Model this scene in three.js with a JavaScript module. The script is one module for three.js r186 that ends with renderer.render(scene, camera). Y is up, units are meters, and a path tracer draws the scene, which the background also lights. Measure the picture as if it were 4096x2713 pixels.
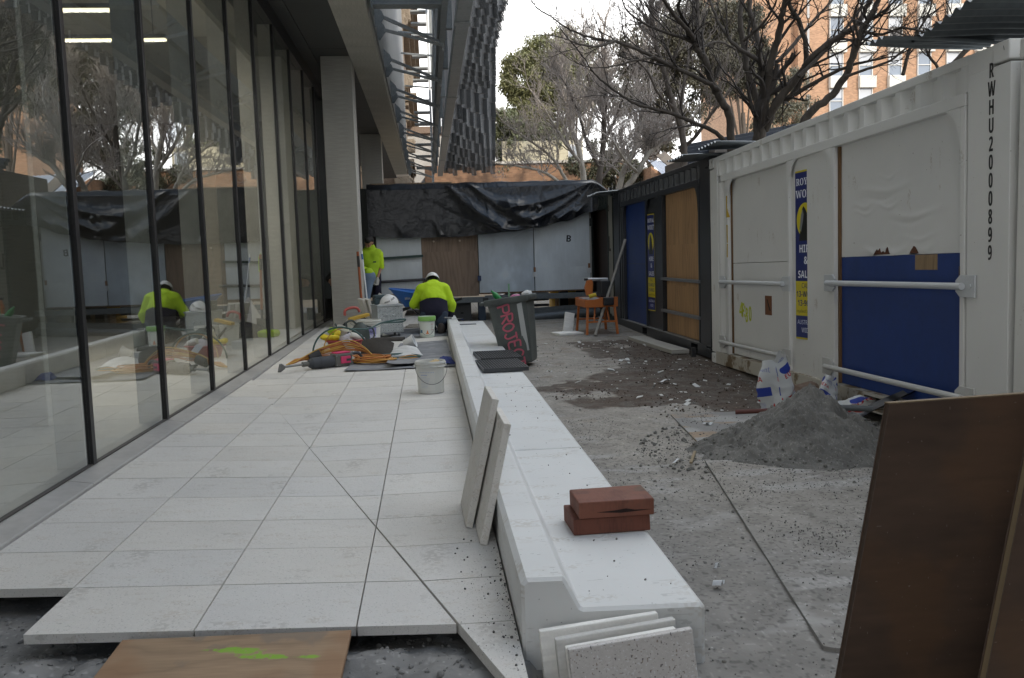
import * as THREE from 'three';
import { RoundedBoxGeometry } from 'three/addons/geometries/RoundedBoxGeometry.js';
import { mergeGeometries, mergeVertices } from 'three/addons/utils/BufferGeometryUtils.js';
import { MarchingCubes } from 'three/addons/objects/MarchingCubes.js';
import { TextGeometry } from 'three/addons/geometries/TextGeometry.js';
import { FontLoader } from 'three/addons/loaders/FontLoader.js';
import { RectAreaLightUniformsLib } from 'three/addons/lights/RectAreaLightUniformsLib.js';

// ---------------------------------------------------------------- camera, sky, sun, exposure
const scene = new THREE.Scene();
const camera = new THREE.PerspectiveCamera(42.42, 1024 / 678, 0.05, 600);
camera.position.set(0, 1.353, 0);
camera.up.set(0.039, 0.995, -0.09);
camera.lookAt(0.0919, 1.353 - 0.0939, -0.991);
const renderer = new THREE.WebGLRenderer({ antialias: true });
renderer.toneMapping = THREE.LinearToneMapping;
renderer.toneMappingExposure = 1.85;
renderer.shadowMap.enabled = true;
RectAreaLightUniformsLib.init();
const SUN = new THREE.Vector3(0.36, 0.45, 0.75).normalize();
const sun = new THREE.DirectionalLight(0xfff0dc, 1.5);
sun.position.copy(SUN).multiplyScalar(120);
sun.target.position.set(0, 0, -30);
sun.castShadow = true;
Object.assign(sun.shadow.camera, { left: -80, right: 80, top: 80, bottom: -80, near: 1, far: 300 });
sun.shadow.mapSize.set(4096, 4096);
sun.shadow.radius = 2;
scene.add(sun, sun.target);

// ---------------------------------------------------------------- noise
function rng(seed) { let a = seed >>> 0; return () => { a = (a + 0x6d2b79f5) | 0; let t = Math.imul(a ^ (a >>> 15), 1 | a); t = (t + Math.imul(t ^ (t >>> 7), 61 | t)) ^ t; return ((t ^ (t >>> 14)) >>> 0) / 4294967296; }; }
const hsh = (x, y, z) => { let h = Math.imul(x | 0, 374761393) ^ Math.imul(y | 0, 668265263) ^ Math.imul(z | 0, 1274126177); h = Math.imul(h ^ (h >>> 13), 1274126177); return ((h ^ (h >>> 16)) >>> 0) / 4294967296; };
const sm = (t) => t * t * (3 - 2 * t), mix = (a, b, t) => a + (b - a) * t, clamp = (x, a = 0, b = 1) => Math.min(b, Math.max(a, x));
const step = (a, b, x) => sm(clamp((x - a) / (b - a)));
function n2(x, y, p = 0, s = 0) { // value noise, period p cells (0: none)
  const i = Math.floor(x), j = Math.floor(y), u = sm(x - i), v = sm(y - j), w = (k) => p ? ((k % p) + p) % p : k;
  const a = hsh(w(i), w(j), s), b = hsh(w(i + 1), w(j), s), c = hsh(w(i), w(j + 1), s), d = hsh(w(i + 1), w(j + 1), s);
  return mix(mix(a, b, u), mix(c, d, u), v);
}
function fbm(x, y, o = 4, p = 0, s = 0) { let r = 0, a = 0.5, t = 0; for (let k = 0; k < o; k++) { r += a * n2(x, y, p, s + k * 17); t += a; a *= 0.5; x *= 2; y *= 2; p *= 2; } return r / t; }
function n3(x, y, z, s = 0) { const k = Math.floor(z), f = sm(z - k); return mix(n2(x, y, 0, s + k * 31), n2(x, y, 0, s + (k + 1) * 31), f); }
function fbm3(x, y, z, o = 4, s = 0) { let r = 0, a = 0.5, t = 0; for (let k = 0; k < o; k++) { r += a * n3(x, y, z, s + k * 1013); t += a; a *= 0.5; x *= 2; y *= 2; z *= 2; } return r / t; }

// sky: bright broken cloud, a white bank low down, blue gaps higher up
{
  const W = 1024, H = 512, d = new Float32Array(W * H * 4);
  for (let j = 0; j < H; j++) for (let i = 0; i < W; i++) {
    const el = ((j + 0.5) / H - 0.5) * Math.PI, az = ((i + 0.5) / W - 0.5) * 2 * Math.PI;
    const x = Math.cos(el) * Math.cos(az), y = Math.sin(el), z = Math.cos(el) * Math.sin(az);
    const n = fbm3(x * 3 + 11.1, y * 5 + 0.2, z * 3 + 8.8, 5, 5), m = fbm3(x * 9 + 1, y * 12, z * 9, 3, 9);
    const deg = el * 57.3, cov = step(0.385, 0.495, n + 0.05 * (1 - step(10, 18, deg)));
    const c = 1.5 + 0.55 * (m - 0.5), k = (j * W + i) * 4, up = clamp(y);
    const b = [mix(0.25, 0.20, up), mix(0.39, 0.34, up), mix(0.60, 0.56, up)];
    d[k] = mix(b[0], c, cov); d[k + 1] = mix(b[1], c * 0.997, cov); d[k + 2] = mix(b[2], c * 0.99, cov); d[k + 3] = 1;
  }
  const t = new THREE.DataTexture(d, W, H, THREE.RGBAFormat, THREE.FloatType);
  t.mapping = THREE.EquirectangularReflectionMapping; t.magFilter = THREE.LinearFilter; t.minFilter = THREE.LinearFilter; t.needsUpdate = true;
  scene.background = t; scene.environment = t;
}

// ---------------------------------------------------------------- textures
const s8 = (c) => Math.round(255 * clamp(c <= 0.0031308 ? c * 12.92 : 1.055 * Math.pow(c, 1 / 2.4) - 0.055));
function tex(w, h, fn, size = 1, srgb = true) { // fn(u, v) -> linear [r, g, b] or a number; size in metres
  const d = new Uint8Array(w * h * 4);
  for (let j = 0; j < h; j++) for (let i = 0; i < w; i++) {
    const c = fn((i + 0.5) / w, (j + 0.5) / h), k = (j * w + i) * 4, f = srgb ? s8 : (x) => Math.round(255 * clamp(x));
    if (c.length) { d[k] = f(c[0]); d[k + 1] = f(c[1]); d[k + 2] = f(c[2]); } else d[k] = d[k + 1] = d[k + 2] = f(c);
    d[k + 3] = 255;
  }
  const t = new THREE.DataTexture(d, w, h, THREE.RGBAFormat);
  t.wrapS = t.wrapT = THREE.RepeatWrapping; t.magFilter = THREE.LinearFilter; t.minFilter = THREE.LinearMipmapLinearFilter; t.generateMipmaps = true;
  const s = Array.isArray(size) ? size : [size, size]; t.repeat.set(1 / s[0], 1 / s[1]);
  if (srgb) t.colorSpace = THREE.SRGBColorSpace; t.needsUpdate = true; return t;
}
function cvs(w, h, draw) { const c = document.createElement('canvas'); c.width = w; c.height = h; draw(c.getContext('2d'), w, h); const t = new THREE.CanvasTexture(c); t.colorSpace = THREE.SRGBColorSpace; return t; }
const tone = (c, k) => [c[0] * k, c[1] * k, c[2] * k], mixc = (a, b, t) => [mix(a[0], b[0], t), mix(a[1], b[1], t), mix(a[2], b[2], t)];
const C = (r, g, b) => new THREE.Color().setRGB(r, g ?? r, b ?? r);
function M(r, g, b, rough = 0.8, o = {}) { return new THREE.MeshStandardMaterial({ color: C(r, g, b), roughness: rough, metalness: 0, ...o }); }

const T = {};
T.fine = tex(512, 512, (u, v) => fbm(u * 32, v * 32, 4, 32, 3), 0.6, false);         // bump, fine grain
T.rough = tex(512, 512, (u, v) => fbm(u * 10, v * 10, 6, 10, 8), 1.1, false);         // bump, lumpy
T.mottle = tex(512, 512, (u, v) => { const a = fbm(u * 5, v * 5, 5, 5, 1), b = fbm(u * 40, v * 40, 3, 40, 2); const k = 0.74 + 0.34 * a + 0.16 * (b - 0.5); return [k, k * 0.995, k * 0.985]; }, 1.7);
// pale precast paver: tiny dark and light grains, faint tan smears and grey scuffs
T.paver = tex(1024, 1024, (u, v) => {
  const a = fbm(u * 4, v * 4, 5, 4, 21), g = n2(u * 300, v * 300, 300, 22), g2 = n2(u * 170, v * 170, 170, 24), sc = fbm(u * 9, v * 22, 5, 9, 23);
  let c = [0.62, 0.602, 0.568]; c = tone(c, 0.93 + 0.11 * a); c = mixc(c, [0.42, 0.35, 0.27], 0.3 * step(0.54, 0.74, sc) * step(0.45, 0.62, g2));
  if (g > 0.86) c = tone(c, 0.72); else if (g < 0.10) c = tone(c, 1.12);
  const st = fbm(u * 6 + 3, v * 6, 4, 6, 29); c = mixc(c, [0.33, 0.31, 0.28], 0.4 * step(0.62, 0.76, st) * step(0.4, 0.7, n2(u * 90, v * 90, 90, 31)));
  return c;
}, 1.3);
T.terrazzo = tex(512, 512, (u, v) => {
  let c = tone([0.52, 0.495, 0.47], 0.9 + 0.2 * fbm(u * 30, v * 30, 3, 30, 41));
  const g = n2(u * 46, v * 46, 46, 42), g2 = n2(u * 60, v * 40, 0, 43), h = n2(u * 110, v * 110, 110, 44);
  if (g > 0.87) c = g2 > 0.5 ? [0.15, 0.14, 0.14] : [0.28, 0.23, 0.19]; else if (g < 0.14) c = [0.62, 0.62, 0.62]; else if (h > 0.93) c = tone(c, 0.6);
  return c;
}, 0.27);
T.precast = tex(1024, 1024, (u, v) => {
  let c = tone([0.69, 0.70, 0.70], 0.93 + 0.11 * fbm(u * 4, v * 4, 5, 4, 51)); const sp = n2(u * 120, v * 120, 120, 52), st = fbm(u * 8, v * 14, 5, 8, 53), sc = n2(u * 30, v * 220, 30, 54);
  if (sp > 0.975) c = tone(c, 0.45); c = mixc(c, [0.42, 0.36, 0.28], 0.34 * step(0.5, 0.75, st) * step(0.4, 0.7, n2(u * 130, v * 130, 130, 57))); if (st > 0.52 && sc > 0.86) c = tone(c, 0.83); return c;
}, 1.5);
T.concrete = tex(512, 1024, (u, v) => { // board-marked in-situ concrete: fine horizontal streaks
  const a = fbm(u * 3, v * 4, 4, 3, 61), s = n2(u * 10, v * 260, 10, 62), s2 = fbm(u * 4, v * 60, 3, 4, 63), g = n2(u * 200, v * 400, 200, 64);
  let k = 0.82 + 0.22 * a + 0.16 * (s - 0.5) * s2 * 2 + 0.06 * (g - 0.5); if (g > 0.985) k *= 0.6; return [k, k * 0.985, k * 0.95];
}, [1.1, 2.2]);
T.wood = tex(512, 1024, (u, v) => { // grain along v
  const w = fbm(u * 5, v * 1.0 * 2, 4, 5, 71), ring = Math.abs(Math.sin((u * 9 + w * 3.4) * Math.PI)), f = n2(u * 150, v * 8, 150, 72), l = fbm(u * 3, v * 2, 3, 3, 73);
  const k = 0.66 + 0.26 * Math.pow(ring, 0.6) + 0.2 * (f - 0.5) + 0.3 * (l - 0.5); return [k, k * 0.97, k * 0.93];
}, [0.9, 1.8]);
T.paint = tex(1024, 1024, (u, v) => { // white container paint with scuffs and grime specks
  const a = fbm(u * 4, v * 4, 5, 4, 81), sc = fbm(u * 14, v * 5, 5, 14, 82), sp = n2(u * 90, v * 90, 90, 83), sp2 = n2(u * 220, v * 160, 0, 84);
  let k = 0.93 + 0.09 * a, c = [k, k * 0.998, k * 0.975]; c = mixc(c, [0.45, 0.36, 0.25], 0.45 * step(0.72, 0.80, sc) * step(0.35, 0.7, sp2)); if (sp > 0.985) c = [0.25, 0.2, 0.16]; return c;
}, 1.6);
T.boardpaint = tex(512, 512, (u, v) => { const a = fbm(u * 4, v * 3, 5, 4, 91), b = fbm(u * 60, v * 6, 3, 60, 92), s = n2(u * 70, v * 70, 70, 93); let k = 0.80 + 0.26 * a + 0.1 * (b - 0.5); if (s > 0.985) k *= 0.45; return [k * 0.97, k, k * 1.02]; }, 1.3);
T.steel = tex(512, 512, (u, v) => { const a = fbm(u * 6, v * 6, 5, 6, 101), b = n2(u * 24, v * 24, 24, 102), k = 0.7 + 0.3 * a + 0.16 * (b - 0.5); return [k, k * 1.01, k * 1.02]; }, 0.7);
T.brick = tex(1024, 1024, (u, v) => { // far brickwork, 0.24 x 0.086 m
  const row = Math.floor(v * 24), x = u * 10 + (row % 2) * 0.5, f = x - Math.floor(x), g = v * 24 - row, h = hsh(((Math.floor(x) % 10) + 10) % 10, row, 7);
  const c = tone([0.40, 0.238, 0.15], 0.8 + 0.4 * h), e = (f < 0.04 || g < 0.13); return e ? [0.40, 0.30, 0.21] : c;
}, [2.4, 2.06]);
T.cloth = tex(256, 256, (u, v) => 0.5 + 0.25 * Math.sin(u * 400) * Math.sin(v * 400) + 0.5 * (fbm(u * 8, v * 8, 4, 8, 111) - 0.5), 0.25, false);
T.crinkle = tex(512, 512, (u, v) => { const w = fbm(u * 6, v * 6, 3, 6, 121), a = 1 - Math.abs(2 * fbm(u * 7 + w, v * 7 - w, 4, 7, 122) - 1), b = 1 - Math.abs(2 * fbm(u * 19, v * 19, 3, 19, 123) - 1); return 0.7 * Math.pow(a, 3) + 0.3 * b * b; }, 1.3, false);
T.perf = tex(256, 256, (u, v) => { // round holes in staggered rows
  const r = Math.floor(v * 12), x = u * 7 + (r % 2) * 0.5, f = x - Math.floor(x) - 0.5, g = v * 12 - r - 0.5, d = Math.hypot(f / 7, g / 12), big = hsh(((Math.floor(x) % 7) + 7) % 7, r, 3);
  return d < 0.02 + 0.016 * (big > 0.6) ? 0 : 1;
}, [0.34, 0.34], false);

// ---------------------------------------------------------------- scene tree helpers
const used = new Map();
function numbered(n) { const k = used.get(n) ?? 0; used.set(n, k + 1); return k ? `${n}_${String(k).padStart(3, '0')}` : n; }
function tag(o, label, category, group, kind) { Object.assign(o.userData, { label, category }); if (group) o.userData.group = group; o.userData.kind = kind ?? 'thing'; return o; }
function thing(name, label, category, [x, y, z] = [0, 0, 0], turn = 0, group) { const o = new THREE.Group(); o.name = numbered(name); o.position.set(x, y, z); o.rotation.y = turn; scene.add(o); return tag(o, label, category, group); }
function mesh(name, g, m, parent = scene) { const o = new THREE.Mesh(Array.isArray(g) ? merge(g) : g, m); o.name = parent === scene ? numbered(name) : name; o.castShadow = o.receiveShadow = true; parent.add(o); return o; }
function solo(name, g, m, label, category, group) { return tag(mesh(name, g, m), label, category, group); }
function struct(name, g, m) { const o = mesh(name, g, m); o.userData.kind = 'structure'; return o; }
function structGroup(name) { const o = new THREE.Group(); o.name = numbered(name); o.userData.kind = 'structure'; scene.add(o); return o; }
function copy(o, pos, turn, label) { const c = o.clone(); c.name = numbered(o.name.replace(/_\d{3}$/, '')); c.userData = { ...o.userData }; scene.add(c); if (pos) c.position.set(...pos); if (turn !== undefined) c.rotation.y = turn; if (label) c.userData.label = label; return c; }

// ---------------------------------------------------------------- geometry helpers
const V = (x, y, z) => new THREE.Vector3(x, y, z), A3 = (s) => s.split(' ').map((p) => V(...p.split(',').map(Number)));
function clean(g) { g = g.index ? g.toNonIndexed() : g; for (const k of Object.keys(g.attributes)) if (!['position', 'normal', 'uv'].includes(k)) g.deleteAttribute(k); if (!g.attributes.normal) g.computeVertexNormals(); if (!g.attributes.uv) g.setAttribute('uv', new THREE.BufferAttribute(new Float32Array(g.attributes.position.count * 2), 2)); g.morphAttributes = {}; g.clearGroups(); return g; }
function uvm(g, ox = 0, oy = 0, turn = false) { // uv in metres, by the way each triangle faces
  g = clean(g); const p = g.attributes.position, uv = g.attributes.uv, a = V(), b = V(), c = V(), n = V();
  for (let i = 0; i < p.count; i += 3) {
    a.fromBufferAttribute(p, i); b.fromBufferAttribute(p, i + 1); c.fromBufferAttribute(p, i + 2);
    n.subVectors(b, a).cross(V().subVectors(c, a)); const x = Math.abs(n.x), y = Math.abs(n.y), z = Math.abs(n.z);
    for (let k = 0; k < 3; k++) { const q = [a, b, c][k]; let u, v; if (y >= x && y >= z) { u = q.x; v = q.z; } else if (x >= z) { u = q.z; v = q.y; } else { u = q.x; v = q.y; } if (turn) [u, v] = [v, u]; uv.setXY(i + k, u + ox, v + oy); }
  }
  return g;
}
function merge(list) { return list.length === 1 ? clean(list[0]) : mergeGeometries(list.map(clean)); }
function box(x0, x1, y0, y1, z0, z1, c = 0.004, ox = 0, oy = 0, turn = false) {
  const w = x1 - x0, h = y1 - y0, d = z1 - z0; c = Math.min(c, w / 3, h / 3, d / 3);
  const g = c > 0 ? new RoundedBoxGeometry(w, h, d, 1, c) : new THREE.BoxGeometry(w, h, d);
  return uvm(g.translate((x0 + x1) / 2, (y0 + y1) / 2, (z0 + z1) / 2), ox, oy, turn);
}
function cyl(r0, r1, h, x, y, z, seg = 16, open = false) { return clean(new THREE.CylinderGeometry(r1, r0, h, seg, 1, open).translate(x, y + h / 2, z)); }
function bar(p, q, r, seg = 8, r2 = r) { // round bar from p to q
  const d = V().subVectors(q, p), g = new THREE.CylinderGeometry(r2, r, d.length(), seg); g.translate(0, d.length() / 2, 0);
  g.applyQuaternion(new THREE.Quaternion().setFromUnitVectors(V(0, 1, 0), d.clone().normalize())).translate(p.x, p.y, p.z); return clean(g);
}
function beam(p, q, w, h, c = 0.003) { // square bar from p to q
  const d = V().subVectors(q, p), L = d.length(), g = c ? new RoundedBoxGeometry(w, h, L, 1, Math.min(c, w / 3, h / 3)) : new THREE.BoxGeometry(w, h, L); const m = new THREE.Matrix4().lookAt(V(), d, Math.abs(d.y) > 0.95 * L ? V(1, 0, 0) : V(0, 1, 0));
  return uvm(g).applyMatrix4(m).translate((p.x + q.x) / 2, (p.y + q.y) / 2, (p.z + q.z) / 2);
}
function tube(pts, r, seg = 40, rad = 6, closed = false) { return clean(new THREE.TubeGeometry(new THREE.CatmullRomCurve3(pts, closed), seg, r, rad, closed)); }
function lathe(pts, seg = 28) { return clean(new THREE.LatheGeometry(pts.map(([x, y]) => new THREE.Vector2(x, y)), seg)); }
function grid(nx, ny, fn, uvf) { // fn(u, v) -> [x, y, z]
  const pos = [], uv = [], idx = [];
  for (let j = 0; j <= ny; j++) for (let i = 0; i <= nx; i++) { const q = fn(i / nx, j / ny); pos.push(...q); uv.push(...(uvf ? uvf(i / nx, j / ny, q) : [q[0], q[2]])); }
  for (let j = 0; j < ny; j++) for (let i = 0; i < nx; i++) { const a = j * (nx + 1) + i, b = a + 1, c = a + nx + 1, d = c + 1; idx.push(a, b, d, a, d, c); }
  const g = new THREE.BufferGeometry(); g.setAttribute('position', new THREE.Float32BufferAttribute(pos, 3)); g.setAttribute('uv', new THREE.Float32BufferAttribute(uv, 2)); g.setIndex(idx); g.computeVertexNormals(); return g;
}
function prism(poly, yTop, thick, ox = 0, oy = 0) { // poly [[x, z]] seen from above, yTop(x, z)
  const pos = [], n = poly.length, top = poly.map(([x, z]) => [x, yTop(x, z), z]), bot = poly.map(([x, z]) => [x, yTop(x, z) - thick, z]);
  const area = poly.reduce((s, [x, z], i) => { const [x2, z2] = poly[(i + 1) % n]; return s + x * z2 - x2 * z; }, 0), f = (a, b, c) => area > 0 ? pos.push(...a, ...c, ...b) : pos.push(...a, ...b, ...c);
  for (let i = 1; i < n - 1; i++) { f(top[0], top[i], top[i + 1]); f(bot[0], bot[i + 1], bot[i]); }
  for (let i = 0; i < n; i++) { const k = (i + 1) % n; f(top[i], bot[i], bot[k]); f(top[i], bot[k], top[k]); }
  const g = new THREE.BufferGeometry(); g.setAttribute('position', new THREE.Float32BufferAttribute(pos, 3)); g.computeVertexNormals(); return uvm(g, ox, oy);
}
function flipX(g) { g = clean(g); g.scale(-1, 1, 1); const p = g.attributes.position; for (let i = 0; i < p.count; i += 3) { const a = V().fromBufferAttribute(p, i + 1), b = V().fromBufferAttribute(p, i + 2); p.setXYZ(i + 1, b.x, b.y, b.z); p.setXYZ(i + 2, a.x, a.y, a.z); } g.computeVertexNormals(); return g; }
function extrude(pts, depth, bevel = 0, place) { // outline in x, y pushed along z
  const s = new THREE.Shape(pts.map(([x, y]) => new THREE.Vector2(x, y)));
  const g = new THREE.ExtrudeGeometry(s, { depth, bevelEnabled: bevel > 0, bevelSize: bevel, bevelThickness: bevel, bevelSegments: 1, bevelOffset: -bevel, curveSegments: 10 }); if (place) place(g); return uvm(g);
}
function jitter(g, amp, f = 6, seed = 1) { // uneven surface that keeps shared corners together
  g = clean(g); const p = g.attributes.position;
  for (let i = 0; i < p.count; i++) { const x = p.getX(i), y = p.getY(i), z = p.getZ(i); p.setXYZ(i, x + amp * (fbm3(x * f, y * f, z * f, 3, seed) - 0.5) * 2, y + amp * (fbm3(x * f + 9, y * f, z * f, 3, seed + 5) - 0.5) * 2, z + amp * (fbm3(x * f, y * f + 9, z * f, 3, seed + 9) - 0.5) * 2); }
  g.computeVertexNormals(); return g;
}
const font = await new FontLoader().loadAsync('fonts/droid/droid_sans_bold.typeface.json');
function text(s, size, depth = 0.002) { const g = new TextGeometry(s, { font, size, depth, curveSegments: 4, bevelEnabled: false }); g.computeBoundingBox(); const b = g.boundingBox; g.translate(-(b.max.x + b.min.x) / 2, -(b.max.y + b.min.y) / 2, 0); return clean(g); }
// heights of the paving (two planes that meet in a valley) and of the dirt yard
const floorY = (x, z) => Math.max(-0.045 * (x - 0.06), 0.0104 * (-3.1 - z));
const dirtY = (z) => -0.1 + 0.012 * Math.max(0, -z - 9);
const group = (o) => { const g = new THREE.Group(); Object.assign(g, o); return g; };
// ================================================================ SETTING: ground, yard, paving, stone bench
struct('ground', grid(40, 40, (u, v) => [(u - 0.5) * 900, -0.42, (v - 0.5) * 900], (u, v, q) => [q[0], q[2]]), M(0.2, 0.18, 0.15, 0.95, { map: T.mottle }));
function yardY(x, z) {
  const r = fbm(x * 2.3 + 50, z * 2.3 + 80, 4, 0, 201), f = fbm(x * 9 + 50, z * 9 + 80, 3, 0, 205), ff = fbm(x * 38 + 50, z * 38 + 90, 2, 0, 209);
  if (x < 0.3) { // mortar bed in front of and under the paving
    const y = floorY(x, z) - 0.085, edge = step(-3.02, -3.3, z); return y - 0.04 * edge + (1 - edge) * (0.035 * (f - 0.5) + 0.05 * (r - 0.5) + 0.016 * (ff - 0.5) + 0.016 * (fbm(x * 90 + 9, z * 90 + 300, 2, 0, 212) - 0.5) + 0.014 * step(0.55, 0.58, f));
  }
  const near = step(2.4, 3.3, x + 0.7 * (r - 0.5)) * step(-15, -13, z), pile = Math.exp(-(((x - 2.4) ** 2) + ((z + 6) ** 2)) / 0.9);
  let y = dirtY(z) + 0.014 * (r - 0.5) + (0.010 + 0.03 * near + 0.03 * pile) * (f - 0.5) + (0.005 + 0.012 * near + 0.014 * pile) * (ff - 0.5);
  for (const k of [[1.75, -4.25, 0.35], [1.95, -3.6, 0.3]]) { const dx = x - k[0], dz = z - k[1], q = Math.exp(-(dx * dx + dz * dz * 3) / (k[2] * k[2])); y += 0.008 * q * Math.max(0, Math.sin((x * 0.55 - z) * 110)); }
  return y;
}
{
  const X0 = -2.7, X1 = 6.4, ZN = 1.5, ZF = -48, zs = [];
  for (let z = -1.2, d = 0.02; z > -16;) { zs.push(z); z -= d; d = Math.min(0.09, d * 1.006); }
  zs.unshift(1.5, 0.6, -0.2, -0.8); zs.push(-17, -18, -19, -20, -22, -25, -30, -38, ZF);
  T.yard = tex(1024, 2048, (u, v) => {
    const x = -2.7 + u * 6.8, z = 1 - v * 20.5, a = fbm(x * 1.7 + 20, z * 1.7 + 60, 5, 0, 211), b = fbm(x * 7 + 20, z * 7 + 60, 4, 0, 213), g = n2(x * 60 + 500, z * 60 + 900, 0, 215), g2 = n2(x * 120 + 500, z * 90 + 900, 0, 217), w = fbm(x * 3 + 40, z * 8 + 60, 4, 0, 219);
    if (x < 0.3) { let c = tone([0.2, 0.197, 0.19], 0.6 + 0.75 * b); if (g > 0.83) c = tone(c, 1.35); if (g2 > 0.94) c = [0.34, 0.34, 0.33]; return c; }
    let c = mixc([0.285, 0.265, 0.232], [0.22, 0.21, 0.193], step(-6.2, -3.5, z + 2 * (a - 0.5)));
    c = tone(c, 0.75 + 0.5 * b); c = mixc(c, [0.37, 0.36, 0.345], 0.6 * step(0.52, 0.68, w) * step(0.4, 0.6, a));
    const e = 2.55 - 1.35 * Math.exp(-((z + 8.9) ** 2) / 1.1) - 0.35 * Math.exp(-((z + 11.6) ** 2) / 2.0) + 2.2 * (a - 0.5) + 0.7 * (b - 0.5), soil = step(e - 0.16, e + 0.16, x) * step(-14.4, -13.8, z - 0.4 * (x - 3)) * (1 - step(-7.6, -7.0, z + 0.3 * (b - 0.5)));
    c = mixc(c, tone([0.072, 0.053, 0.04], 0.55 + 1.0 * b), soil * (0.75 + 0.25 * step(0.3, 0.55, b)));
    if (z < -13.8) c = mixc(c, [0.30, 0.275, 0.235], 0.6);
    c = mixc(c, [0.18, 0.128, 0.075], 0.5 * step(0.6, 0.72, w) * (1 - soil) * step(-6, -9, z));
    if (g > 0.78) c = tone(c, 0.66); else if (g < 0.12) c = tone(c, 1.3); if (g2 > 0.95) c = tone(c, 0.45); if (g2 < 0.035) c = [0.44, 0.43, 0.41];
    return c;
  }, [6.8, 20.5]); T.yard.repeat.set(1 / 6.8, -1 / 20.5); T.yard.offset.set(2.7 / 6.8, 1 / 20.5); T.yard.wrapS = T.yard.wrapT = THREE.ClampToEdgeWrapping;
  const nx = 340, pos = [], uv = [], idx = [];
  zs.forEach((z) => { for (let i = 0; i <= nx; i++) { const x = X0 + (X1 - X0) * i / nx; pos.push(x, yardY(x, z), z); uv.push(x, z); } });
  for (let j = 0; j < zs.length - 1; j++) for (let i = 0; i < nx; i++) { const a = j * (nx + 1) + i, b = a + 1, c = a + nx + 1; idx.push(a, b, c + 1, a, c + 1, c); }
  const g = new THREE.BufferGeometry(); g.setAttribute('position', new THREE.Float32BufferAttribute(pos, 3)); g.setAttribute('uv', new THREE.Float32BufferAttribute(uv, 2)); g.setIndex(idx); g.computeVertexNormals();
  const o = new THREE.Mesh(g, M(1, 1, 1, 0.95, { map: T.yard, bumpMap: T.rough, bumpScale: 0.02 })); o.name = 'dirt_yard'; o.receiveShadow = true; o.userData.kind = 'structure'; scene.add(o);
}
// paving: every slab its own piece, cut along the diagonal valley
const diagX = (z) => 0.07 + 0.307 * (z + 3.1);
{
  const P = structGroup('paving'), R = rng(31), mats = [[1, 1, 1], [0.955, 0.955, 0.955], [1.03, 1.025, 1.01], [0.98, 0.97, 0.95]].map(([r, g, b]) => M(r, g, b, 0.82, { map: T.paver, bumpMap: T.fine, bumpScale: 0.0012 }));
  const cut = (poly, s) => { const out = [], n = poly.length, d = ([x, z]) => s * (x - diagX(z)) - 0.006; for (let i = 0; i < n; i++) { const a = poly[i], b = poly[(i + 1) % n], da = d(a), db = d(b); if (da >= 0) out.push(a); if (da * db < 0) { const t = da / (da - db); out.push([a[0] + t * (b[0] - a[0]), a[1] + t * (b[1] - a[1])]); } } return out; };
  const area = (p) => Math.abs(p.reduce((s, [x, z], i) => { const [a, b] = p[(i + 1) % p.length]; return s + x * b - a * z; }, 0)) / 2;
  const xs = [-1.99, -1.485, -0.895, -0.315, 0.272], g = 0.003;
  for (let r = -2; r < 39; r++) for (let k = 0; k < 4; k++) {
    const z1 = -3.14 - 0.45 * r, z0 = z1 - 0.45, x0 = xs[k] + g, x1 = xs[k + 1] - g, q = [[x0, z1 - g], [x1, z1 - g], [x1, z0 + g], [x0, z0 + g]], lift = 0.0012 * (R() - 0.5), m = mats[Math.floor(R() * 4)], ox = R() * 9, oy = R() * 9;
    const L = cut(q, -1), Rr = cut(q, 1);
    if (r >= (k === 0 ? 1 : 0) && L.length > 2 && area(L) > 0.001) mesh('paving_slab', prism(L, (x) => -0.045 * (x - 0.06) + lift, 0.036, ox, oy), m, P);
    if (r >= -2 && Rr.length > 2 && area(Rr) > 0.001) mesh('paving_slab', prism(Rr, (x, z) => 0.0104 * (-3.1 - z) + lift, 0.045, ox, oy), m, P);
  }
}
// precast stone bench beside the paving
{
  const t = thing('stone_bench', 'long low pale stone bench with raised back curb beside the paving', 'bench', [0.6, 0, -9]);
  const prof = [[0.277, -0.22], [0.277, 0.215], [0.297, 0.236], [0.424, 0.236], [0.432, 0.228], [0.484, 0.126], [0.494, 0.121], [0.906, 0.121], [0.922, 0.107], [0.922, -0.22]];
  const zs = [-2.93, -5.35, -7.83, -10.3, -12.8, -15.25], R = rng(5);
  zs.slice(0, -1).forEach((z1, i) => {
    const z0 = zs[i + 1] + 0.004, g = extrude(prof, z1 - z0 - 0.024, 0.012, (q) => q.translate(0, 0, z0 + 0.012)), p = g.attributes.position;
    for (let k = 0; k < p.count; k++) { const x = p.getX(k), z = p.getZ(k), y = p.getY(k); p.setXYZ(k, x - 0.6, y + 0.0104 * (-2.95 - z), z + 9 + (x - 0.3) * 0.06 * (i === 0 ? step(-4, -2.93, z) : 0)); }
    mesh('bench_block', uvm(g, R() * 5, R() * 5), M(0.93, 0.925, 0.905, 0.66, { map: T.precast, bumpMap: T.fine, bumpScale: 0.0004 }), t);
  });
}
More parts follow.
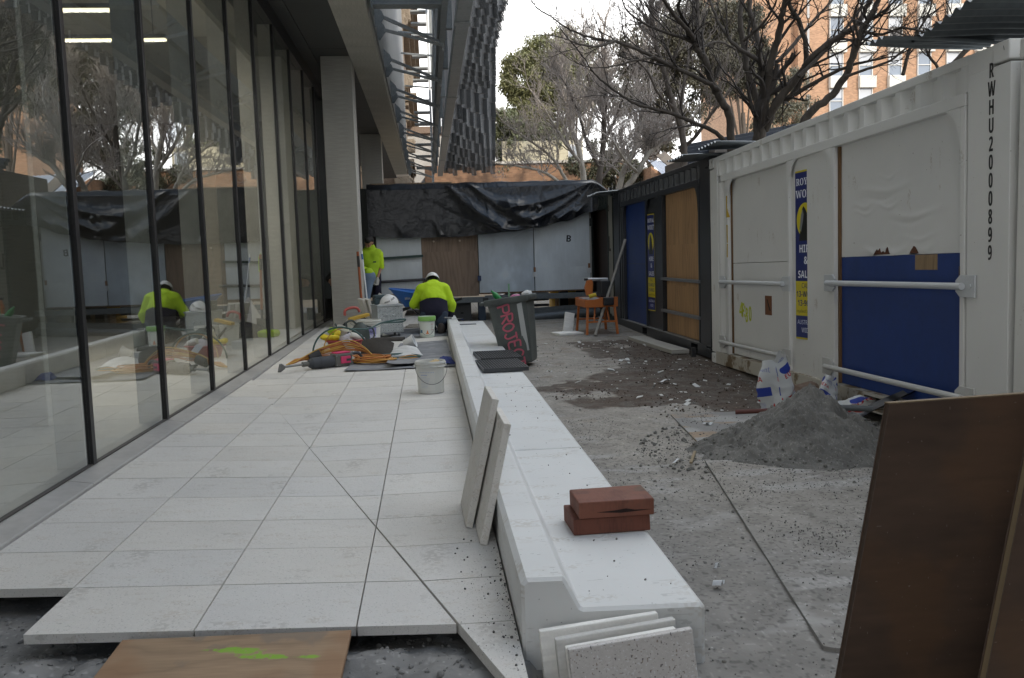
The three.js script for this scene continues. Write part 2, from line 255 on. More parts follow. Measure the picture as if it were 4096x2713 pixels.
// crumbs and stones that nobody could count
{
  const R = rng(77), stone = jitter(new THREE.IcosahedronGeometry(1, 1), 0.35, 0.9, 3), flake = jitter(new THREE.BoxGeometry(2, 0.24, 1.5), 0.3, 1.1, 9), m4 = new THREE.Matrix4(), q = new THREE.Quaternion(), e = new THREE.Euler();
  function scatter(name, g, m, n, place) {
    const o = new THREE.InstancedMesh(g, m, n); let k = 0;
    while (k < n) { const s = place(); if (!s) continue; e.set(R() * 6.3 * (g === flake ? 0.06 : 1), R() * 6.3, R() * 6.3 * (g === flake ? 0.06 : 1)); q.setFromEuler(e); o.setMatrixAt(k, m4.compose(V(s[0], s[1], s[2]), q, V(s[3], s[3] * (0.55 + 0.4 * R()), s[3]))); k++; }
    o.name = numbered(name); o.castShadow = o.receiveShadow = true; o.userData.kind = 'stuff'; scene.add(o); return o;
  }
  const spill = (x, z) => Math.exp(-(((x - 2.3) ** 2) + ((z + 5.6) ** 2)) / 0.8);
  const size = (a, b) => a * Math.pow(b / a, Math.pow(R(), 2.6));
  const chip = jitter(new THREE.IcosahedronGeometry(1, 0), 0.3, 0.9, 4);
  tag(scatter('rubble', stone, M(0.2, 0.193, 0.178, 0.95), 2200, () => { const x = 0.95 + R() * 2.7, z = -2 - R() * 12, w = fbm(x * 1.5, z * 1.5, 3, 0, 66), d = Math.abs(x - (1.84 - 0.161 * (z + 5.83) * -1)); if (R() > (0.12 + 1.4 * Math.max(0, w - 0.45) + 0.5 * Math.exp(-(((x - 2.3) ** 2) + ((z + 5.6) ** 2)) / 0.8))) return; const s = size(0.0016, 0.013); return [x, yardY(x, z) + s * 0.3, z, s]; }), 'loose grey crumbs and stones strewn over the dirt yard', 'rubble', null, 'stuff');
  tag(scatter('soil_clods', stone, M(0.075, 0.056, 0.043, 0.95), 1500, () => { const x = 1.2 + R() * 2.4, z = -7.3 - R() * 6.2, w = fbm(x * 1.7 + 20, z * 1.7 + 60, 3, 0, 211); if (x + 1.5 * (w - 0.5) < 2.5 - 1.35 * Math.exp(-((z + 8.9) ** 2) / 1.1) || R() > 0.25 + 1.6 * Math.max(0, w - 0.4)) return; const s = size(0.0025, 0.014); return [x, yardY(x, z) + s * 0.3, z, s]; }), 'dark brown soil clods in front of the shipping containers', 'soil', null, 'stuff');
  tag(scatter('plaster_chips', flake, M(0.6, 0.6, 0.58, 0.85), 210, () => { const x = 1.3 + R() * 2.25, z = -7 - R() * 6.8, w = fbm(x * 1.2 + 4, z * 1.2, 3, 0, 88); if (x < 2.2 && R() > 0.25 || w < 0.42) return; const s = size(0.005, 0.035); return [x, yardY(x, z) + 0.012, z, s]; }), 'white chips and paper scraps scattered over brown soil', 'debris', null, 'stuff');
  tag(scatter('mortar_lumps', stone, M(0.19, 0.187, 0.18, 0.95), 2600, () => { const x = -2.3 + R() * 2.55, z = -2.3 - R() * 1.3; if (x > diagX(z) + 0.02) return; const s = size(0.002, 0.013); return [x, yardY(x, z) + s * 0.2, z, s]; }), 'crumbled dark mortar bed in front of the paving edge', 'mortar', null, 'stuff');
  tag(scatter('grit', stone, M(0.11, 0.106, 0.1, 0.95), 300, () => { const z = -2.75 - Math.pow(R(), 1.3) * 1.35, x = 0.265 - Math.pow(R(), 2.4) * 0.2; if (x < diagX(z) || R() > 0.35 + 0.65 * Math.exp(-((z + 3.45) ** 2) * 9)) return; const s = size(0.0008, 0.006); return [x, floorY(x, z) + s * 0.5, z, s]; }), 'dark grit spilled on the paving at the bench foot', 'grit', null, 'stuff');
  tag(scatter('dust_crumbs', jitter(new THREE.IcosahedronGeometry(1, 0), 0.3, 0.9, 4), M(0.155, 0.15, 0.14, 0.95), 15000, () => { const z = -2 - 5.6 * Math.pow(R(), 1.5), x = 0.93 + R() * 2.3, w = fbm(x * 2.2 + 7, z * 2.2, 4, 0, 68); if (R() > 0.1 + 3.2 * Math.max(0, w - 0.46) + 0.6 * spill(x, z)) return; const s = size(0.0011, 0.006); return [x, Math.max(yardY(x, z), dirtY(z) + (x > 1.84 - 0.161 * (-5.83 - z) * -1 ? 0.02 : -1)) + s * 0.3, z, s]; }), 'fine dark crumbs dusting the grey yard near the bench', 'crumbs', null, 'stuff');
  tag(scatter('bench_grit', stone, M(0.2, 0.185, 0.17, 0.95), 110, () => { const z = -3 - R() * 7, x = 0.5 + R() * 0.4; const s = size(0.0012, 0.006); return [x, 0.122 + 0.0104 * (-2.95 - z) + s * 0.4, z, s]; }), 'specks of grit lying on the bench seat', 'grit', null, 'stuff');
}
// ================================================================ LEFT: glazed building, column, beam, metal screen
const GX = -2.15, SOF = 5.08;
{
  const t = thing('glazed_building', 'long glass fronted concrete building with dark soffit on the left', 'building', [-2.15, 0.09, -9]);
  const L = (g) => g.translate(2.15, -0.09, 9), add = (n, g, m, p = t) => mesh(n, Array.isArray(g) ? g.map(L) : L(g), m, p);
  const glass = new THREE.MeshPhysicalMaterial({ color: C(0.93, 0.96, 0.95), roughness: 0, metalness: 0, transmission: 1, thickness: 0, ior: 2.8 });
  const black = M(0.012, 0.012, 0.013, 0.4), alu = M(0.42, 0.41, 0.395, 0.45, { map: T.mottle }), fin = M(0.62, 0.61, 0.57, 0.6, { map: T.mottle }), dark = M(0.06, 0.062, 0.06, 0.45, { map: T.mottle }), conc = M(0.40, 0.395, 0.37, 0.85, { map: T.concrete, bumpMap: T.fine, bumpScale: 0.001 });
  const ms = []; for (let k = -4; k < 10; k++) ms.push(-5.64 - 1.56 * k);
  ms.forEach((z, i) => {
    const m = add('mullion', box(GX - 0.03, GX + 0.014, 0.13, 4.84, z - 0.028, z + 0.028, 0.003), black); m.userData.label = 'black mullion strip';
    add('mullion_fin', box(GX - 0.21, GX - 0.032, 0.11, 4.84, z - 0.03, z + 0.03, 0.004), fin);
    if (i) add('glass_pane', box(GX - 0.006, GX - 0.005, 0.135, 4.84, z + 0.029, z + 1.531, 0), glass);
  });
  const z0 = ms[ms.length - 1] - 0.03, z1 = ms[0] + 0.03;
  add('head_frame', box(GX - 0.36, GX + 0.02, 4.842, SOF - 0.002, z0, z1), black);
  add('bottom_gasket', box(GX - 0.02, GX + 0.010, 0.1285, 0.138, z0, z1, 0.002), M(0.06, 0.055, 0.05, 0.6));
  for (let z = z1; z > z0 + 0.5; z -= 1.95) add('sill', extrude([[-2.2, 0.05], [-1.996, 0.05], [-1.996, 0.104], [-2.002, 0.109], [-2.128, 0.128], [-2.2, 0.128]], 1.945, 0, (g) => g.translate(0, 0, z - 1.945)), alu);
    for (let z = z1 + 2; z > -40; z -= 3.1) { // soffit sheets with open joints
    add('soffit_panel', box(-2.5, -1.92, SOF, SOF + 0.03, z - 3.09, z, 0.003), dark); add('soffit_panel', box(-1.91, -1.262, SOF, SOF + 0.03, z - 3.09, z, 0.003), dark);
  }
  [[2, -6.2], [-6.2, -15.4], [-15.4, -24.6], [-24.6, -31], [-31, -38]].forEach(([a, b], i) => add('concrete_beam', uvm(box(-1.255, -0.74, SOF - 0.1, SOF + 0.55, b + 0.006, a, 0.012), i * 0.7, 0, true), M(0.46, 0.445, 0.40, 0.85, { map: T.concrete, bumpMap: T.fine, bumpScale: 0.001 })));
  // upper storeys above the beam
  for (let z = 2; z > -37; z -= 3.1) { for (let y = 0; y < 5; y++) add('wall_panel', box(-0.93, -0.71 - 0.0015 * (y % 2), SOF + 0.06 + y * 3.6, SOF + 0.06 + y * 3.6 + 3.59, Math.max(-37.9, z - 3.092), z, 0.006, z, y), M(0.36, 0.365, 0.36, 0.75, { map: T.mottle })); }
  add('upper_floors', box(-16, -0.94, SOF + 0.56, 23, -37.9, 2.1, 0.01), M(0.3, 0.3, 0.29, 0.85));
  // column beside the glass and a second one farther back
  add('column', uvm(box(-1.81, -1.255, 0.06, SOF - 0.001, -17.2, -16.5, 0.012), 0.3, 0.1), conc);
  add('column', uvm(box(-1.86, -1.255, -0.2, SOF - 0.001, -27.2, -26.5, 0.012), 0.7, 0.6), conc);
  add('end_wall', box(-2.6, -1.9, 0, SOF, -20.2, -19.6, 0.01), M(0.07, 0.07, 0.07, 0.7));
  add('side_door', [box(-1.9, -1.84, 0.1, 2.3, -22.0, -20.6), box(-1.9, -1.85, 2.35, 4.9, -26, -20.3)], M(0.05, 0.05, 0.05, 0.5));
  // room behind the glass
  add('room_floor', box(-11, GX - 0.052, -0.05, 0.112, z0 - 3, z1 + 1, 0), M(0.55, 0.535, 0.5, 0.5, { map: T.mottle }));
  add('room_ceiling', box(-11, -2.53, 4.9, 5.05, z0 - 3, z1 + 1, 0), M(0.55, 0.54, 0.5, 0.9));
  add('room_back_wall', box(-11.2, -11.01, 0, 5, z0 - 3, z1 + 1, 0), M(0.42, 0.4, 0.36, 0.9));
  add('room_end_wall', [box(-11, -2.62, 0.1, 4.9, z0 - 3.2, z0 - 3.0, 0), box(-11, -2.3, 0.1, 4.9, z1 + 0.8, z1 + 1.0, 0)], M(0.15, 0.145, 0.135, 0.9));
  for (const [x, z] of [[-3.35, -14.6], [-3.35, -7.5]]) add('room_column', uvm(box(x - 0.28, x + 0.28, 0.102, 4.898, z - 0.28, z + 0.28, 0.01)), conc);
}
// lit strip lamps under the ceiling inside
[[-4.75, -3.15, 4.2, -11.6, 'lower row, nearer end'], [-6.9, -5.0, 4.2, -11.62, 'lower row, farther end'], [-4.3, -3.05, 4.2, -10.28, 'upper row, nearer end'], [-6.0, -4.5, 4.2, -10.3, 'upper row, farther end']].forEach(([x0, x1, y, z, s]) => {
  const t = thing('strip_light', `pale yellow strip light seen through the glass, ${s}`, 'light', [(x0 + x1) / 2, y, z], 0);
  const w = x1 - x0; mesh('housing', box(-w / 2, w / 2, 0, 0.05, -0.045, 0.045), M(0.3, 0.3, 0.3, 0.5), t);
  mesh('lamp_tube', box(-w / 2 + 0.01, w / 2 - 0.01, -0.018, -0.001, -0.036, 0.036, 0.002), M(0.8, 0.75, 0.5, 0.5, { emissive: new THREE.Color(1, 0.86, 0.52), emissiveIntensity: 1.9 }), t);
  for (const s of [-1, 1]) mesh('hanger', bar(V(s * w * 0.4, 0.05, 0), V(s * w * 0.4, 0.7, 0), 0.006, 5), M(0.2, 0.2, 0.2), t);
  const l = new THREE.RectAreaLight(0xfff2e0, 60, w - 0.02, 0.07); l.position.set(0, -0.03, 0); l.rotation.x = -Math.PI / 2; t.add(l);
});
// galvanised frame and perforated screen on the upper facade
{
  const t = thing('facade_screen', 'galvanised steel frame with perforated metal fins hung above the passage', 'metal screen', [0.6, 4.85, -12]);
  const L = (g) => g.translate(-0.6, -4.85, 12), add = (n, g, m, p = t) => mesh(n, Array.isArray(g) ? g.map(L) : L(g), m, p);
  const galv = M(0.46, 0.48, 0.485, 0.45, { metalness: 0.3, map: T.steel }), galv2 = M(0.30, 0.325, 0.335, 0.5, { metalness: 0.3, map: T.steel });
  const zs = [-1.2, -7.35, -13.5, -19.6, -25.7, -31.9, -38];
  zs.slice(0, -1).forEach((z, i) => { add('frame_beam', box(0.55, 0.76, 4.86, 5.08, zs[i + 1] + 0.01, z - 0.01, 0.012), galv); add('splice_plate', box(0.53, 0.78, 4.845, 4.859, z - 0.1, z + 0.1, 0.002), galv); });
  add('web_plate', [box(0.4, 0.42, 5.0, 6.3, -38, -1), box(0.33, 0.42, 4.95, 4.98, -38, -1), box(0.33, 0.42, 5.6, 5.62, -38, -1)], galv2);
  add('upper_rail', [box(0.44, 0.7, 8.6, 8.8, -38, -2), box(0.44, 0.7, 12.2, 12.4, -38, -2)], galv2);
  for (let k = -2; k < 9; k++) {
    const z = -14.75 - 3.02 * k, sx = -0.708, ex = 0.39;
    add('post', [box(0.425, 0.545, 5.09, 18, z - 0.07, z + 0.07, 0.006)], galv2);
    add('bracket_plate', extrude([[0, -0.16], [0.05, -0.17], [0.16, -0.02], [0.12, 0.08], [0, 0.2]], 0.014, 0.002, (g) => g.translate(sx, 5.27, z + 0.1)), galv2);
    add('bracket_plate', extrude([[0, -0.16], [0.05, -0.17], [0.16, -0.02], [0.12, 0.08], [0, 0.2]], 0.014, 0.002, (g) => g.translate(sx, 5.22, z - 0.52)), galv2);
    add('strut', [beam(V(sx + 0.12, 5.27, z + 0.09), V(ex, 4.93, z - 0.3), 0.05, 0.05)], galv); add('strut', [beam(V(sx + 0.12, 5.22, z - 0.53), V(ex, 4.92, z - 0.33), 0.05, 0.05)], galv);
    add('lug', box(ex - 0.02, ex + 0.012, 4.82, 5.14, z - 0.36, z - 0.27, 0.003), galv);
    for (let y = 1; y < 4; y++) add('strut', beam(V(-0.7, 5.25 + 3.6 * y, z), V(0.43, 5.15 + 3.6 * y, z), 0.06, 0.06), galv2);
    for (let b = 0; b < 3; b++) add('bolt', cyl(0.022, 0.022, 0.02, 0, 0, 0, 8).rotateZ(Math.PI / 2).translate(0.4, 5.2 + (b % 2) * 0.22, z - 0.8 - b * 0.6), galv2);
  }
  add('cross_bracket', [box(-0.66, 0.4, 5.05, 5.42, -13.42, -13.4, 0.002), box(-0.66, 0.4, 5.05, 5.065, -13.4, -13.18, 0.002), box(-0.68, -0.655, 4.98, 5.5, -13.5, -13.1)], galv2);
  add('end_post', [box(0.3, 0.4, 0, 18, -38.6, -38.5, 0.008)], M(0.5, 0.53, 0.56, 0.4, { metalness: 0.3 }));
  for (let k = 0; k < 22; k++) add('rung', box(-0.35, 0.3, 3.4 + k * 0.62 - (k % 3) * 0.12, 3.47 + k * 0.62 - (k % 3) * 0.12, -38.9, -38.45, 0.004), galv2);
  // perforated folded panels, in ranks one behind the other
  const R = rng(404), pm = [0.27, 0.24, 0.22, 0.30].map((c) => M(c, c * 1.01, c * 1.02, 0.45, { metalness: 0.45, alphaMap: T.perf, alphaTest: 0.5, side: THREE.DoubleSide })), out = (z) => { const k = [[-12, 1.26], [-14, 1.325], [-16.2, 1.37], [-18.6, 1.56], [-24.8, 2.03], [-39, 3.1]]; for (let i = 1; i < k.length; i++) if (z >= k[i][0] || i === k.length - 1) return mix(k[i - 1][1], k[i][1], (z - k[i - 1][0]) / (k[i][0] - k[i - 1][0])); };
  for (let z = -11.2, rank = 0; z > -39.5; z -= z > -19 ? 0.55 : 1.2, rank++) {
    const xo = out(z), far = z < -19, pitch = far ? 0.2 : 0.14, dep = pitch * 0.55, n = Math.max(3, Math.round((xo - 0.8) / pitch)), w = (xo - 0.8) / n;
    for (let k = 0; k < n; k++) { // one folded rib: a face turned to the courtyard, a face turned away, and its bottom lip
      const x = 0.8 + k * w, yb = 4.9 + (far ? 0.11 * ((k * 3 + rank * 2) % 4) + 0.05 * R() : 0.05 * (k % 2) + 0.03 * R()) + (k === n - 1 ? 0.04 : 0), top = yb + (far ? 4.5 : 9), L = Math.hypot(w / 2, dep), an = Math.atan2(dep, w / 2), f = (x0, z0, turn) => box(0, L, 0, top - yb, -0.0012, 0.0012, 0).rotateY(turn).translate(x0, yb, z0);
      add('perforated_rib', [f(x, z, an), f(x + w / 2, z - dep, -an), prism([[x + 0.002, z], [x + w / 2, z - dep], [x + w - 0.002, z]], () => yb - 0.001, 0.003)], pm[(k * 5 + rank * 3) % 4]);
    }
  }
}
// ================================================================ CONTAINERS, tarpaulin, roofing sheets
// trapezoid corrugation: depth inwards at z
const corrD = (z, per = 0.278, dep = 0.036, f1 = 0.26, f2 = 0.5, f3 = 0.76) => { const t = ((z / per) % 1 + 1) % 1; return dep * (t < f1 ? 0 : t < f2 ? (t - f1) / (f2 - f1) : t < f3 ? 1 : (1 - t) / (1 - f3)); };
function corrugated(z0, z1, y0, y1, per = 0.278, dep = 0.036, off = 0, lift = 0, fr = [0.26, 0.5, 0.76]) { // sheet facing -x
  const zs = [z0, z1]; for (let k = Math.floor(z0 / per) - 1; k * per < z1 + per; k++) for (const f of [0, ...fr]) { const z = (k + f) * per - off; if (z > z0 + 1e-3 && z < z1 - 1e-3) zs.push(z); }
  zs.sort((a, b) => a - b); const pos = [], f = (a, b, c) => pos.push(...a, ...b, ...c);
  for (let i = 0; i < zs.length - 1; i++) { const a = zs[i], b = zs[i + 1], xa = corrD(a + off + 1e-6, per, dep, ...fr) - lift, xb = corrD(b - 1e-6 + off, per, dep, ...fr) - lift, p = [xa, y0, a], q = [xb, y0, b], r = [xb, y1, b], s = [xa, y1, a]; f(p, q, r); f(p, r, s); }
  const g = new THREE.BufferGeometry(); g.setAttribute('position', new THREE.Float32BufferAttribute(pos, 3)); g.computeVertexNormals(); return uvm(g, 0.3, 0.1);
}
// hire sticker print
T.sticker = cvs(256, 1160, (c, w, h) => {
  c.fillStyle = '#17266b'; c.fillRect(0, 0, w, h); c.fillStyle = '#c9b81c'; c.fillRect(0, 0, w, 12); c.fillRect(0, h - 12, w, 12); c.fillRect(w - 9, 0, 9, h); c.fillRect(0, 757, w, 240);
  c.fillStyle = '#d2c31c'; c.beginPath(); c.ellipse(120, 340, 104, 118, 0, 0, 7); c.fill();
  c.fillStyle = '#0c0d10'; c.beginPath(); c.moveTo(46, 480); c.lineTo(64, 372); c.lineTo(92, 330); c.lineTo(84, 268); c.lineTo(100, 244); c.lineTo(122, 262); c.lineTo(150, 300); c.lineTo(168, 372); c.lineTo(196, 480); c.fill();
  c.fillStyle = '#7a7c80'; c.beginPath(); c.moveTo(50, 400); c.lineTo(70, 300); c.lineTo(92, 262); c.lineTo(104, 300); c.lineTo(92, 356); c.lineTo(70, 420); c.fill();
  const t = (s, x, y, f, col) => { c.font = f; c.fillStyle = col; c.textAlign = 'center'; c.fillText(s, x, y); };
  t('ROYAL', 128, 100, 'bold 66px serif', '#e8eaf0'); t('WOLF', 120, 186, 'bold 74px serif', '#e8eaf0');
  t('HIRE', 128, 560, 'bold 74px sans-serif', '#e8eaf0'); t('&', 128, 640, 'bold 72px sans-serif', '#e8eaf0'); t('SALES', 126, 735, 'bold 70px sans-serif', '#e8eaf0');
  t('CALL', 126, 805, '48px sans-serif', '#17266b'); t('13-WOLF', 124, 866, 'bold 56px sans-serif', '#17266b'); t('13-9653', 124, 928, 'bold 56px sans-serif', '#17266b'); t('royalwolf.com.au', 124, 976, '30px sans-serif', '#333018');
  t('AUSTRALIA', 124, 1056, '42px sans-serif', '#dfe3ee'); t('WIDE', 126, 1112, '46px sans-serif', '#dfe3ee');
});
// a side-opening container: face plane x = 0, z from 0 (far end) to len (near end), y up
function container(name, label, pos, len, m, o) {
  const t = thing(name, label, 'shipping container', pos);
  const add = (n, g, mm = m, p = t) => mesh(n, g, mm, p), H = 2.59;
  add('top_rail', box(-0.004, 0.06, 2.525, H, o.far - 0.139, len - o.near + 0.019, 0.006)); add('header_rail', box(-0.012, 0.07, 2.262, 2.35, o.far, len - o.near, 0.008));
  add('frieze', corrugated(o.far - 0.14, len - o.near + 0.02, 2.35, 2.525, 0.278, 0.055));
  for (const [z0, z1, a, b] of [[0, o.far - 0.14, 0.165, o.far - 0.14], [len - o.near + 0.02, len, len - o.near + 0.02, len - 0.168]]) add('corner_post', [box(-0.006, 0.1, 0.14, 2.452, z0, z1, 0.006), box(-0.005, 0.098, 2.45, 2.586, a, b, 0.004)]);
  for (const z of [0, len - 0.165]) for (const y of [0, H - 0.125]) { const k = add('corner_casting', [box(-0.016, 0.16, y, y + 0.125, z, z + 0.162, 0.012)]); const s = new THREE.Shape(); s.absellipse(0, 0, 0.032, 0.045, 0, 7); const h = new THREE.ExtrudeGeometry(s, { depth: 0.01, bevelEnabled: false }); add('lashing_hole', h.rotateY(-Math.PI / 2).translate(-0.0085, y + 0.062, z + 0.085), M(0.01, 0.01, 0.01, 0.9), k); }
  const pk = o.pockets ?? [[4.0, 4.36]]; let a = 0.165; // bottom rail with fork pockets
  for (const [p, q] of [...pk, [len - 0.165, 0]]) { add('bottom_rail', box(-0.012, 0.1, 0.0, 0.155, a, p, 0.006), o.rail ?? m); if (q) { add('fork_pocket', [box(-0.014, 0.3, 0.128, 0.157, p, q, 0.003), box(-0.012, 0.3, 0.0, 0.016, p, q, 0.003), box(0.31, 0.33, 0.0, 0.15, p, q, 0)], o.rail ?? m); a = q; } }
  add('far_strip', corrugated(o.far - 0.14, o.far + 0.18, 0.155, 2.262)); add('pier', corrugated(o.a0, o.b1, 0.155, 2.262, 0.54, 0.036, -2.54, 0, [0.64, 0.78, 0.88]));
  for (const z of [o.far + 0.18, o.b1, o.a0, len - o.near]) add('jamb', box(-0.01, 0.11, 0.156, 2.262, z - (z === o.b1 || z === len - o.near ? 0.05 : 0), z + (z === o.b1 || z === len - o.near ? 0 : 0.05), 0.006));
  for (const [z, s] of [[o.far + 0.23, 1], [o.b1 - 0.05, -1], [o.a0 + 0.05, 1], [len - o.near - 0.05, -1]]) { // curved corner plates
    const sh = new THREE.Shape(); sh.moveTo(0, 0); sh.lineTo(0, -0.34); sh.quadraticCurveTo(0.02, -0.03, 0.2, 0); sh.lineTo(0, 0);
    let g = new THREE.ExtrudeGeometry(sh, { depth: 0.012, bevelEnabled: false, curveSegments: 8 }); if (s < 0) g = flipX(g); add('corner_plate', uvm(g.rotateY(-Math.PI / 2).translate(0.002, 2.262, z)));
  }
  add('roof', box(0.065, 2.43, 2.56, 2.588, 0.17, len - 0.17, 0.004)); add('rear_wall', box(2.38, 2.43, 0.16, 2.55, 0.17, len - 0.17, 0)); add('floor', box(0.12, 2.37, 0.09, 0.14, 0.17, len - 0.17, 0));
  for (const z of [0.02, len - 0.06]) add('end_wall', box(0.11, 2.43, 0.01, 2.55, z, z + 0.04, 0));
  return t;
}
const stickerMat = new THREE.MeshStandardMaterial({ map: T.sticker, roughness: 0.35 });
function sticker(parent, z0, z1, y0, y1) {
  const g = corrugated(z0, z1, y0, y1, 0.54, 0.036, -2.54, 0.0025, [0.64, 0.78, 0.88]), p = g.attributes.position, uv = g.attributes.uv;
  for (let i = 0; i < p.count; i++) uv.setXY(i, (p.getZ(i) - z0) / (z1 - z0), (p.getY(i) - y0) / (y1 - y0));
  const o = mesh('hire_sticker', g, stickerMat, parent); o.userData.label = 'blue and yellow hire sticker'; return o;
}
function lockBar(parent, z0, z1, y, m, hex = true) {
  const b = mesh('lock_bar', bar(V(-0.05, y, z0), V(-0.05, y, z1), 0.024, 12), m, parent);
  if (hex) for (const [z, s] of [[z0, -1], [z1, 1]]) {
    const w = 0.11, h = 0.075; let g = extrude([[-w * 0.9, h], [w * 0.55, h], [w, h * 0.5], [w, -h * 0.5], [w * 0.55, -h], [-w * 0.9, -h]], 0.012, 0.002); if (s > 0) g = flipX(g); g = uvm(g.rotateY(-Math.PI / 2).translate(-0.014, y, z));
    mesh('bar_plate', g, m, b); mesh('bolt', cyl(0.016, 0.016, 0.014, 0, 0, 0, 6).rotateZ(Math.PI / 2).translate(-0.02, y, z + s * 0.055), m, b);
  }
  return b;
}
{ // white container
  const wp = M(0.72, 0.722, 0.71, 0.55, { map: T.paint, bumpMap: T.rough, bumpScale: 0.0015 }), L = 5.80, z0 = -10.95;
  const muddy = M(0.62, 0.6, 0.55, 0.8, { map: tex(512, 512, (u, v) => { const a = fbm(u * 6, v * 6, 5, 6, 301), b = fbm(u * 40, v * 40, 3, 40, 303); return mixc([0.85, 0.83, 0.78], [0.32, 0.24, 0.15], step(0.40, 0.62, a + 0.3 * (b - 0.5))); }, 1.3) });
  const t = container('white_container', 'white shipping container with blue lower panel and black vertical lettering', [3.62, -0.085, z0], L, wp, { far: 0.42, b1: 3.44, a0: 2.40, near: 0.45, rail: muddy, pockets: [[3.98, 4.36]] }); t.rotation.x = -0.016;
  const add = (n, g, m) => mesh(n, g, m, t), ply = M(0.70, 0.702, 0.695, 0.6, { map: T.paint, bumpMap: T.rough, bumpScale: 0.002 }), edge = M(0.16, 0.09, 0.04, 0.8, { map: T.wood });
  // left opening: two white boards
  add('upper_board', box(0.05, 0.068, 1.268, 2.262, 0.66, 2.36, 0.002, 0.2, 0.4), ply); add('lower_board', box(0.048, 0.066, 0.17, 1.262, 0.675, 2.36, 0.002, 0.9, 0.1), ply); add('board_edge', box(0.03, 0.075, 0.17, 2.26, 0.652, 0.668, 0.002), edge);
  const holes = add('cut_hole', box(0.046, 0.05, 0.69, 0.9, 1.67, 1.86, 0.001), M(0.2, 0.08, 0.035, 0.8, { map: T.wood })); holes.userData.label = 'reddish square cut in the board';
  add('knot_mark', extrude([[-0.05, 0.07], [-0.03, 0.07], [0.06, -0.05], [0.03, -0.05]], 0.002, 0, (g) => g.rotateY(-Math.PI / 2).translate(0.046, 0.79, 1.77)), M(0.03, 0.02, 0.015));
  // right opening: white board with a torn lower edge above a blue sheet
  const yo = 1.3, up = grid(150, 120, (u, v) => {
    const z = 3.46 + u * 1.865, tear = 0.075 * Math.max(0, fbm(z * 9, 3, 4, 0, 311) - 0.5) * (step(3.9, 4.1, z) * (1 - step(4.55, 4.8, z)) * 5 + 0.2), y = yo - 0.012 + tear * (1 - v) * 0.8 + v * (2.262 - yo + 0.012 - tear * (1 - v) * 0.8);
    let b = 0; for (const [cz, cy, sz, sy, h] of [[4.2, 1.83, 0.28, 0.03, 0.028], [4.12, 1.76, 0.2, 0.02, -0.016], [3.84, 1.72, 0.12, 0.022, 0.014], [3.86, 1.66, 0.12, 0.016, 0.012], [4.25, 1.69, 0.12, 0.02, 0.016], [4.62, 1.60, 0.26, 0.026, 0.024], [4.55, 1.55, 0.2, 0.018, -0.012], [4.25, 1.92, 0.1, 0.016, 0.012], [4.7, 1.42, 0.16, 0.02, 0.014], [4.05, 1.33, 0.14, 0.03, 0.03], [4.35, 1.33, 0.14, 0.03, 0.034], [4.78, 1.34, 0.1, 0.03, 0.018]]) { const q = (z - cz) / sz, w = (y - cy - 0.02 * Math.sin(q * 2 + cz)) / sy; b += 0.32 * h * Math.exp(-q * q - w * w) * (1 - 0.5 * w); }
    return [0.046 - b - 0.004 * (fbm(z * 3, y * 3, 3, 0, 314) - 0.5), y, z];
  }, (u, v, q) => [q[2], q[1]]);
  add('upper_board', up, M(0.70, 0.702, 0.695, 0.55, { map: T.paint, side: THREE.DoubleSide })); add('board_core', box(0.064, 0.078, yo + 0.02, 2.262, 3.46, 5.30, 0), edge);
  add('torn_ply', [jitter(box(0.048, 0.052, yo - 0.004, yo + 0.06, 3.95, 4.75, 0.001), 0.004, 9, 4)], M(0.13, 0.05, 0.025, 0.9, { map: T.wood }));
  add('blue_sheet', box(0.045, 0.064, 0.16, yo - 0.014, 3.475, 5.325, 0.002), M(0.007, 0.04, 0.20, 0.5, { map: T.mottle })); add('board_edge', box(0.025, 0.075, 0.16, 2.26, 3.441, 3.474, 0.002), edge);
  add('bare_patch', box(0.042, 0.047, 1.17, yo - 0.016, 4.66, 4.95, 0.001), M(0.33, 0.235, 0.135, 0.8, { map: T.wood }));
  add('drink_can', cyl(0.032, 0.03, 0.16, 0.02, 1.035, 5.30, 14), M(0.035, 0.02, 0.02, 0.4)); 
  lockBar(t, 0.47, 2.39, 1.04, M(0.55, 0.57, 0.58, 0.4)); lockBar(t, 0.45, 2.39, 0.30, M(0.5, 0.5, 0.48, 0.5)); lockBar(t, 3.37, 5.39, 1.06, M(0.55, 0.57, 0.58, 0.4)); lockBar(t, 3.33, 5.39, 0.30, M(0.52, 0.52, 0.5, 0.5));
  sticker(t, 2.60, 2.985, 0.50, 2.14);
  'RWHU2000899'.split('').forEach((ch, i) => { const g = text(ch, 0.094, 0.0015); g.scale(0.62, 1, 1).rotateY(-Math.PI / 2).translate(-0.0075, 2.435 - i * 0.1155, 5.62); add('letter', g, M(0.015, 0.015, 0.016, 0.5)); });
  for (const [s, y, z, w] of [['4', 0.72, 0.93, 1], ['F', 0.71, 1.0, 0.7], [':', 0.7, 1.05, 1], ['8', 0.66, 1.11, 0.7], ['0', 0.68, 1.22, 0.7]]) add('spray_mark', text(s, 0.17, 0.001).scale(w, 1, 1).rotateY(-Math.PI / 2).translate(0.0465, y, z), M(0.55, 0.6, 0.04, 0.7));
  for (const [y, h] of [[1.95, 0.26], [1.62, 0.22], [1.42, 0.16]]) add('spray_mark', jitter(box(-0.0005 + corrD(0.46), 0.001, y - h / 2, y + h / 2, 0.615, 0.65, 0.001).translate(-0.0125, 0, 0), 0.008, 14, 5), M(0.5, 0.34, 0.03, 0.8));
}
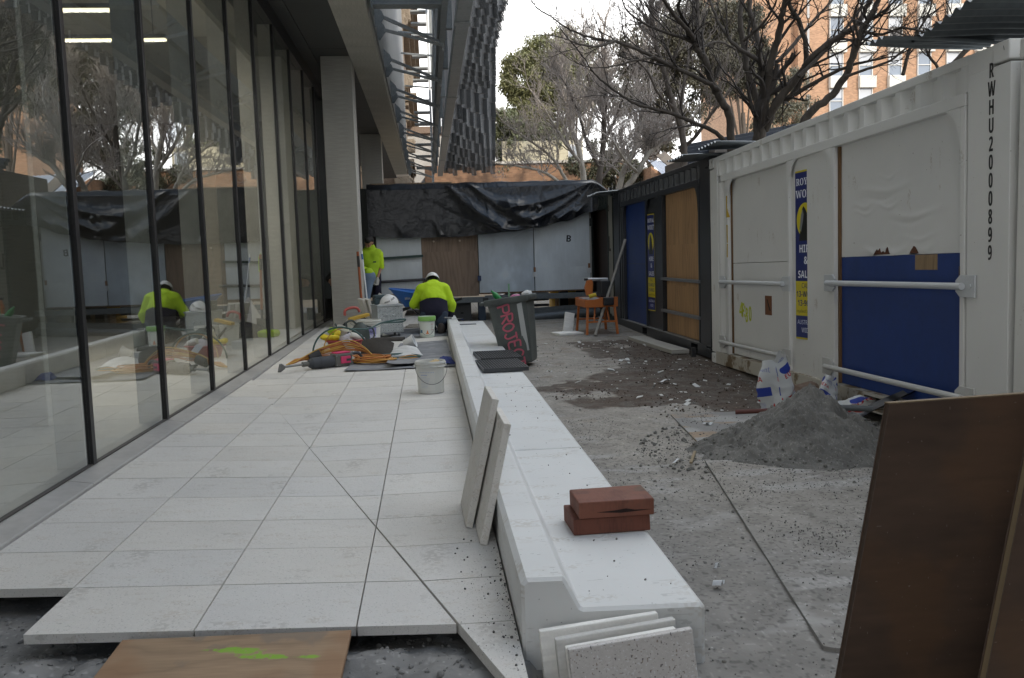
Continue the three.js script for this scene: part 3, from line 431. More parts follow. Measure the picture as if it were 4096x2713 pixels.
{ // the next white container, just entering at the right edge
  const t = container('white_container', 'white container post at the very right edge, nearer than the lettered container', [3.62, -0.02, -5.10], 5.9, M(0.70, 0.695, 0.67, 0.55, { map: T.paint }), { far: 0.62, b1: 3.55, a0: 2.48, near: 0.45 });
  mesh('board', box(0.05, 0.066, 0.165, 2.262, 0.84, 2.44, 0.002), M(0.6, 0.6, 0.58, 0.6), t); mesh('board', box(0.05, 0.066, 0.165, 2.262, 3.58, 5.38, 0.002), M(0.6, 0.6, 0.58, 0.6), t);
}
{ // black container
  const bp = M(0.034, 0.037, 0.042, 0.38, { map: T.mottle }), L = 5.86, z0 = -16.86, t = container('black_container', 'black shipping container with blue panel, timber panel and hire sticker', [3.62, -0.045, z0], L, bp, { far: 0.62, b1: 3.55, a0: 2.48, near: 0.45, pockets: [[2.2, 2.5], [5.0, 5.3]] });
  const add = (n, g, m) => mesh(n, g, m, t), ply = M(0.47, 0.285, 0.14, 0.7, { map: T.wood });
  add('blue_sheet', [box(0.05, 0.066, 0.165, 2.262, 0.84, 2.44, 0.002)], M(0.008, 0.042, 0.21, 0.45, { map: T.mottle })); add('sheet_joint', box(0.048, 0.051, 1.20, 1.206, 0.84, 2.44, 0), bp);
  add('timber_sheet', box(0.05, 0.066, 0.99, 2.262, 3.58, 5.38, 0.002, 0.2, 0.3), ply); add('timber_sheet', box(0.05, 0.066, 0.50, 0.984, 3.58, 5.38, 0.002, 0.6, 0.9), ply); add('timber_sheet', box(0.05, 0.066, 0.17, 0.495, 3.58, 4.5, 0.002, 0.1, 0.5), ply); add('timber_sheet', box(0.048, 0.064, 0.17, 0.495, 4.505, 5.38, 0.002, 0.5, 0.5), ply);
  for (const y of [0.985, 0.495]) add('steel_bar', box(-0.03, 0.03, y - 0.022, y + 0.022, 3.5, 5.42, 0.004), M(0.2, 0.21, 0.22, 0.4, { metalness: 0.4 }));
  sticker(t, 2.62, 2.95, 0.44, 2.02);
  add('floor_lip', box(-0.03, 0.05, 0.156, 0.166, 0.64, 5.4, 0.002), M(0.25, 0.25, 0.24, 0.7, { map: T.mottle }));
}
{ // third container beyond, dark green with a pale end post
  const gp = M(0.02, 0.03, 0.024, 0.5, { map: T.mottle }), L = 5.86, z0 = -22.82, t = container('green_container', 'dark green shipping container partly hidden behind the raised white hoarding', [3.62, 0.0, z0], L, gp, { far: 0.62, b1: 3.55, a0: 2.48, near: 0.45 });
  mesh('brown_sheet', box(0.05, 0.066, 0.165, 2.262, 3.58, 5.38, 0.002), M(0.05, 0.032, 0.026, 0.7, { map: T.wood }), t);
  mesh('end_post', box(-0.012, 0.1, 0.1, 2.58, L - 0.36, L - 0.02, 0.006), M(0.30, 0.29, 0.25, 0.6, { map: T.paint }), t);
  mesh('lettering', [text('L', 0.3, 0.002).rotateY(-Math.PI / 2).translate(-0.014, 1.55, L - 0.24), text('O', 0.12, 0.002).rotateY(-Math.PI / 2).translate(-0.014, 2.25, L - 0.3)], M(0.06, 0.05, 0.04), t);
  sticker(t, 3.2, 3.5, 0.5, 2.0);
}
// corrugated iron laid over the container joints and the nearest corner
function roofSheet(label, x0, x1, z0, z1, y, tilt, waves, m, rise = 0) {
  const g = grid(24, waves * 12, (u, v) => { const x = x0 + u * (x1 - x0), z = z0 + v * (z1 - z0); return [x, y + (x - x1) * tilt + rise * v + 0.016 * Math.sin(v * waves * Math.PI * 2) + 0.006 * Math.sin(x * 5 + v * 3), z]; }, (u, v, q) => [q[0], q[2]]);
  const g2 = clean(g), p = g2.clone(); p.translate(0, 0.004, 0); return solo('roofing_sheet', [g2, p], m, label, 'roofing sheet');
}
const zinc = M(0.22, 0.24, 0.25, 0.4, { metalness: 0.5, map: T.steel, side: THREE.DoubleSide }), zinc2 = M(0.13, 0.145, 0.15, 0.45, { metalness: 0.3, map: T.steel, side: THREE.DoubleSide });
roofSheet('dark corrugated iron sheet jutting over the near top corner of the white container', 3.32, 5.2, -5.85, -5.12, 2.72, 0, 7, zinc2, 0.09);
roofSheet('narrow corrugated offcut poking out under the large iron sheet', 3.08, 3.9, -5.98, -5.72, 2.70, -0.05, 3, zinc);
roofSheet('corrugated iron sheet over the joint between black and white containers', 3.2, 4.9, -11.5, -10.75, 2.575, 0.02, 6, zinc);
roofSheet('second iron sheet lying higher over the black and white container joint', 3.5, 4.9, -11.15, -10.4, 2.65, 0.0, 6, zinc);
roofSheet('corrugated iron sheet over the far top corner of the black container', 3.2, 4.9, -17.4, -16.4, 2.6, 0.06, 7, zinc);
{ // raised container across the far end, boarded up
  const Z = -18.6, t = thing('raised_container', 'raised site container across the far end, boarded with white and brown panels', 'container', [1.2, 0.4, Z]);
  const add = (n, g, m) => mesh(n, Array.isArray(g) ? g.map((q) => q.translate(-1.2, -0.4, -Z)) : g.translate(-1.2, -0.4, -Z), m, t), dk = M(0.03, 0.035, 0.034, 0.5), st = M(0.16, 0.18, 0.19, 0.5, { metalness: 0.3, map: T.steel });
  const pw = M(0.64, 0.67, 0.69, 0.6, { map: T.boardpaint }), pw2 = M(0.58, 0.63, 0.67, 0.6, { map: tex(512, 512, (u, v) => { const a = fbm(u * 4, v * 4, 5, 4, 331), b = fbm(u * 30, v * 9, 4, 30, 333), e = v > 0.83 + 0.09 * (a - 0.5) + 0.05 * Math.sin(u * 9); const k = e ? 0.98 : 0.70 + 0.42 * a * a + 0.1 * (b - 0.5) + 0.2 * step(0.5, 0.75, fbm(u * 5 + 3, v * 3, 3, 0, 335)) * Math.exp(-((u - 0.6) ** 2) * 30); return [k * 0.96, k * 0.99, k * 1.02]; }, [1.2, 1.45]) });
  add('shell', [box(-2.6, 3.5, 0.58, 2.86, Z - 2.4, Z - 0.06, 0.01)], dk); add('top_timber', box(-1.15, 0.55, 2.88, 2.95, Z - 0.5, Z + 0.04, 0.004), M(0.2, 0.15, 0.1, 0.8, { map: T.wood })); add('top_timber', box(0.6, 3.4, 2.875, 2.91, Z - 0.7, Z - 0.02, 0.004), M(0.3, 0.22, 0.14, 0.8, { map: T.wood }));
  add('white_panel', box(-1.07, -0.135, 0.64, 2.84, Z - 0.03, Z - 0.012, 0.002), M(0.62, 0.64, 0.66, 0.6, { map: T.boardpaint })); add('panel_end_timber', box(-1.05, -0.14, 0.585, 0.638, Z - 0.03, Z - 0.008, 0.002), M(0.25, 0.16, 0.09, 0.8, { map: T.wood }));
  add('green_bar', beam(V(-1.1, 1.39, Z + 0.02), V(-0.1, 1.425, Z + 0.02), 0.05, 0.05), M(0.012, 0.04, 0.035, 0.4)); add('lock_pipe', [bar(V(-1.15, 0.9, Z + 0.04), V(-0.0, 0.93, Z + 0.04), 0.03, 10), box(-1.2, -1.06, 0.82, 0.98, Z, Z + 0.09)], M(0.07, 0.07, 0.075, 0.5, { metalness: 0.4 }));
  add('frame_post', box(-1.2, -1.08, 0.0, 2.86, Z - 0.05, Z - 0.005, 0.004), M(0.03, 0.022, 0.02, 0.7));
  add('brown_panel', box(-0.13, 1.052, 0.545, 2.84, Z - 0.03, Z - 0.006, 0.002, 0.2, 0.3), M(0.235, 0.175, 0.135, 0.75, { map: T.wood })); for (const x of [0.13, 0.68]) add('bolt', cyl(0.022, 0.022, 0.012, 0, 0, 0, 10).rotateX(Math.PI / 2).translate(x, 1.72, Z), M(0.5, 0.42, 0.32));
  add('white_panel', uvm(box(1.07, 2.245, 0.6, 2.84, Z - 0.03, Z - 0.01, 0.002), -1.07, -0.6), pw2); add('white_panel', box(2.262, 3.46, 0.6, 2.84, Z - 0.032, Z - 0.008, 0.002, 0.4, 0.2), pw);
  add('panel_bottom_edge', jitter(box(1.08, 3.44, 0.575, 0.605, Z - 0.028, Z - 0.004, 0.002), 0.006, 7, 8), M(0.14, 0.085, 0.05, 0.9, { map: T.wood }));
  add('latch', box(1.03, 1.105, 0.86, 0.97, Z - 0.006, Z + 0.03, 0.004), M(0.02, 0.04, 0.1, 0.5)); for (const [x, y] of [[2.26, 0.95], [3.44, 1.0]]) { add('latch', box(x - 0.045, x + 0.04, y - 0.045, y + 0.06, Z - 0.006, Z + 0.02, 0.004), M(0.6, 0.62, 0.63, 0.5)); add('latch_block', box(x - 0.025, x + 0.02, y + 0.062, y + 0.16, Z - 0.007, Z + 0.01, 0.003), M(0.25, 0.12, 0.06, 0.8)); }
  add('painted_letter', text('B', 0.14, 0.002).rotateZ(-0.1).translate(3.01, 1.7, Z - 0.007), M(0.01, 0.012, 0.014)); add('bottom_beam', [box(-1.4, 1.17, 0.405, 0.52, Z - 0.02, Z + 0.08, 0.006)], st); add('bottom_beam', box(1.17, 3.78, 0.43, 0.545, Z - 0.02, Z + 0.082, 0.006), st); add('beam_joint', box(1.12, 1.24, 0.38, 0.5, Z - 0.03, Z + 0.1, 0.006), dk);
  for (const x of [-1.9, 1.02, 3.3]) add('support_post', [box(x, x + 0.16, -0.1, 0.41, Z - 0.12, Z + 0.02, 0.006)], M(0.02, 0.035, 0.06, 0.5)); for (const x of [-1.9, 3.1]) add('support_post', box(x, x + 0.2, -0.1, 0.58, Z - 2.3, Z - 2.1), dk);
  add('hinge', box(3.465, 3.52, 1.95, 2.12, Z - 0.03, Z + 0.02, 0.004), dk); add('side_strip', box(3.468, 3.505, 0.6, 2.4, Z - 0.1, Z - 0.035, 0.003), M(0.4, 0.4, 0.38, 0.7, { map: T.paint }));
}
{ // black tarpaulin draped over the raised container
  const Z = -18.54, bot = [[-1.25, 1.86], [-0.6, 1.80], [0.1, 1.80], [0.75, 1.80], [1.1, 1.83], [1.8, 1.875], [2.3, 1.94], [2.9, 2.06], [3.45, 2.24], [4.05, 2.52], [4.4, 2.56]], lerp = (x, a) => { for (let i = 1; i < a.length; i++) if (x <= a[i][0] || i === a.length - 1) return mix(a[i - 1][1], a[i][1], sm(clamp((x - a[i - 1][0]) / (a[i][0] - a[i - 1][0])))); };
  const folds = [ // from, to, depth, width: folds that hang from the pinned points
    [0.45, 2.9, 1.55, 1.98, 0.16, 0.16], [0.95, 2.88, 2.15, 2.1, 0.13, 0.14], [0.9, 2.9, 1.9, 2.45, 0.07, 0.1], [3.5, 2.9, 1.75, 2.38, 0.13, 0.13], [3.5, 2.9, 2.2, 2.1, 0.12, 0.09], [3.52, 2.85, 2.75, 2.12, 0.11, 0.08], [3.55, 2.85, 3.15, 2.25, 0.08, 0.06], [0.0, 2.8, 0.28, 1.85, 0.05, 0.07], [1.2, 2.05, 2.3, 1.97, 0.10, 0.07], [0.2, 2.5, 1.35, 2.05, -0.04, 0.1], [1.7, 2.1, 2.2, 2.35, 0.04, 0.07], [2.1, 2.15, 2.35, 2.35, 0.08, 0.05], [-0.9, 2.8, -0.5, 1.9, 0.02, 0.08]];
  const push = (x, y) => {
    let d = 0.05 + 0.10 * sm(clamp((2.9 - y) / 0.9)) * step(0.4, 1.4, x);
    for (const [ax, ay, bx, by, h, w] of folds) { const ux = bx - ax, uy = by - ay, L2 = ux * ux + uy * uy, t = clamp(((x - ax) * ux + (y - ay) * uy) / L2), q = Math.hypot(x - ax - t * ux, y - ay - t * uy + 0.10 * Math.sin(t * 3.14)) / (w * (0.35 + 0.65 * t)); d += h * (0.25 + 0.75 * t) * Math.exp(-Math.pow(q, 1.5)); }
    const c = (f, s) => { const a = 1 - Math.abs(2 * fbm(x * f + 9, y * f * 1.2 + 9, 3, 0, s) - 1); return a * a * a; }, amt = 0.25 + 0.75 * step(0.0, 0.9, x);
    return d + amt * (0.014 * c(1.8, 341) + 0.005 * c(5, 343) + 0.0015 * c(15, 345));
  };
  const g = grid(360, 170, (u, v) => {
    const x = -1.22 + u * 5.5, top = 2.925 - 0.42 * sm(clamp((x - 3.5) / 0.6)), b = Math.min(lerp(x, bot), top - 0.03), s = v * 1.25;
    if (s < 0.2) { const k = s / 0.2; return [x, top + 0.012 * Math.sin(x * 9) - 0.02 * (1 - k), Z - 1.6 * (1 - k)]; }
    const k = (s - 0.2) / 1.05, y = mix(top, b, k); return [x, y, Z + push(x, y) * step(0, 0.12, k) + (x > 3.5 ? 0.5 * (x - 3.5) : 0)];
  }, (u, v, q) => [q[0], q[1] + q[2]]);
  solo('tarpaulin', g, M(0.010, 0.0115, 0.0145, 0.27, { side: THREE.DoubleSide, bumpMap: T.crinkle, bumpScale: 0.004 }), 'crumpled glossy black plastic tarpaulin draped over the raised container', 'tarpaulin');
}
// ================================================================ BACKGROUND BUILDINGS
{ // office block behind the viewer that keeps the courtyard in shade
  const t = thing('office_block', 'tall concrete office block behind the viewer, shading the courtyard', 'building', [22, 0, 16]);
  mesh('wall', box(-16, 14, -0.4, 31, 0, 12, 0.02), M(0.45, 0.43, 0.39, 0.85, { map: T.mottle }), t);
  for (let f = 0; f < 8; f++) for (let k = 0; k < 6; k++) mesh('window', box(-14 + k * 4.6, -11.4 + k * 4.6, 1.4 + f * 3.7, 3.3 + f * 3.7, -0.03, 0.1, 0.01), M(0.06, 0.07, 0.08, 0.15), t);
}
{ // unseen block added behind the viewer: dims foreground faces turned this way
  const t = thing('added_light_blocker', 'dark two storey site shed close behind the viewer', 'shed', [3, -0.1, 1.9]);
  mesh('wall', box(-3.6, 4.2, 0, 5.0, 0, 3, 0.02), M(0.05, 0.055, 0.06, 0.8), t); mesh('blocker_door', box(-1, 0, 0.1, 2.2, -0.04, -0.001, 0.01), M(0.12, 0.12, 0.12, 0.6), t); for (const x of [0.8, 2.4]) mesh('window', box(x, x + 1, 3.2, 4.2, -0.03, -0.001, 0.01), M(0.05, 0.06, 0.07, 0.2), t);  // walls, door and windows of the added light blocker, all out of view
}
{ // brick tower
  const t = thing('brick_tower', 'tall orange brick apartment tower with white window bays behind the trees', 'apartment tower', [40, 0, -75]);
  const bm = M(1, 1, 1, 0.9, { map: T.brick }), wh = M(0.62, 0.62, 0.58, 0.7), gl = M(0.22, 0.26, 0.32, 0.12), fr = M(0.6, 0.6, 0.58, 0.6), dk = M(0.05, 0.05, 0.055, 0.3);
  mesh('wall', box(-12, -7.4, -0.4, 34, -12.8, -0.8, 0.02), bm, t); mesh('wall', box(-7.39, 26, -0.4, 34, -12, 0, 0.02), bm, t);
  for (let c = 0; c < 7; c++) for (let f = 0; f < 8; f++) {
    const x = -4.62 + c * 2.68, y = 6.05 + f * 3.02, w = 1.12;
    mesh('spandrel', box(x, x + 1.5, y, y + 1.02, 0.003, 0.42, 0.02), wh, t);
    const wn = mesh('window', box(x + 0.06, x + w + 0.1, y + 1.03, y + 2.98, 0.004, 0.06, 0.01), hsh(c, f, 5) > 0.75 ? dk : gl, t);
    mesh('frame', [box(x + 0.03, x + 0.09, y + 1.025, y + 2.99, 0.0, 0.16, 0.005), box(x + w + 0.08, x + w + 0.16, y + 1.025, y + 2.99, 0, 0.16, 0.005), box(x + 0.09, x + w + 0.08, y + 1.9, y + 1.97, 0, 0.14, 0.005)], fr, wn);
    if (hsh(c, f, 9) > 0.45) mesh('blind', box(x + 0.11, x + w + 0.06, y + 2.2 - 0.3 * hsh(c, f, 2), y + 2.97, 0.061, 0.07, 0), M(0.5, 0.53, 0.58, 0.8), wn);
  }
  for (let f = 0; f < 7; f++) mesh('pipe', box(-6.6, -6.4, 9 + f * 3.02, 11.6 + f * 3.02, 0.004, 0.12, 0.01), M(0.4, 0.4, 0.4, 0.6), t);
}
{ // low brick building with cream weatherboard storey
  const t = thing('brick_house', 'low orange brick building with cream weatherboard upper wall behind bare trees', 'house', [6, 0, -46]);
  const bm = M(0.68, 0.66, 0.64, 0.9, { map: T.brick }); mesh('wall', box(-6, 4.9, -0.4, 6.15, -8, 0, 0.02), bm, t);
  for (let k = 0; k < 6; k++) mesh('weatherboard', box(-1.95, 2.3, 6.3 + k * 0.17, 6.3 + k * 0.17 + 0.168, -0.06 - 0.02 * (k % 2), 0.05 - 0.006 * (k % 2), 0.006), M(0.58, 0.54, 0.40, 0.8), t);
  mesh('gutter', box(-2.4, 5.2, 6.16, 6.28, -0.2, 0.16, 0.01), M(0.55, 0.53, 0.48, 0.6), t);
  const w = mesh('window', box(1.5, 2.2, 6.32, 7.1, 0.052, 0.08, 0.01), M(0.65, 0.66, 0.66, 0.5), t); mesh('pane', box(1.56, 2.14, 6.4, 7.0, 0.081, 0.085, 0), M(0.4, 0.45, 0.5, 0.1), w);
  for (const x of [2.9, 3.6]) { const q = mesh('window', box(x, x + 0.45, 4.4, 5.5, 0.003, 0.06, 0.01), M(0.6, 0.6, 0.58, 0.5), t); mesh('pane', [box(x + 0.05, x + 0.2, 4.5, 5.4, 0.061, 0.065, 0), box(x + 0.25, x + 0.4, 4.5, 5.4, 0.061, 0.065, 0)], M(0.04, 0.045, 0.05, 0.1), q); }
}
{ // gabled house with slate and corrugated roof
  const t = thing('gabled_house', 'brick house with a grey blue corrugated gable roof beyond the black container', 'house', [12.5, 0, -42]);
  mesh('wall', extrude([[-1.6, -0.4], [4.2, -0.4], [4.2, 4.4], [-0.2, 4.6], [-1.6, 5.5]], 6, 0, (g) => g.translate(0, 0, -6)), M(1, 0.95, 0.9, 0.9, { map: T.brick }), t);
  const rm = M(0.34, 0.38, 0.45, 0.45, { metalness: 0.3 });
  mesh('roof', grid(90, 2, (u, v) => { const s = u * 4.2; return [-1.25 + s, 6.0 - v * 1.15 - 0.05 * s + 0.03 * Math.sin(u * 6.28 * 22), -2 + v * 3.2]; }, (u, v, q) => [q[0], q[2]]), M(0.34, 0.38, 0.45, 0.45, { metalness: 0.3, side: THREE.DoubleSide }), t);
  mesh('verge_slates', extrude([[-1.7, 5.85], [-1.25, 6.03], [0.1, 4.85], [-0.35, 4.7]], 0.08, 0.01, (g) => g.translate(0, 0, 1.22)), M(0.22, 0.2, 0.18, 0.8), t);
}
{ // dark ribbed roofs just behind the containers
  const t = thing('dark_roof_shed', 'shed with dark blue ribbed roof behind the white container', 'shed', [12.3, 0, -27]);
  mesh('wall', box(-3.2, 6, -0.4, 4.6, -6, -0.2, 0.01), M(0.12, 0.11, 0.1, 0.8), t);
  const m = M(0.02, 0.028, 0.042, 0.45); for (let k = 0; k < 9; k++) mesh('roof_rib', box(-4 + 0, 6, 4.4 + k * 0.115, 4.4 + k * 0.115 + 0.11, -0.2 - k * 0.16, 0.06 - k * 0.16, 0.012).applyMatrix4(new THREE.Matrix4().makeShear(0.16, 0, 0, 0, 0, 0)), m, t);
}
{ // ornate old stone building in the gap, and the pale block beyond
  const t = thing('ornate_building', 'old brown stone building with carved cornices in the narrow gap', 'building', [-1.2, 0, -45]);
  const st = M(0.2, 0.15, 0.115, 0.9, { map: T.mottle, bumpMap: T.rough, bumpScale: 0.05 }), ps = M(0.28, 0.23, 0.175, 0.9, { map: T.mottle, bumpMap: T.rough, bumpScale: 0.05 }), R = rng(9);
  mesh('wall', box(-8, 0.25, -0.4, 34, -20, 0, 0.05), st, t);
  for (const [y, d, h] of [[6.2, 0.45, 0.5], [9.4, 0.7, 0.5], [10.6, 0.35, 0.4], [14.3, 0.9, 0.6], [15.4, 0.45, 0.9], [18.6, 0.5, 0.5], [21.2, 0.95, 0.7], [22.4, 0.5, 0.5]]) { mesh('cornice', [box(-8, 0.25 + d, y, y + h * 0.35, -20, d * 0.8, 0.03), box(-8, 0.25 + d * 0.72, y - h * 0.4, y - 0.002, -20, d * 0.6, 0.03), box(-8, 0.25 + d * 0.4, y - h * 0.8, y - h * 0.4 - 0.002, -20, d * 0.4, 0.03)], ps, t); }
  for (const [y0, y1] of [[2, 5.6], [6.6, 8.8], [11, 13.4], [16, 18]]) { mesh('pilaster', [box(-0.25, 0.4, y0, y1, -0.02, 0.3, 0.03)], ps, t); mesh('capital', [jitter(box(-0.32, 0.52, y1 - 0.6, y1, -0.04, 0.42, 0.08), 0.12, 4, y0 * 7), jitter(new THREE.TorusGeometry(0.16, 0.07, 6, 12).translate(0.45, y1 - 0.35, 0.36), 0.05, 5, 3)], ps, t); }
  for (let k = 0; k < 5; k++) mesh('bracket', jitter(box(0.26, 0.8, 13.1 - k * 3.2, 13.75 - k * 3.2, 0.02, 0.28, 0.08), 0.1, 5, k + 3), ps, t);
  const p = thing('pale_block', 'pale rendered block low in the gap beyond the passage', 'building', [0.5, 0, -52]); mesh('wall', box(-2, 1.2, -0.4, 8.6, -6, 0, 0.02), M(0.55, 0.56, 0.56, 0.8, { map: T.mottle }), p); mesh('roof', box(-2.1, 1.3, 8.61, 9.0, -6, 0.3, 0.02), M(0.25, 0.19, 0.15, 0.9), p);
}
// ================================================================ TREES
function limb(out, pts, r0, r1, sides) { // pts: Vector3 list; tapered tube pushed into out = {p, i}
  const n = pts.length, base = out.p.length / 3, u = V(), w = V(), d = V(); let ref = V(0.3, 0.2, 1).normalize();
  for (let k = 0; k < n; k++) {
    d.subVectors(pts[Math.min(n - 1, k + 1)], pts[Math.max(0, k - 1)]).normalize(); u.crossVectors(d, ref).normalize(); w.crossVectors(u, d).normalize(); ref.copy(w);
    const r = mix(r0, r1, k / (n - 1));
    for (let s = 0; s < sides; s++) { const a = s / sides * 6.2832, c = Math.cos(a) * r, e = Math.sin(a) * r; out.p.push(pts[k].x + u.x * c + w.x * e, pts[k].y + u.y * c + w.y * e, pts[k].z + u.z * c + w.z * e); }
    if (k) for (let s = 0; s < sides; s++) { const a = base + (k - 1) * sides + s, b = base + (k - 1) * sides + (s + 1) % sides; out.i.push(a, b, b + sides, a, b + sides, a + sides); }
  }
}
function finish(out) { const g = new THREE.BufferGeometry(); g.setAttribute('position', new THREE.Float32BufferAttribute(out.p, 3)); g.setIndex(out.i); g.computeVertexNormals(); const uv = new Float32Array(out.p.length / 3 * 2); for (let k = 0; k < uv.length / 2; k++) { uv[2 * k] = out.p[3 * k] + out.p[3 * k + 2]; uv[2 * k + 1] = out.p[3 * k + 1]; } g.setAttribute('uv', new THREE.BufferAttribute(uv, 2)); return g; }
function sprout(out, R, o, dir, len, r, depth, q) { // a wandering twig with side twigs
  const n = depth > 0 ? 5 : 4, pts = [o.clone()], d = dir.clone(), p = o.clone(), seg = len / n;
  for (let k = 0; k < n; k++) { d.x += (R() - 0.5) * q.wander; d.y += (R() - 0.5) * q.wander + q.up * 0.1; d.z += (R() - 0.5) * q.wander; d.normalize(); p.addScaledVector(d, seg); pts.push(p.clone()); }
  limb(out, pts, r, Math.max(q.min, r * 0.35), 3);
  if (depth <= 0) return;
  const c = q.kids[depth - 1];
  for (let k = 0; k < c; k++) { const t = 0.15 + 0.85 * (k + R() * 0.8) / c, f = Math.min(n - 1e-3, t * n), i = Math.floor(f), a = pts[i].clone().lerp(pts[i + 1], f - i), e = V().subVectors(pts[i + 1], pts[i]).normalize(); e.add(V(R() - 0.5, (R() - 0.5) + q.up * 0.35, R() - 0.5).multiplyScalar(q.spread)).normalize(); sprout(out, R, a, e, len * (0.4 + 0.3 * R()), Math.max(q.min, r * 0.5), depth - 1, q); }
}
function bareTree(name, label, limbs, seed, bark, q, group) {
  const R = rng(seed), tr = { p: [], i: [] }, cr = { p: [], i: [] }, base = A3(limbs[0][2])[0]; base.y = dirtY(base.z);
  limbs.forEach(([r0, r1, s], k) => {
    let pts = A3(s); if (k === 0) pts.unshift(V(pts[0].x + 0.1, -0.2, pts[0].z));
    const fine = new THREE.CatmullRomCurve3(pts).getPoints(pts.length * 4); fine.forEach((p, i) => { if (i && i < fine.length - 1) p.add(V((R() - 0.5) * r0 * 0.25, (R() - 0.5) * r0 * 0.25, (R() - 0.5) * r0 * 0.5)); });
    limb(tr, fine, r0 * q.thick, r1 * q.thick, 9);
    const m = Math.round(q.per * pts.length);
    for (let j = 0; j < m; j++) { const t = (k === 0 ? 0.6 : 0.12) + (k === 0 ? 0.4 : 0.88) * R(), f = Math.min(fine.length - 1.01, t * (fine.length - 1)), i = Math.floor(f), o = fine[i].clone(), e = V().subVectors(fine[i + 1], fine[i]).normalize(); e.add(V(R() - 0.5, R() - 0.4 + q.up * 0.4, R() - 0.5).multiplyScalar(2.2)).normalize(); sprout(cr, R, o, e, q.len * (0.5 + 0.8 * R()) * (1.1 - 0.4 * t), mix(r0, r1, t) * 0.38, q.depth, q); }
    sprout(cr, R, fine[fine.length - 1], V().subVectors(fine[fine.length - 1], fine[fine.length - 2]).normalize(), q.len * 1.1, r1 * 0.9, q.depth, q);
  });
  const t = thing(name, label, 'tree', [base.x, base.y, base.z], 0, group), off = (g) => g.translate(-base.x, -base.y, -base.z);
  mesh('trunk', off(finish(tr)), bark, t); mesh('crown', off(finish(cr)), q.twig ?? bark, t); return t;
}
T.bark = tex(256, 512, (u, v) => { const a = n2(u * 34, v * 9, 34, 401), b = fbm(u * 8, v * 8, 4, 8, 403); const k = 0.55 + 0.5 * a * b + 0.3 * b; return [k, k * 0.97, k * 0.93]; }, [0.5, 1]);
const bark1 = M(0.072, 0.062, 0.053, 0.95, { map: T.bark, bumpMap: T.bark, bumpScale: 0.01 }), twig1 = M(0.05, 0.042, 0.037, 0.95), bark2 = M(0.42, 0.40, 0.36, 0.9, { map: T.bark }), twig2 = M(0.40, 0.36, 0.33, 0.95), bark3 = M(0.11, 0.096, 0.085, 0.95, { map: T.bark });
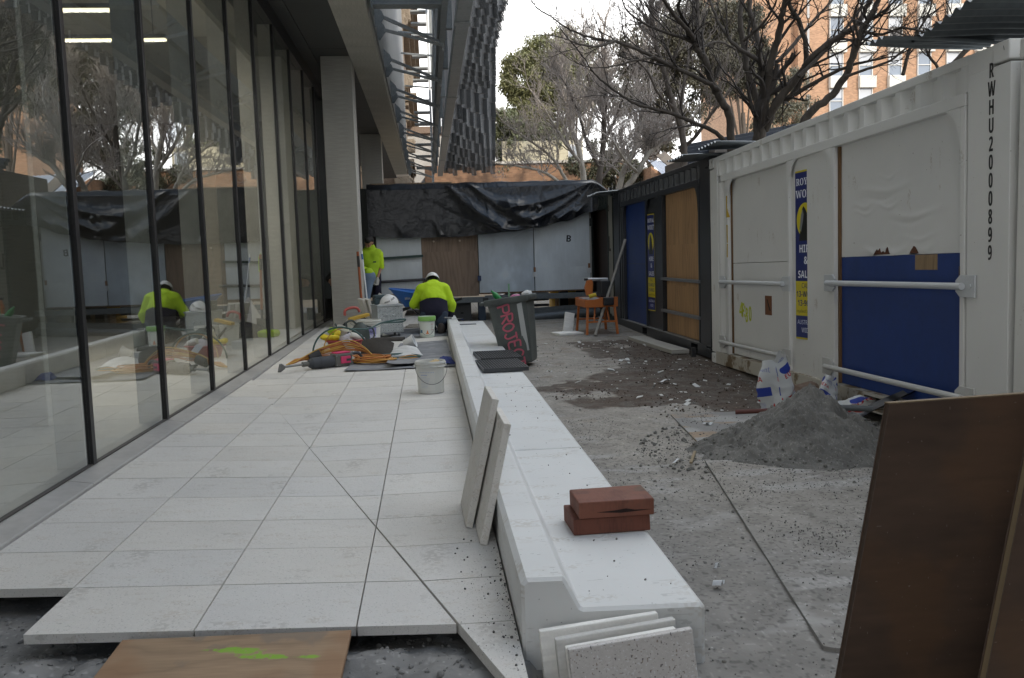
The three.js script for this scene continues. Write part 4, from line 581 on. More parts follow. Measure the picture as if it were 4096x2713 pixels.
const LIMBS = {
  A: [
    [0.17,0.1,'7.16,3.41,-20.00 7.09,3.74,-20.00 7.04,4.47,-20.00 6.86,4.81,-20.00 6.68,5.11,-20.00 6.48,5.71,-20.00 6.30,5.97,-20.00 6.21,6.14,-20.00'],
    [0.09,0.05,'6.21,6.14,-20.00 6.04,6.21,-19.62 5.56,6.51,-19.25 5.23,6.72,-18.88 4.86,7.01,-18.50'],
    [0.09,0.05,'6.68,5.11,-20.00 6.63,5.77,-20.38 6.59,6.41,-20.75 6.68,7.36,-21.12 6.74,8.28,-21.50'],
    [0.085,0.02,'6.83,4.99,-20.00 6.50,5.11,-19.72 5.72,5.37,-19.44 5.07,5.59,-19.17 4.66,5.69,-18.89 4.10,5.80,-18.61 3.88,5.75,-18.33 3.34,5.79,-18.06 2.88,5.90,-17.78 2.57,6.03,-17.50'],
    [0.085,0.02,'6.98,3.80,-20.00 6.64,4.05,-19.83 6.06,4.26,-19.67 5.60,4.41,-19.50 5.09,4.51,-19.33 4.62,4.61,-19.17 4.30,4.76,-19.00 3.99,4.92,-18.83 3.69,5.12,-18.67 3.37,5.48,-18.50'],
    [0.06,0.02,'6.21,6.14,-20.00 5.67,6.20,-19.75 5.06,6.34,-19.50 4.52,6.60,-19.25 4.34,6.81,-19.00'],
    [0.05,0.02,'6.34,5.94,-20.00 7.03,6.27,-20.67 7.79,6.18,-21.33 8.37,6.01,-22.00'],
    [0.05,0.015,'3.96,5.66,-18.00 3.52,5.48,-17.67 3.11,5.44,-17.33 2.72,5.49,-17.00'],
    [0.045,0.015,'5.02,5.55,-19.00 4.55,5.42,-18.67 3.92,5.22,-18.33 3.49,5.13,-18.00']],
  C: [
    [0.26,0.2,'7.44,3.41,-19.00 7.39,3.82,-19.00 7.38,4.26,-19.00'],
    [0.14,0.08,'7.34,3.82,-19.00 7.40,4.19,-19.17 7.41,4.76,-19.33 7.28,5.46,-19.50 7.28,6.04,-19.67 7.25,6.60,-19.83 7.45,7.32,-20.00'],
    [0.14,0.07,'7.40,4.07,-19.00 7.51,5.02,-19.10 7.48,5.48,-19.20 7.43,6.18,-19.30 7.34,6.57,-19.40 7.29,7.27,-19.50'],
    [0.15,0.08,'7.46,4.11,-19.00 7.52,5.24,-18.75 7.61,5.90,-18.50 7.59,6.25,-18.25 7.61,6.81,-18.00'],
    [0.15,0.05,'7.50,3.96,-19.00 7.66,4.50,-18.71 8.02,4.99,-18.43 8.14,5.30,-18.14 8.60,5.65,-17.86 8.90,5.87,-17.57 9.04,6.25,-17.29 9.11,6.50,-17.00'],
    [0.12,0.06,'7.54,4.05,-19.00 7.74,4.61,-18.83 7.91,4.58,-18.67 8.21,5.24,-18.50 8.05,6.00,-18.33 7.73,6.37,-18.17 7.55,6.64,-18.00'],
    [0.08,0.02,'7.97,4.63,-18.50 8.43,4.90,-18.12 8.85,5.07,-17.75 9.24,5.12,-17.38 9.41,5.09,-17.00'],
    [0.08,0.03,'7.40,5.44,-19.00 6.98,5.88,-19.38 6.77,6.40,-19.75 6.65,7.07,-20.12 6.67,7.57,-20.50'],
    [0.08,0.03,'7.62,5.30,-19.00 8.22,5.79,-19.25 8.78,6.37,-19.50 9.36,6.91,-19.75 9.78,7.41,-20.00'],
    [0.07,0.03,'7.84,4.90,-18.00 8.39,5.41,-18.00 8.90,5.93,-18.00 9.18,6.28,-18.00 9.32,6.72,-18.00'],
    [0.06,0.02,'7.03,5.88,-19.00 7.30,6.12,-18.67 7.45,6.43,-18.33 7.41,6.72,-18.00']],
  D: [
    [0.15,0.07,'7.70,3.75,-17.50 7.79,4.05,-17.36 8.18,4.37,-17.21 8.40,4.71,-17.07 8.49,5.10,-16.93 8.59,5.52,-16.79 8.79,5.92,-16.64 8.85,6.27,-16.50'],
    [0.06,0.02,'8.53,5.12,-17.00 8.51,5.33,-16.75 8.29,5.71,-16.50 8.25,5.96,-16.25 8.16,6.12,-16.00'],
    [0.05,0.02,'8.36,4.70,-17.00 8.69,4.79,-16.75 9.03,4.90,-16.50 9.32,5.20,-16.25 9.35,5.42,-16.00'],
    [0.05,0.02,'8.69,5.57,-17.00 8.86,5.39,-16.50 8.97,5.38,-16.00 9.14,5.17,-15.50 9.33,4.97,-15.00'],
    [0.05,0.02,'8.81,5.76,-17.00 8.67,5.73,-16.00 8.44,5.75,-15.00']],
  E: [
    [0.1,0.06,'10.00,4.19,-17.00 10.40,4.70,-17.00 10.94,5.24,-17.00 11.48,5.66,-17.00 12.09,5.99,-17.00 12.57,6.33,-17.00'],
    [0.06,0.02,'9.56,4.72,-17.00 9.67,5.17,-17.00 9.84,5.50,-17.00 10.11,6.00,-17.00 10.19,6.33,-17.00'],
    [0.06,0.02,'10.94,5.24,-17.00 10.27,5.29,-16.67 9.46,5.26,-16.33 8.76,5.34,-16.00'],
    [0.05,0.02,'10.40,4.70,-17.00 10.02,5.04,-16.83 9.74,5.26,-16.67 9.25,5.26,-16.50']],
  B: [
    [0.15,0.08,'8.05,3.79,-27.00 8.07,4.60,-27.00 7.92,5.39,-27.00 7.76,5.78,-27.00 7.52,6.66,-27.00 7.37,7.14,-27.00 7.15,8.01,-27.00 7.12,8.78,-27.00 7.09,9.29,-27.00'],
    [0.08,0.03,'8.10,4.60,-27.00 8.40,4.92,-26.75 8.72,5.41,-26.50 8.97,5.77,-26.25 9.36,6.35,-26.00'],
    [0.08,0.03,'7.92,5.39,-27.00 8.20,6.75,-27.25 8.51,7.86,-27.50 8.95,8.71,-27.75 9.25,9.45,-28.00'],
    [0.06,0.02,'7.76,5.78,-27.00 7.18,6.21,-26.75 6.85,6.74,-26.50 6.21,7.32,-26.25 5.97,7.89,-26.00'],
    [0.05,0.02,'7.52,6.66,-27.00 7.71,7.28,-26.67 7.89,8.09,-26.33 7.93,8.75,-26.00']],
  F: [
    [0.18,0.09,'6.69,3.75,-34.00 6.81,4.67,-34.00 6.95,5.66,-34.00 7.02,6.65,-34.00 7.08,7.79,-34.00 7.02,8.93,-34.00'],
    [0.09,0.03,'6.81,4.67,-34.00 6.30,5.47,-33.75 5.95,6.58,-33.50 5.44,7.67,-33.25 5.08,8.10,-33.00'],
    [0.09,0.03,'6.97,5.66,-34.00 7.41,6.59,-33.67 7.77,7.66,-33.33 8.04,8.38,-33.00'],
    [0.08,0.03,'7.02,6.65,-34.00 6.63,7.70,-34.33 6.38,8.76,-34.67 6.37,9.50,-35.00'],
    [0.08,0.03,'6.73,4.17,-34.00 7.43,4.85,-34.33 8.39,5.46,-34.67 9.18,5.75,-35.00']],
  G: [
    [0.2,0.09,'6.86,4.14,-38.00 6.80,5.26,-38.00 6.45,6.74,-38.00 6.20,7.84,-38.00 6.04,8.94,-38.00'],
    [0.1,0.03,'6.80,5.26,-38.00 6.01,6.15,-37.67 5.33,7.20,-37.33 4.67,8.05,-37.00'],
    [0.1,0.03,'6.11,4.53,-38.00 5.52,5.43,-37.67 4.57,6.14,-37.33 3.72,6.64,-37.00'],
    [0.1,0.03,'6.62,6.00,-38.00 7.28,7.15,-38.33 7.56,8.31,-38.67 7.84,9.30,-39.00'],
    [0.1,0.03,'5.92,4.35,-38.00 5.09,4.86,-37.33 3.91,5.09,-36.67 2.96,5.13,-36.00']],
  H: [
    [0.16,0.08,'6.85,3.45,-30.00 7.32,4.10,-30.00 7.71,4.75,-30.00 8.18,5.11,-30.00'],
    [0.14,0.06,'6.63,3.45,-30.00 6.79,4.11,-30.00 7.18,4.84,-30.00 7.42,5.57,-30.00 7.59,6.29,-30.00'],
    [0.08,0.03,'7.32,4.10,-30.00 6.76,4.50,-29.50 6.29,5.02,-29.00']],
};
const near = { thick: 0.64, per: 1.0, len: 1.05, depth: 3, kids: [2, 2, 3], wander: 0.42, up: 0.25, spread: 1.5, min: 0.0026, twig: twig1 };
bareTree('bare_tree', 'dark bare tree with long branches reaching left over the black container', LIMBS.A, 11, bark1, near);
bareTree('bare_tree', 'dark bare tree forking into many stems behind the middle of the white container', LIMBS.C, 12, bark1, { ...near, per: 0.9 });
bareTree('bare_tree', 'dark bare trunk leaning right in front of the brick tower', LIMBS.D, 13, bark1, near);
bareTree('bare_tree', 'bare branches showing under the large corrugated roofing sheet', LIMBS.E, 14, bark1, { ...near, per: 2.4 });
const mid = { thick: 0.8, per: 2.0, len: 1.6, depth: 3, kids: [2, 3, 4], wander: 0.4, up: 0.5, spread: 1.4, min: 0.004, twig: M(0.2, 0.175, 0.16, 0.95) };
bareTree('bare_tree', 'slim grey bare tree rising behind the black container', LIMBS.B, 15, bark3, mid);
const far = { thick: 0.8, per: 5, len: 1.5, depth: 3, kids: [3, 4, 4], wander: 0.55, up: 0.45, spread: 1.6, min: 0.0065, twig: twig2 };
bareTree('bare_tree', 'grey twiggy bare tree behind the right part of the tarpaulin', LIMBS.F, 16, bark3, far);
bareTree('bare_tree', 'pale twiggy bare tree in front of the cream weatherboard wall', LIMBS.G, 17, bark2, { ...far, per: 4.4, len: 1.25 });
bareTree('bare_tree', 'low pale limbed tree between tarpaulin and black container', LIMBS.H, 18, bark2, { ...far, per: 3.5, len: 1.3 });
// evergreens: drooping leaf sprays in clumps
function evergreen(label, x, z, clumps, n, color, seed, trunkTop, size = 0.16) {
  const R = rng(seed), t = thing('evergreen_tree', label, 'tree', [x, dirtY(z), z], 0), tr = { p: [], i: [] }, pos = [], idx = [], b = V(x, dirtY(z), z);
  limb(tr, [V(0, -0.3, 0), V(0.1, trunkTop * 0.5, 0), V(-0.1, trunkTop, 0)], 0.28, 0.14, 8);
  clumps.forEach(([cx, cy, cz, r]) => { const c = V(cx, cy, cz).sub(b); limb(tr, [V(0, trunkTop * 0.6, 0), c.clone().multiplyScalar(0.5).add(V(0, trunkTop * 0.35, 0)), c.clone().add(V(0, -r * 0.2, 0))], 0.1, 0.03, 5); });
  const vol = clumps.map((c) => c[3] ** 2.4), tot = vol.reduce((a, c) => a + c, 0);
  clumps.forEach(([cx, cy, cz, r], ci) => {
    const sub = []; for (let k = 0; k < 26; k++) { const a = R() * 6.28, e = Math.acos(2 * R() - 1), q = r * (0.45 + 0.55 * Math.sqrt(R())); sub.push([cx + q * Math.sin(e) * Math.cos(a), cy + q * 0.8 * Math.cos(e), cz + q * Math.sin(e) * Math.sin(a), r * (0.16 + 0.18 * R())]); }
    for (let k = 0; k < n * vol[ci] / tot; k++) {
      const s = sub[Math.floor(R() * sub.length)], g = () => (R() + R() + R() - 1.5) / 1.1, px = s[0] + g() * s[3] * 1.3, py = s[1] + g() * s[3], pz = s[2] + g() * s[3] * 1.3, L = size * (0.6 + 0.8 * R()), w = L * 0.2, a = R() * 6.28, dr = -0.5 - R(), dx = Math.cos(a), dz = Math.sin(a), m = pos.length / 3, nx = -dz * w, nz = dx * w, il = 1 / Math.hypot(1, dr);
      pos.push(px - b.x, py - b.y, pz - b.z, px + dx * L * 0.5 * il + nx - b.x, py + dr * L * 0.5 * il - b.y, pz + dz * L * 0.5 * il + nz - b.z, px + dx * L * 0.5 * il - nx - b.x, py + dr * L * 0.5 * il + w * 0.4 - b.y, pz + dz * L * 0.5 * il - nz - b.z, px + dx * L * il - b.x, py + dr * L * il - b.y, pz + dz * L * il - b.z); idx.push(m, m + 1, m + 2, m + 1, m + 3, m + 2);
    }
  });
  const g = new THREE.BufferGeometry(); g.setAttribute('position', new THREE.Float32BufferAttribute(pos, 3)); g.setIndex(idx); g.computeVertexNormals();
  mesh('trunk', finish(tr), bark3, t); mesh('crown', g, new THREE.MeshPhysicalMaterial({ color: C(...color), roughness: 0.75, side: THREE.DoubleSide, transmission: 0.25, thickness: 0 }), t); return t;
}
const px = (x, y, z) => [(x - 990 - (600 - y) * -0.031) * -z / 2020, 1.353 + (600 - y - 0.031 * (x - 990)) * -z / 2020, z]; // rough bearing and height to a crown at that range
const cl = (z, ...a) => a.map(([x, y, r, dz = 0]) => [...px(x, y, z + dz), r]);
evergreen('olive green eucalyptus with drooping foliage at the left of the tree belt', 8.5, -50, cl(-50, [1210, 190, 1.5], [1255, 150, 1.6], [1300, 130, 1.5], [1225, 250, 1.4], [1280, 190, 1.8], [1340, 150, 1.4], [1320, 210, 1.6], [1200, 300, 1.2], [1250, 300, 1.5]), 80000, [0.24, 0.25, 0.115], 21, 9, 0.19);
evergreen('darker green eucalyptus with low boughs beside the metal screen edge', 5.5, -47, cl(-47, [1165, 290, 1.0], [1190, 330, 1.1], [1225, 325, 1.1], [1172, 390, 0.9], [1150, 340, 0.8], [1280, 330, 1.0], [1270, 370, 0.8]), 34000, [0.17, 0.19, 0.10], 22, 6, 0.18);
evergreen('dark broad evergreen rising behind the bare branches in the middle', 14.5, -56, cl(-56, [1500, 110, 1.9], [1560, 70, 2.0], [1620, 60, 2.2], [1540, 150, 2.0], [1610, 140, 2.0], [1470, 150, 1.4], [1500, 220, 1.8], [1590, 220, 2.0], [1440, 230, 1.4], [1540, 300, 1.8]), 40000, [0.095, 0.09, 0.058], 23, 10, 0.26);
evergreen('dark evergreen between the forked bare tree and the brick tower', 21.5, -58, cl(-58, [1690, 60, 2.0], [1715, 110, 1.8], [1660, 110, 1.6], [1700, 170, 1.7], [1745, 160, 1.3]), 20000, [0.08, 0.08, 0.052], 24, 10, 0.26);
evergreen('grey green shrubby tree low against the brick tower', 24, -60, cl(-60, [1770, 190, 1.4], [1800, 220, 1.4], [1850, 180, 1.0], [1830, 260, 1.3], [1790, 280, 1.5], [1880, 240, 0.9], [1760, 130, 1.1]), 12000, [0.15, 0.15, 0.105], 25, 7, 0.2);
evergreen('dark shrub with creeper beside the small house window', 10.2, -44, cl(-44, [1440, 400, 1.0], [1400, 350, 0.9], [1470, 400, 0.8], [1380, 410, 0.7], [1330, 385, 0.6]), 9000, [0.085, 0.09, 0.05], 26, 4, 0.16);
// ================================================================ THINGS ON THE PAVING AND BENCH
const paverEdge = M(1.0, 0.99, 0.965, 0.85, { map: T.paver, bumpMap: T.rough, bumpScale: 0.002 }), seatY = (z) => 0.121 + 0.0104 * (-2.95 - z);
function slab(label, w, h, d, m, pos, rot, group, cat = 'stone slab') { const o = solo('stone_slab', jitter(box(-w / 2, w / 2, 0, h, -d / 2, d / 2, 0.004, pos[0] * 3, pos[2] * 2), 0.0006, 12, Math.round(pos[2] * 10)), m, label, cat, group); o.position.set(...pos); o.rotation.set(...rot); return o; }
slab('pale slab standing on edge against the bench curb, farther of two', 0.036, 0.66, 0.44, paverEdge, [0.146, 0.014, -4.47], [0, 0.02, -0.235]);
slab('pale slab standing on edge against the bench curb, nearer of two', 0.036, 0.585, 0.46, paverEdge, [0.202, 0.012, -4.21], [0, 0.02, -0.225]);
const terr = M(1, 1, 1, 0.5, { map: T.terrazzo }), raw = M(0.9, 0.9, 0.88, 0.9, { map: T.concrete, bumpMap: T.rough, bumpScale: 0.006 });
slab('pale offcut slab at the back of the pile leaning on the bench end', 0.42, 0.225, 0.03, raw, [0.55, -0.13, -2.855], [-0.07, 0.06, 0.065]);
slab('rough grey slab second from the back of the pile at the bench end', 0.42, 0.22, 0.032, M(0.62, 0.62, 0.61, 0.9, { map: T.concrete, bumpMap: T.rough, bumpScale: 0.012 }), [0.60, -0.13, -2.80], [-0.08, 0.05, 0.085]);
slab('broken grey slab just behind the speckled slab at the bench end', 0.38, 0.218, 0.028, raw, [0.61, -0.14, -2.755], [-0.08, 0.05, 0.09]);
slab('speckled terrazzo slab at the front of the pile by the bench end', 0.42, 0.24, 0.03, terr, [0.632, -0.145, -2.70], [-0.1, 0.03, 0.085]);
{ // two red-brown blocks
  const red = tex(512, 512, (u, v) => { const a = fbm(u * 3, v * 5, 5, 3, 701), b = n2(u * 20, v * 160, 20, 703), d = fbm(u * 4 + 3, v * 3, 4, 4, 705); let c = tone([1, 1, 1], 0.65 + 0.5 * a + 0.25 * (b - 0.5)); c = mixc(c, [0.28, 0.4, 0.5], 0.8 * step(0.52, 0.7, d)); return mixc(c, [1.6, 3, 4], 0.22 * step(0.62, 0.75, fbm(u * 6, v * 6, 4, 6, 707))); }, 0.6), m = M(0.15, 0.05, 0.03, 0.75, { map: red, bumpMap: T.rough, bumpScale: 0.004 }), m2 = M(0.18, 0.062, 0.036, 0.72, { map: red, bumpMap: T.rough, bumpScale: 0.004 });
  const blk = (label, x, y, z, w, d, mm, turn, s) => { const t = thing('timber_block', label, 'timber block', [x, y, z], turn); mesh('block', jitter(box(-w / 2, w / 2, 0, 0.074, -d / 2, d / 2, 0.005, s, s, true), 0.0055, 14, s), mm, t); return t; };
  blk('red brown timber block lying underneath on the bench seat', 0.755, seatY(-3.78), -3.80, 0.345, 0.23, m, 0.03, 3);
  const t = blk('cracked red brown timber block on top of the other block', 0.775, seatY(-3.78) + 0.075, -3.785, 0.335, 0.23, m2, 0.02, 5);
  mesh('crack', extrude([[-0.11, 0.002], [-0.03, 0.006], [0.02, 0.012], [0.06, 0.004], [0.13, 0.002], [0.05, -0.003], [0.0, -0.006]], 0.003, 0, (g) => g.translate(0.02, 0.026, 0.1135)), M(0.02, 0.01, 0.008, 1), t);
  for (let k = 0; k < 5; k++) mesh('splinter', bar(V(0.165, 0.01 + k * 0.014, 0.12 - k * 0.03), V(0.177 + 0.004 * (k % 2), 0.014 + k * 0.015, 0.118 - k * 0.03), 0.002, 4, 0.0005), m, t);
}
for (const [label, z, dx] of [['black plastic drainage grid on the bench seat, nearer one', -9.18, 0], ['black plastic drainage grid on the bench seat, behind the first', -10.02, 0.02]]) {
  const t = thing('drainage_grid', label, 'drainage grid', [0.725 + dx, seatY(z) + 0.004, z], 0.06, 'drainage grids on the bench'), m = M(0.07, 0.073, 0.075, 0.5), bars = [];
  const W = 0.46, D = 0.78, n = 16, k = 24;
  for (let i = 0; i <= n; i++) bars.push(box(-W / 2 + W * i / n - 0.003, -W / 2 + W * i / n + 0.003, 0.004, 0.04, -D / 2, D / 2, 0));
  for (let i = 0; i <= k; i++) bars.push(box(-W / 2, W / 2, 0.004, 0.038, -D / 2 + D * i / k - 0.003, -D / 2 + D * i / k + 0.003, 0));
  const o = mesh('lattice', bars, m, t); o.userData.kind = 'stuff'; mesh('base_sheet', box(-W / 2 - 0.004, W / 2 + 0.004, 0, 0.003, -D / 2 - 0.004, D / 2 + 0.004, 0), m, t);
  const front = []; for (let i = 0; i < 9; i++) front.push(box(-W / 2 + W * i / 9, -W / 2 + W * i / 9 + 0.012, 0.004, 0.038, D / 2 + 0.0035, D / 2 + 0.009, 0)); mesh('rim', [...front, box(-W / 2, W / 2, 0.036, 0.042, D / 2 + 0.0035, D / 2 + 0.0095, 0)], m, t).userData.kind = 'stuff';
}
function bucket(label, pos, r, h, m, turn, o = {}) {
  const t = thing('bucket', label, 'bucket', pos, turn), rb = r * 0.88;
  mesh('pail', lathe([[0, 0.004], [rb - 0.01, 0.0], [rb, 0.008], [r * 0.985, h * 0.82], [r + 0.010, h * 0.825], [r + 0.011, h * 0.845], [r + 0.001, h * 0.85], [r + 0.002, h * 0.915], [r + 0.010, h * 0.92], [r + 0.011, h * 0.955], [r + 0.003, h * 0.965], [r + 0.006, h * 0.99], [r, h], [r - 0.006, h * 0.99], [rb - 0.006, 0.012], [0, 0.012]]), m, t);
  const pts = []; for (let k = 0; k <= 12; k++) { const a = k / 12 * Math.PI; pts.push(V(Math.cos(a) * (r + 0.012), h * 0.87 - Math.sin(a) * h * (o.drop ?? 0.55), Math.sin(a) * (r + 0.02) * 0.55 + r * 0.55)); }
  mesh('wire_handle', tube(pts, 0.0028, 30, 5), M(0.1, 0.1, 0.1, 0.5, { metalness: 0.5 }), t); for (const s of [-1, 1]) mesh('handle_lug', cyl(0.012, 0.012, 0.012, 0, 0, 0, 8).rotateZ(Math.PI / 2).translate(s * (r + 0.01), h * 0.87, r * 0.3), m, t);
  if (o.label) { const g = new THREE.CylinderGeometry(r * 0.985 + 0.0015, rb * 1.015 + 0.0015, h * 0.62, 24, 1, true, o.from ?? -0.7, o.span ?? 1.4); mesh('print', clean(g.translate(0, h * 0.42, 0)), new THREE.MeshStandardMaterial({ map: o.label, roughness: 0.45 }), t); }
  if (o.fill) mesh('contents', cyl(r * 0.95, r * 0.95, 0.01, 0, h * o.fill[0], 0, 20), M(...o.fill[1]), t);
  return t;
}
const plas = M(0.66, 0.66, 0.63, 0.5, { map: T.paint }), plas2 = M(0.60, 0.60, 0.57, 0.55, { map: T.paint });
{
  const t = bucket('dirty white bucket with wire handle alone on the paving', [-0.02, 0.055, -8.5], 0.142, 0.315, plas, 0.1, { fill: [0.62, [0.5, 0.5, 0.48, 0.8]], label: cvs(256, 200, (c, w, h) => { c.fillStyle = '#d6d5cf'; c.fillRect(0, 0, w, h); c.fillStyle = '#aab4cb'; for (let k = 0; k < 10; k++) c.fillRect(10 + k * 24, 14, 14, 8); c.fillRect(30, 40, 110, 9); c.globalAlpha = 0.45; for (let k = 0; k < 8; k++) c.fillRect(24, 62 + k * 15, 100 + (k * 53) % 60, 5); }), from: -1.0, span: 1.2 });
  const sp = solo('sponge', jitter(box(-0.055, 0.055, 0, 0.05, -0.04, 0.04, 0.012), 0.006, 20, 4), M(0.55, 0.42, 0.24, 0.95), 'tan sponge poking out of the near white bucket', 'sponge'); sp.position.set(0.02, 0.055 + 0.262, -8.47); sp.rotation.set(0.2, 0.5, 0.25);
  const gp = cvs(512, 256, (c, w, h) => { c.fillStyle = '#d9ddd6'; c.fillRect(0, 0, w, h); c.fillStyle = '#51809a'; c.fillRect(20, 150, 90, 60); c.fillStyle = '#e07a24'; c.beginPath(); c.moveTo(230, 210); c.lineTo(260, 150); c.lineTo(290, 210); c.fill(); c.fillRect(218, 214, 84, 16); c.fillStyle = '#c4574c'; for (const y of [40, 95, 150]) c.fillRect(360, y, 90, 5); c.fillStyle = '#8d9491'; for (let k = 0; k < 14; k++) c.fillRect(360, 20 + k * 15, 60 + (k * 37) % 60, 3); });
  const gb = bucket('white bucket with bright green top band beside the kneeling worker', [-0.058, 0.112, -14.0], 0.128, 0.335, M(0.58, 0.66, 0.60, 0.5), 0.0, { label: gp, from: -1.2, span: 2.4, drop: 0.75 });
  mesh('green_band', lathe([[0.137, 0.262], [0.1405, 0.264], [0.1412, 0.302], [0.1418, 0.323], [0.135, 0.3365], [0.13, 0.337]]), M(0.26, 0.52, 0.13, 0.5, { map: T.paint }), gb);
  const mp = cvs(512, 300, (c, w, h) => { c.fillStyle = '#cfd0cd'; c.fillRect(0, 0, w, h); c.fillStyle = '#8f8dc0'; c.fillRect(40, 20, 330, 260); c.fillStyle = '#1c1b33'; c.font = 'bold 74px sans-serif'; c.fillText('masta', 50, 140); c.fillStyle = '#e4e5ee'; c.font = 'italic bold 104px sans-serif'; c.fillText('FINISH', 62, 250); });
  bucket('white plaster bucket with purple FINISH label in the tool heap', [-0.93, 0.11, -13.55], 0.165, 0.345, plas2, 0.25, { label: mp, from: -0.95, span: 1.9, drop: 0.2 });
  bucket('white bucket behind the watering can holding hand tools', [-1.17, 0.115, -14.0], 0.15, 0.32, plas2, 0.6, { drop: 0.2, fill: [0.9, [0.3, 0.3, 0.28, 0.9]] });
}
{ // galvanised chequer plate toolbox
  const t = thing('steel_toolbox', 'galvanised chequer plate toolbox on castors beside the concrete column', 'toolbox', [-0.70, 0.118, -14.35], 0.30), m = M(0.5, 0.53, 0.54, 0.42, { metalness: 0.4, map: T.steel }), W = 0.42, H = 0.42, D = 0.4, y0 = 0.075;
  mesh('box', box(-W / 2, W / 2, y0, y0 + H, -D / 2, D / 2, 0.006), m, t); mesh('lid', box(-W / 2 - 0.012, W / 2 + 0.012, y0 + H + 0.001, y0 + H + 0.028, -D / 2 - 0.01, D / 2 + 0.012, 0.006), m, t);
  const lugs = [], R = rng(3); for (let j = 0; j < 9; j++) for (let i = 0; i < 9; i++) { const g = new THREE.SphereGeometry(0.02, 8, 5).scale(1, 0.24, 0.16).rotateZ((i + j) % 2 ? 0.785 : -0.785).translate(-W / 2 + 0.035 + i * 0.044, y0 + 0.035 + j * 0.044, D / 2); lugs.push(g); }
  mesh('tread_pattern', lugs, M(0.6, 0.63, 0.64, 0.25, { metalness: 0.8 }), t).userData.kind = 'stuff';
  const h = []; for (let k = 0; k <= 10; k++) { const a = k / 10 * Math.PI; h.push(V(Math.cos(a) * 0.05, y0 + 0.27 - Math.sin(a) * 0.075, D / 2 + 0.02 + 0.01 * Math.sin(a))); }
  mesh('handle', tube(h, 0.005, 24, 6), m, t); for (const s of [-1, 1]) mesh('handle_plate', box(s * 0.05 - 0.018, s * 0.05 + 0.018, y0 + 0.262, y0 + 0.29, D / 2, D / 2 + 0.018, 0.004), m, t);
  for (const [x, z] of [[-1, 1], [1, 1], [-1, -1], [1, -1]]) { const c = mesh('castor', [box(x * 0.15 - 0.02, x * 0.15 + 0.02, y0 - 0.03, y0 - 0.001, z * 0.14 - 0.025, z * 0.14 + 0.025, 0.003)], m, t); mesh('wheel', cyl(0.03, 0.03, 0.022, 0, 0, 0, 14).rotateZ(Math.PI / 2).translate(x * 0.15 + 0.011, 0.03, z * 0.14), M(0.06, 0.06, 0.06, 0.6), c); }
  const s = thing('small_toolbox', 'small blue grey plastic toolbox on the steel toolbox lid', 'toolbox', [-0.80, 0.645, -14.33], 0.25), b = M(0.045, 0.075, 0.09, 0.5, { map: T.paint });
  mesh('case', box(-0.10, 0.10, 0, 0.10, -0.09, 0.09, 0.014), b, s); mesh('lid', box(-0.105, 0.105, 0.101, 0.155, -0.095, 0.095, 0.016), b, s); mesh('latch', box(-0.02, 0.02, 0.07, 0.13, 0.091, 0.102, 0.004), b, s);
}
function helmet(label, pos, rot, sc = 1) {
  const t = thing('hard_hat', label, 'hard hat', pos), m = M(0.72, 0.72, 0.71, 0.32); t.rotation.set(...rot); t.scale.setScalar(sc);
  const g = new THREE.SphereGeometry(1, 28, 14, 0, 6.2832, 0, 1.57).scale(0.115, 0.13, 0.14); mesh('shell', clean(g), m, t);
  const s = new THREE.Shape(); s.absellipse(0, 0, 0.122, 0.147, 0, 6.2832); const hl = new THREE.Path(); hl.absellipse(0, 0, 0.108, 0.132, 0, 6.2832); s.holes.push(hl); mesh('rim', clean(new THREE.ExtrudeGeometry(s, { depth: 0.008, bevelEnabled: false, curveSegments: 24 }).rotateX(Math.PI / 2).translate(0, 0.006, 0)), m, t);
  mesh('peak', grid(12, 5, (u, v) => { const a = (u - 0.5) * 2.1, r = 1 + 0.42 * v * Math.cos(a * 0.9); return [Math.sin(a) * 0.118 * (1 + 0.12 * v), 0.004 - 0.03 * v, Math.cos(a) * 0.142 * r]; }), M(0.72, 0.72, 0.71, 0.32, { side: THREE.DoubleSide }), t);
  for (const k of [-1, 0, 1]) mesh('ridge', tube([V(k * 0.03, 0.02, -0.137), V(k * 0.03, 0.105, -0.07), V(k * 0.03, 0.128, 0.02), V(k * 0.03, 0.09, 0.1)], 0.004, 16, 5), m, t);
  return t;
}
{ const h = helmet('white hard hat with scribbled name resting on the steel toolbox', [-0.66, 0.66, -14.28], [0.12, -1.25, 0.0], 1.1); const g = text('ANIS  TILER', 0.021, 0.001); const p = g.attributes.position; for (let i = 0; i < p.count; i++) { const a = p.getX(i) / 0.11, y = 0.06 + p.getY(i) + 0.03 * Math.sin(a * 2), r = Math.sqrt(Math.max(0, 1 - (y / 0.13) ** 2)); p.setXYZ(i, Math.cos(a) * 0.1165 * r + p.getZ(i) + 0.001, y, -Math.sin(a) * 0.1415 * r); } g.computeVertexNormals(); mesh('lettering', g, M(0.02, 0.02, 0.02), h); }
// mats laid over the paving
function mat_(label, poly, y, m, seed, curl) { // poly: four corners far-left, far-right, near-right, near-left
  const g = grid(60, 50, (u, v) => { const a = poly[0], b = poly[1], c = poly[2], d = poly[3], e = 0.02 * (fbm(u * 5 + seed, v * 5, 3, 0, seed) - 0.5); const x = mix(mix(a[0], b[0], u), mix(d[0], c[0], u), v) + e * (v > 0.5 ? 1 : 0), z = mix(mix(a[1], b[1], u), mix(d[1], c[1], u), v) + e * 2; const lift = curl * (Math.pow(1 - u, 8) * v + 0.6 * Math.pow(v, 14) + 0.3 * Math.pow(u, 12)); return [x, floorY(x, z) + y + lift + 0.008 * fbm(u * 6 + seed, v * 6, 3, 0, seed + 2), z]; }, (u, v, q) => [q[0], q[2]]);
  const q = clean(g), r = q.clone(); r.translate(0, -0.003, 0); return solo('rubber_mat', [q, r], m, label, 'rubber mat');
}
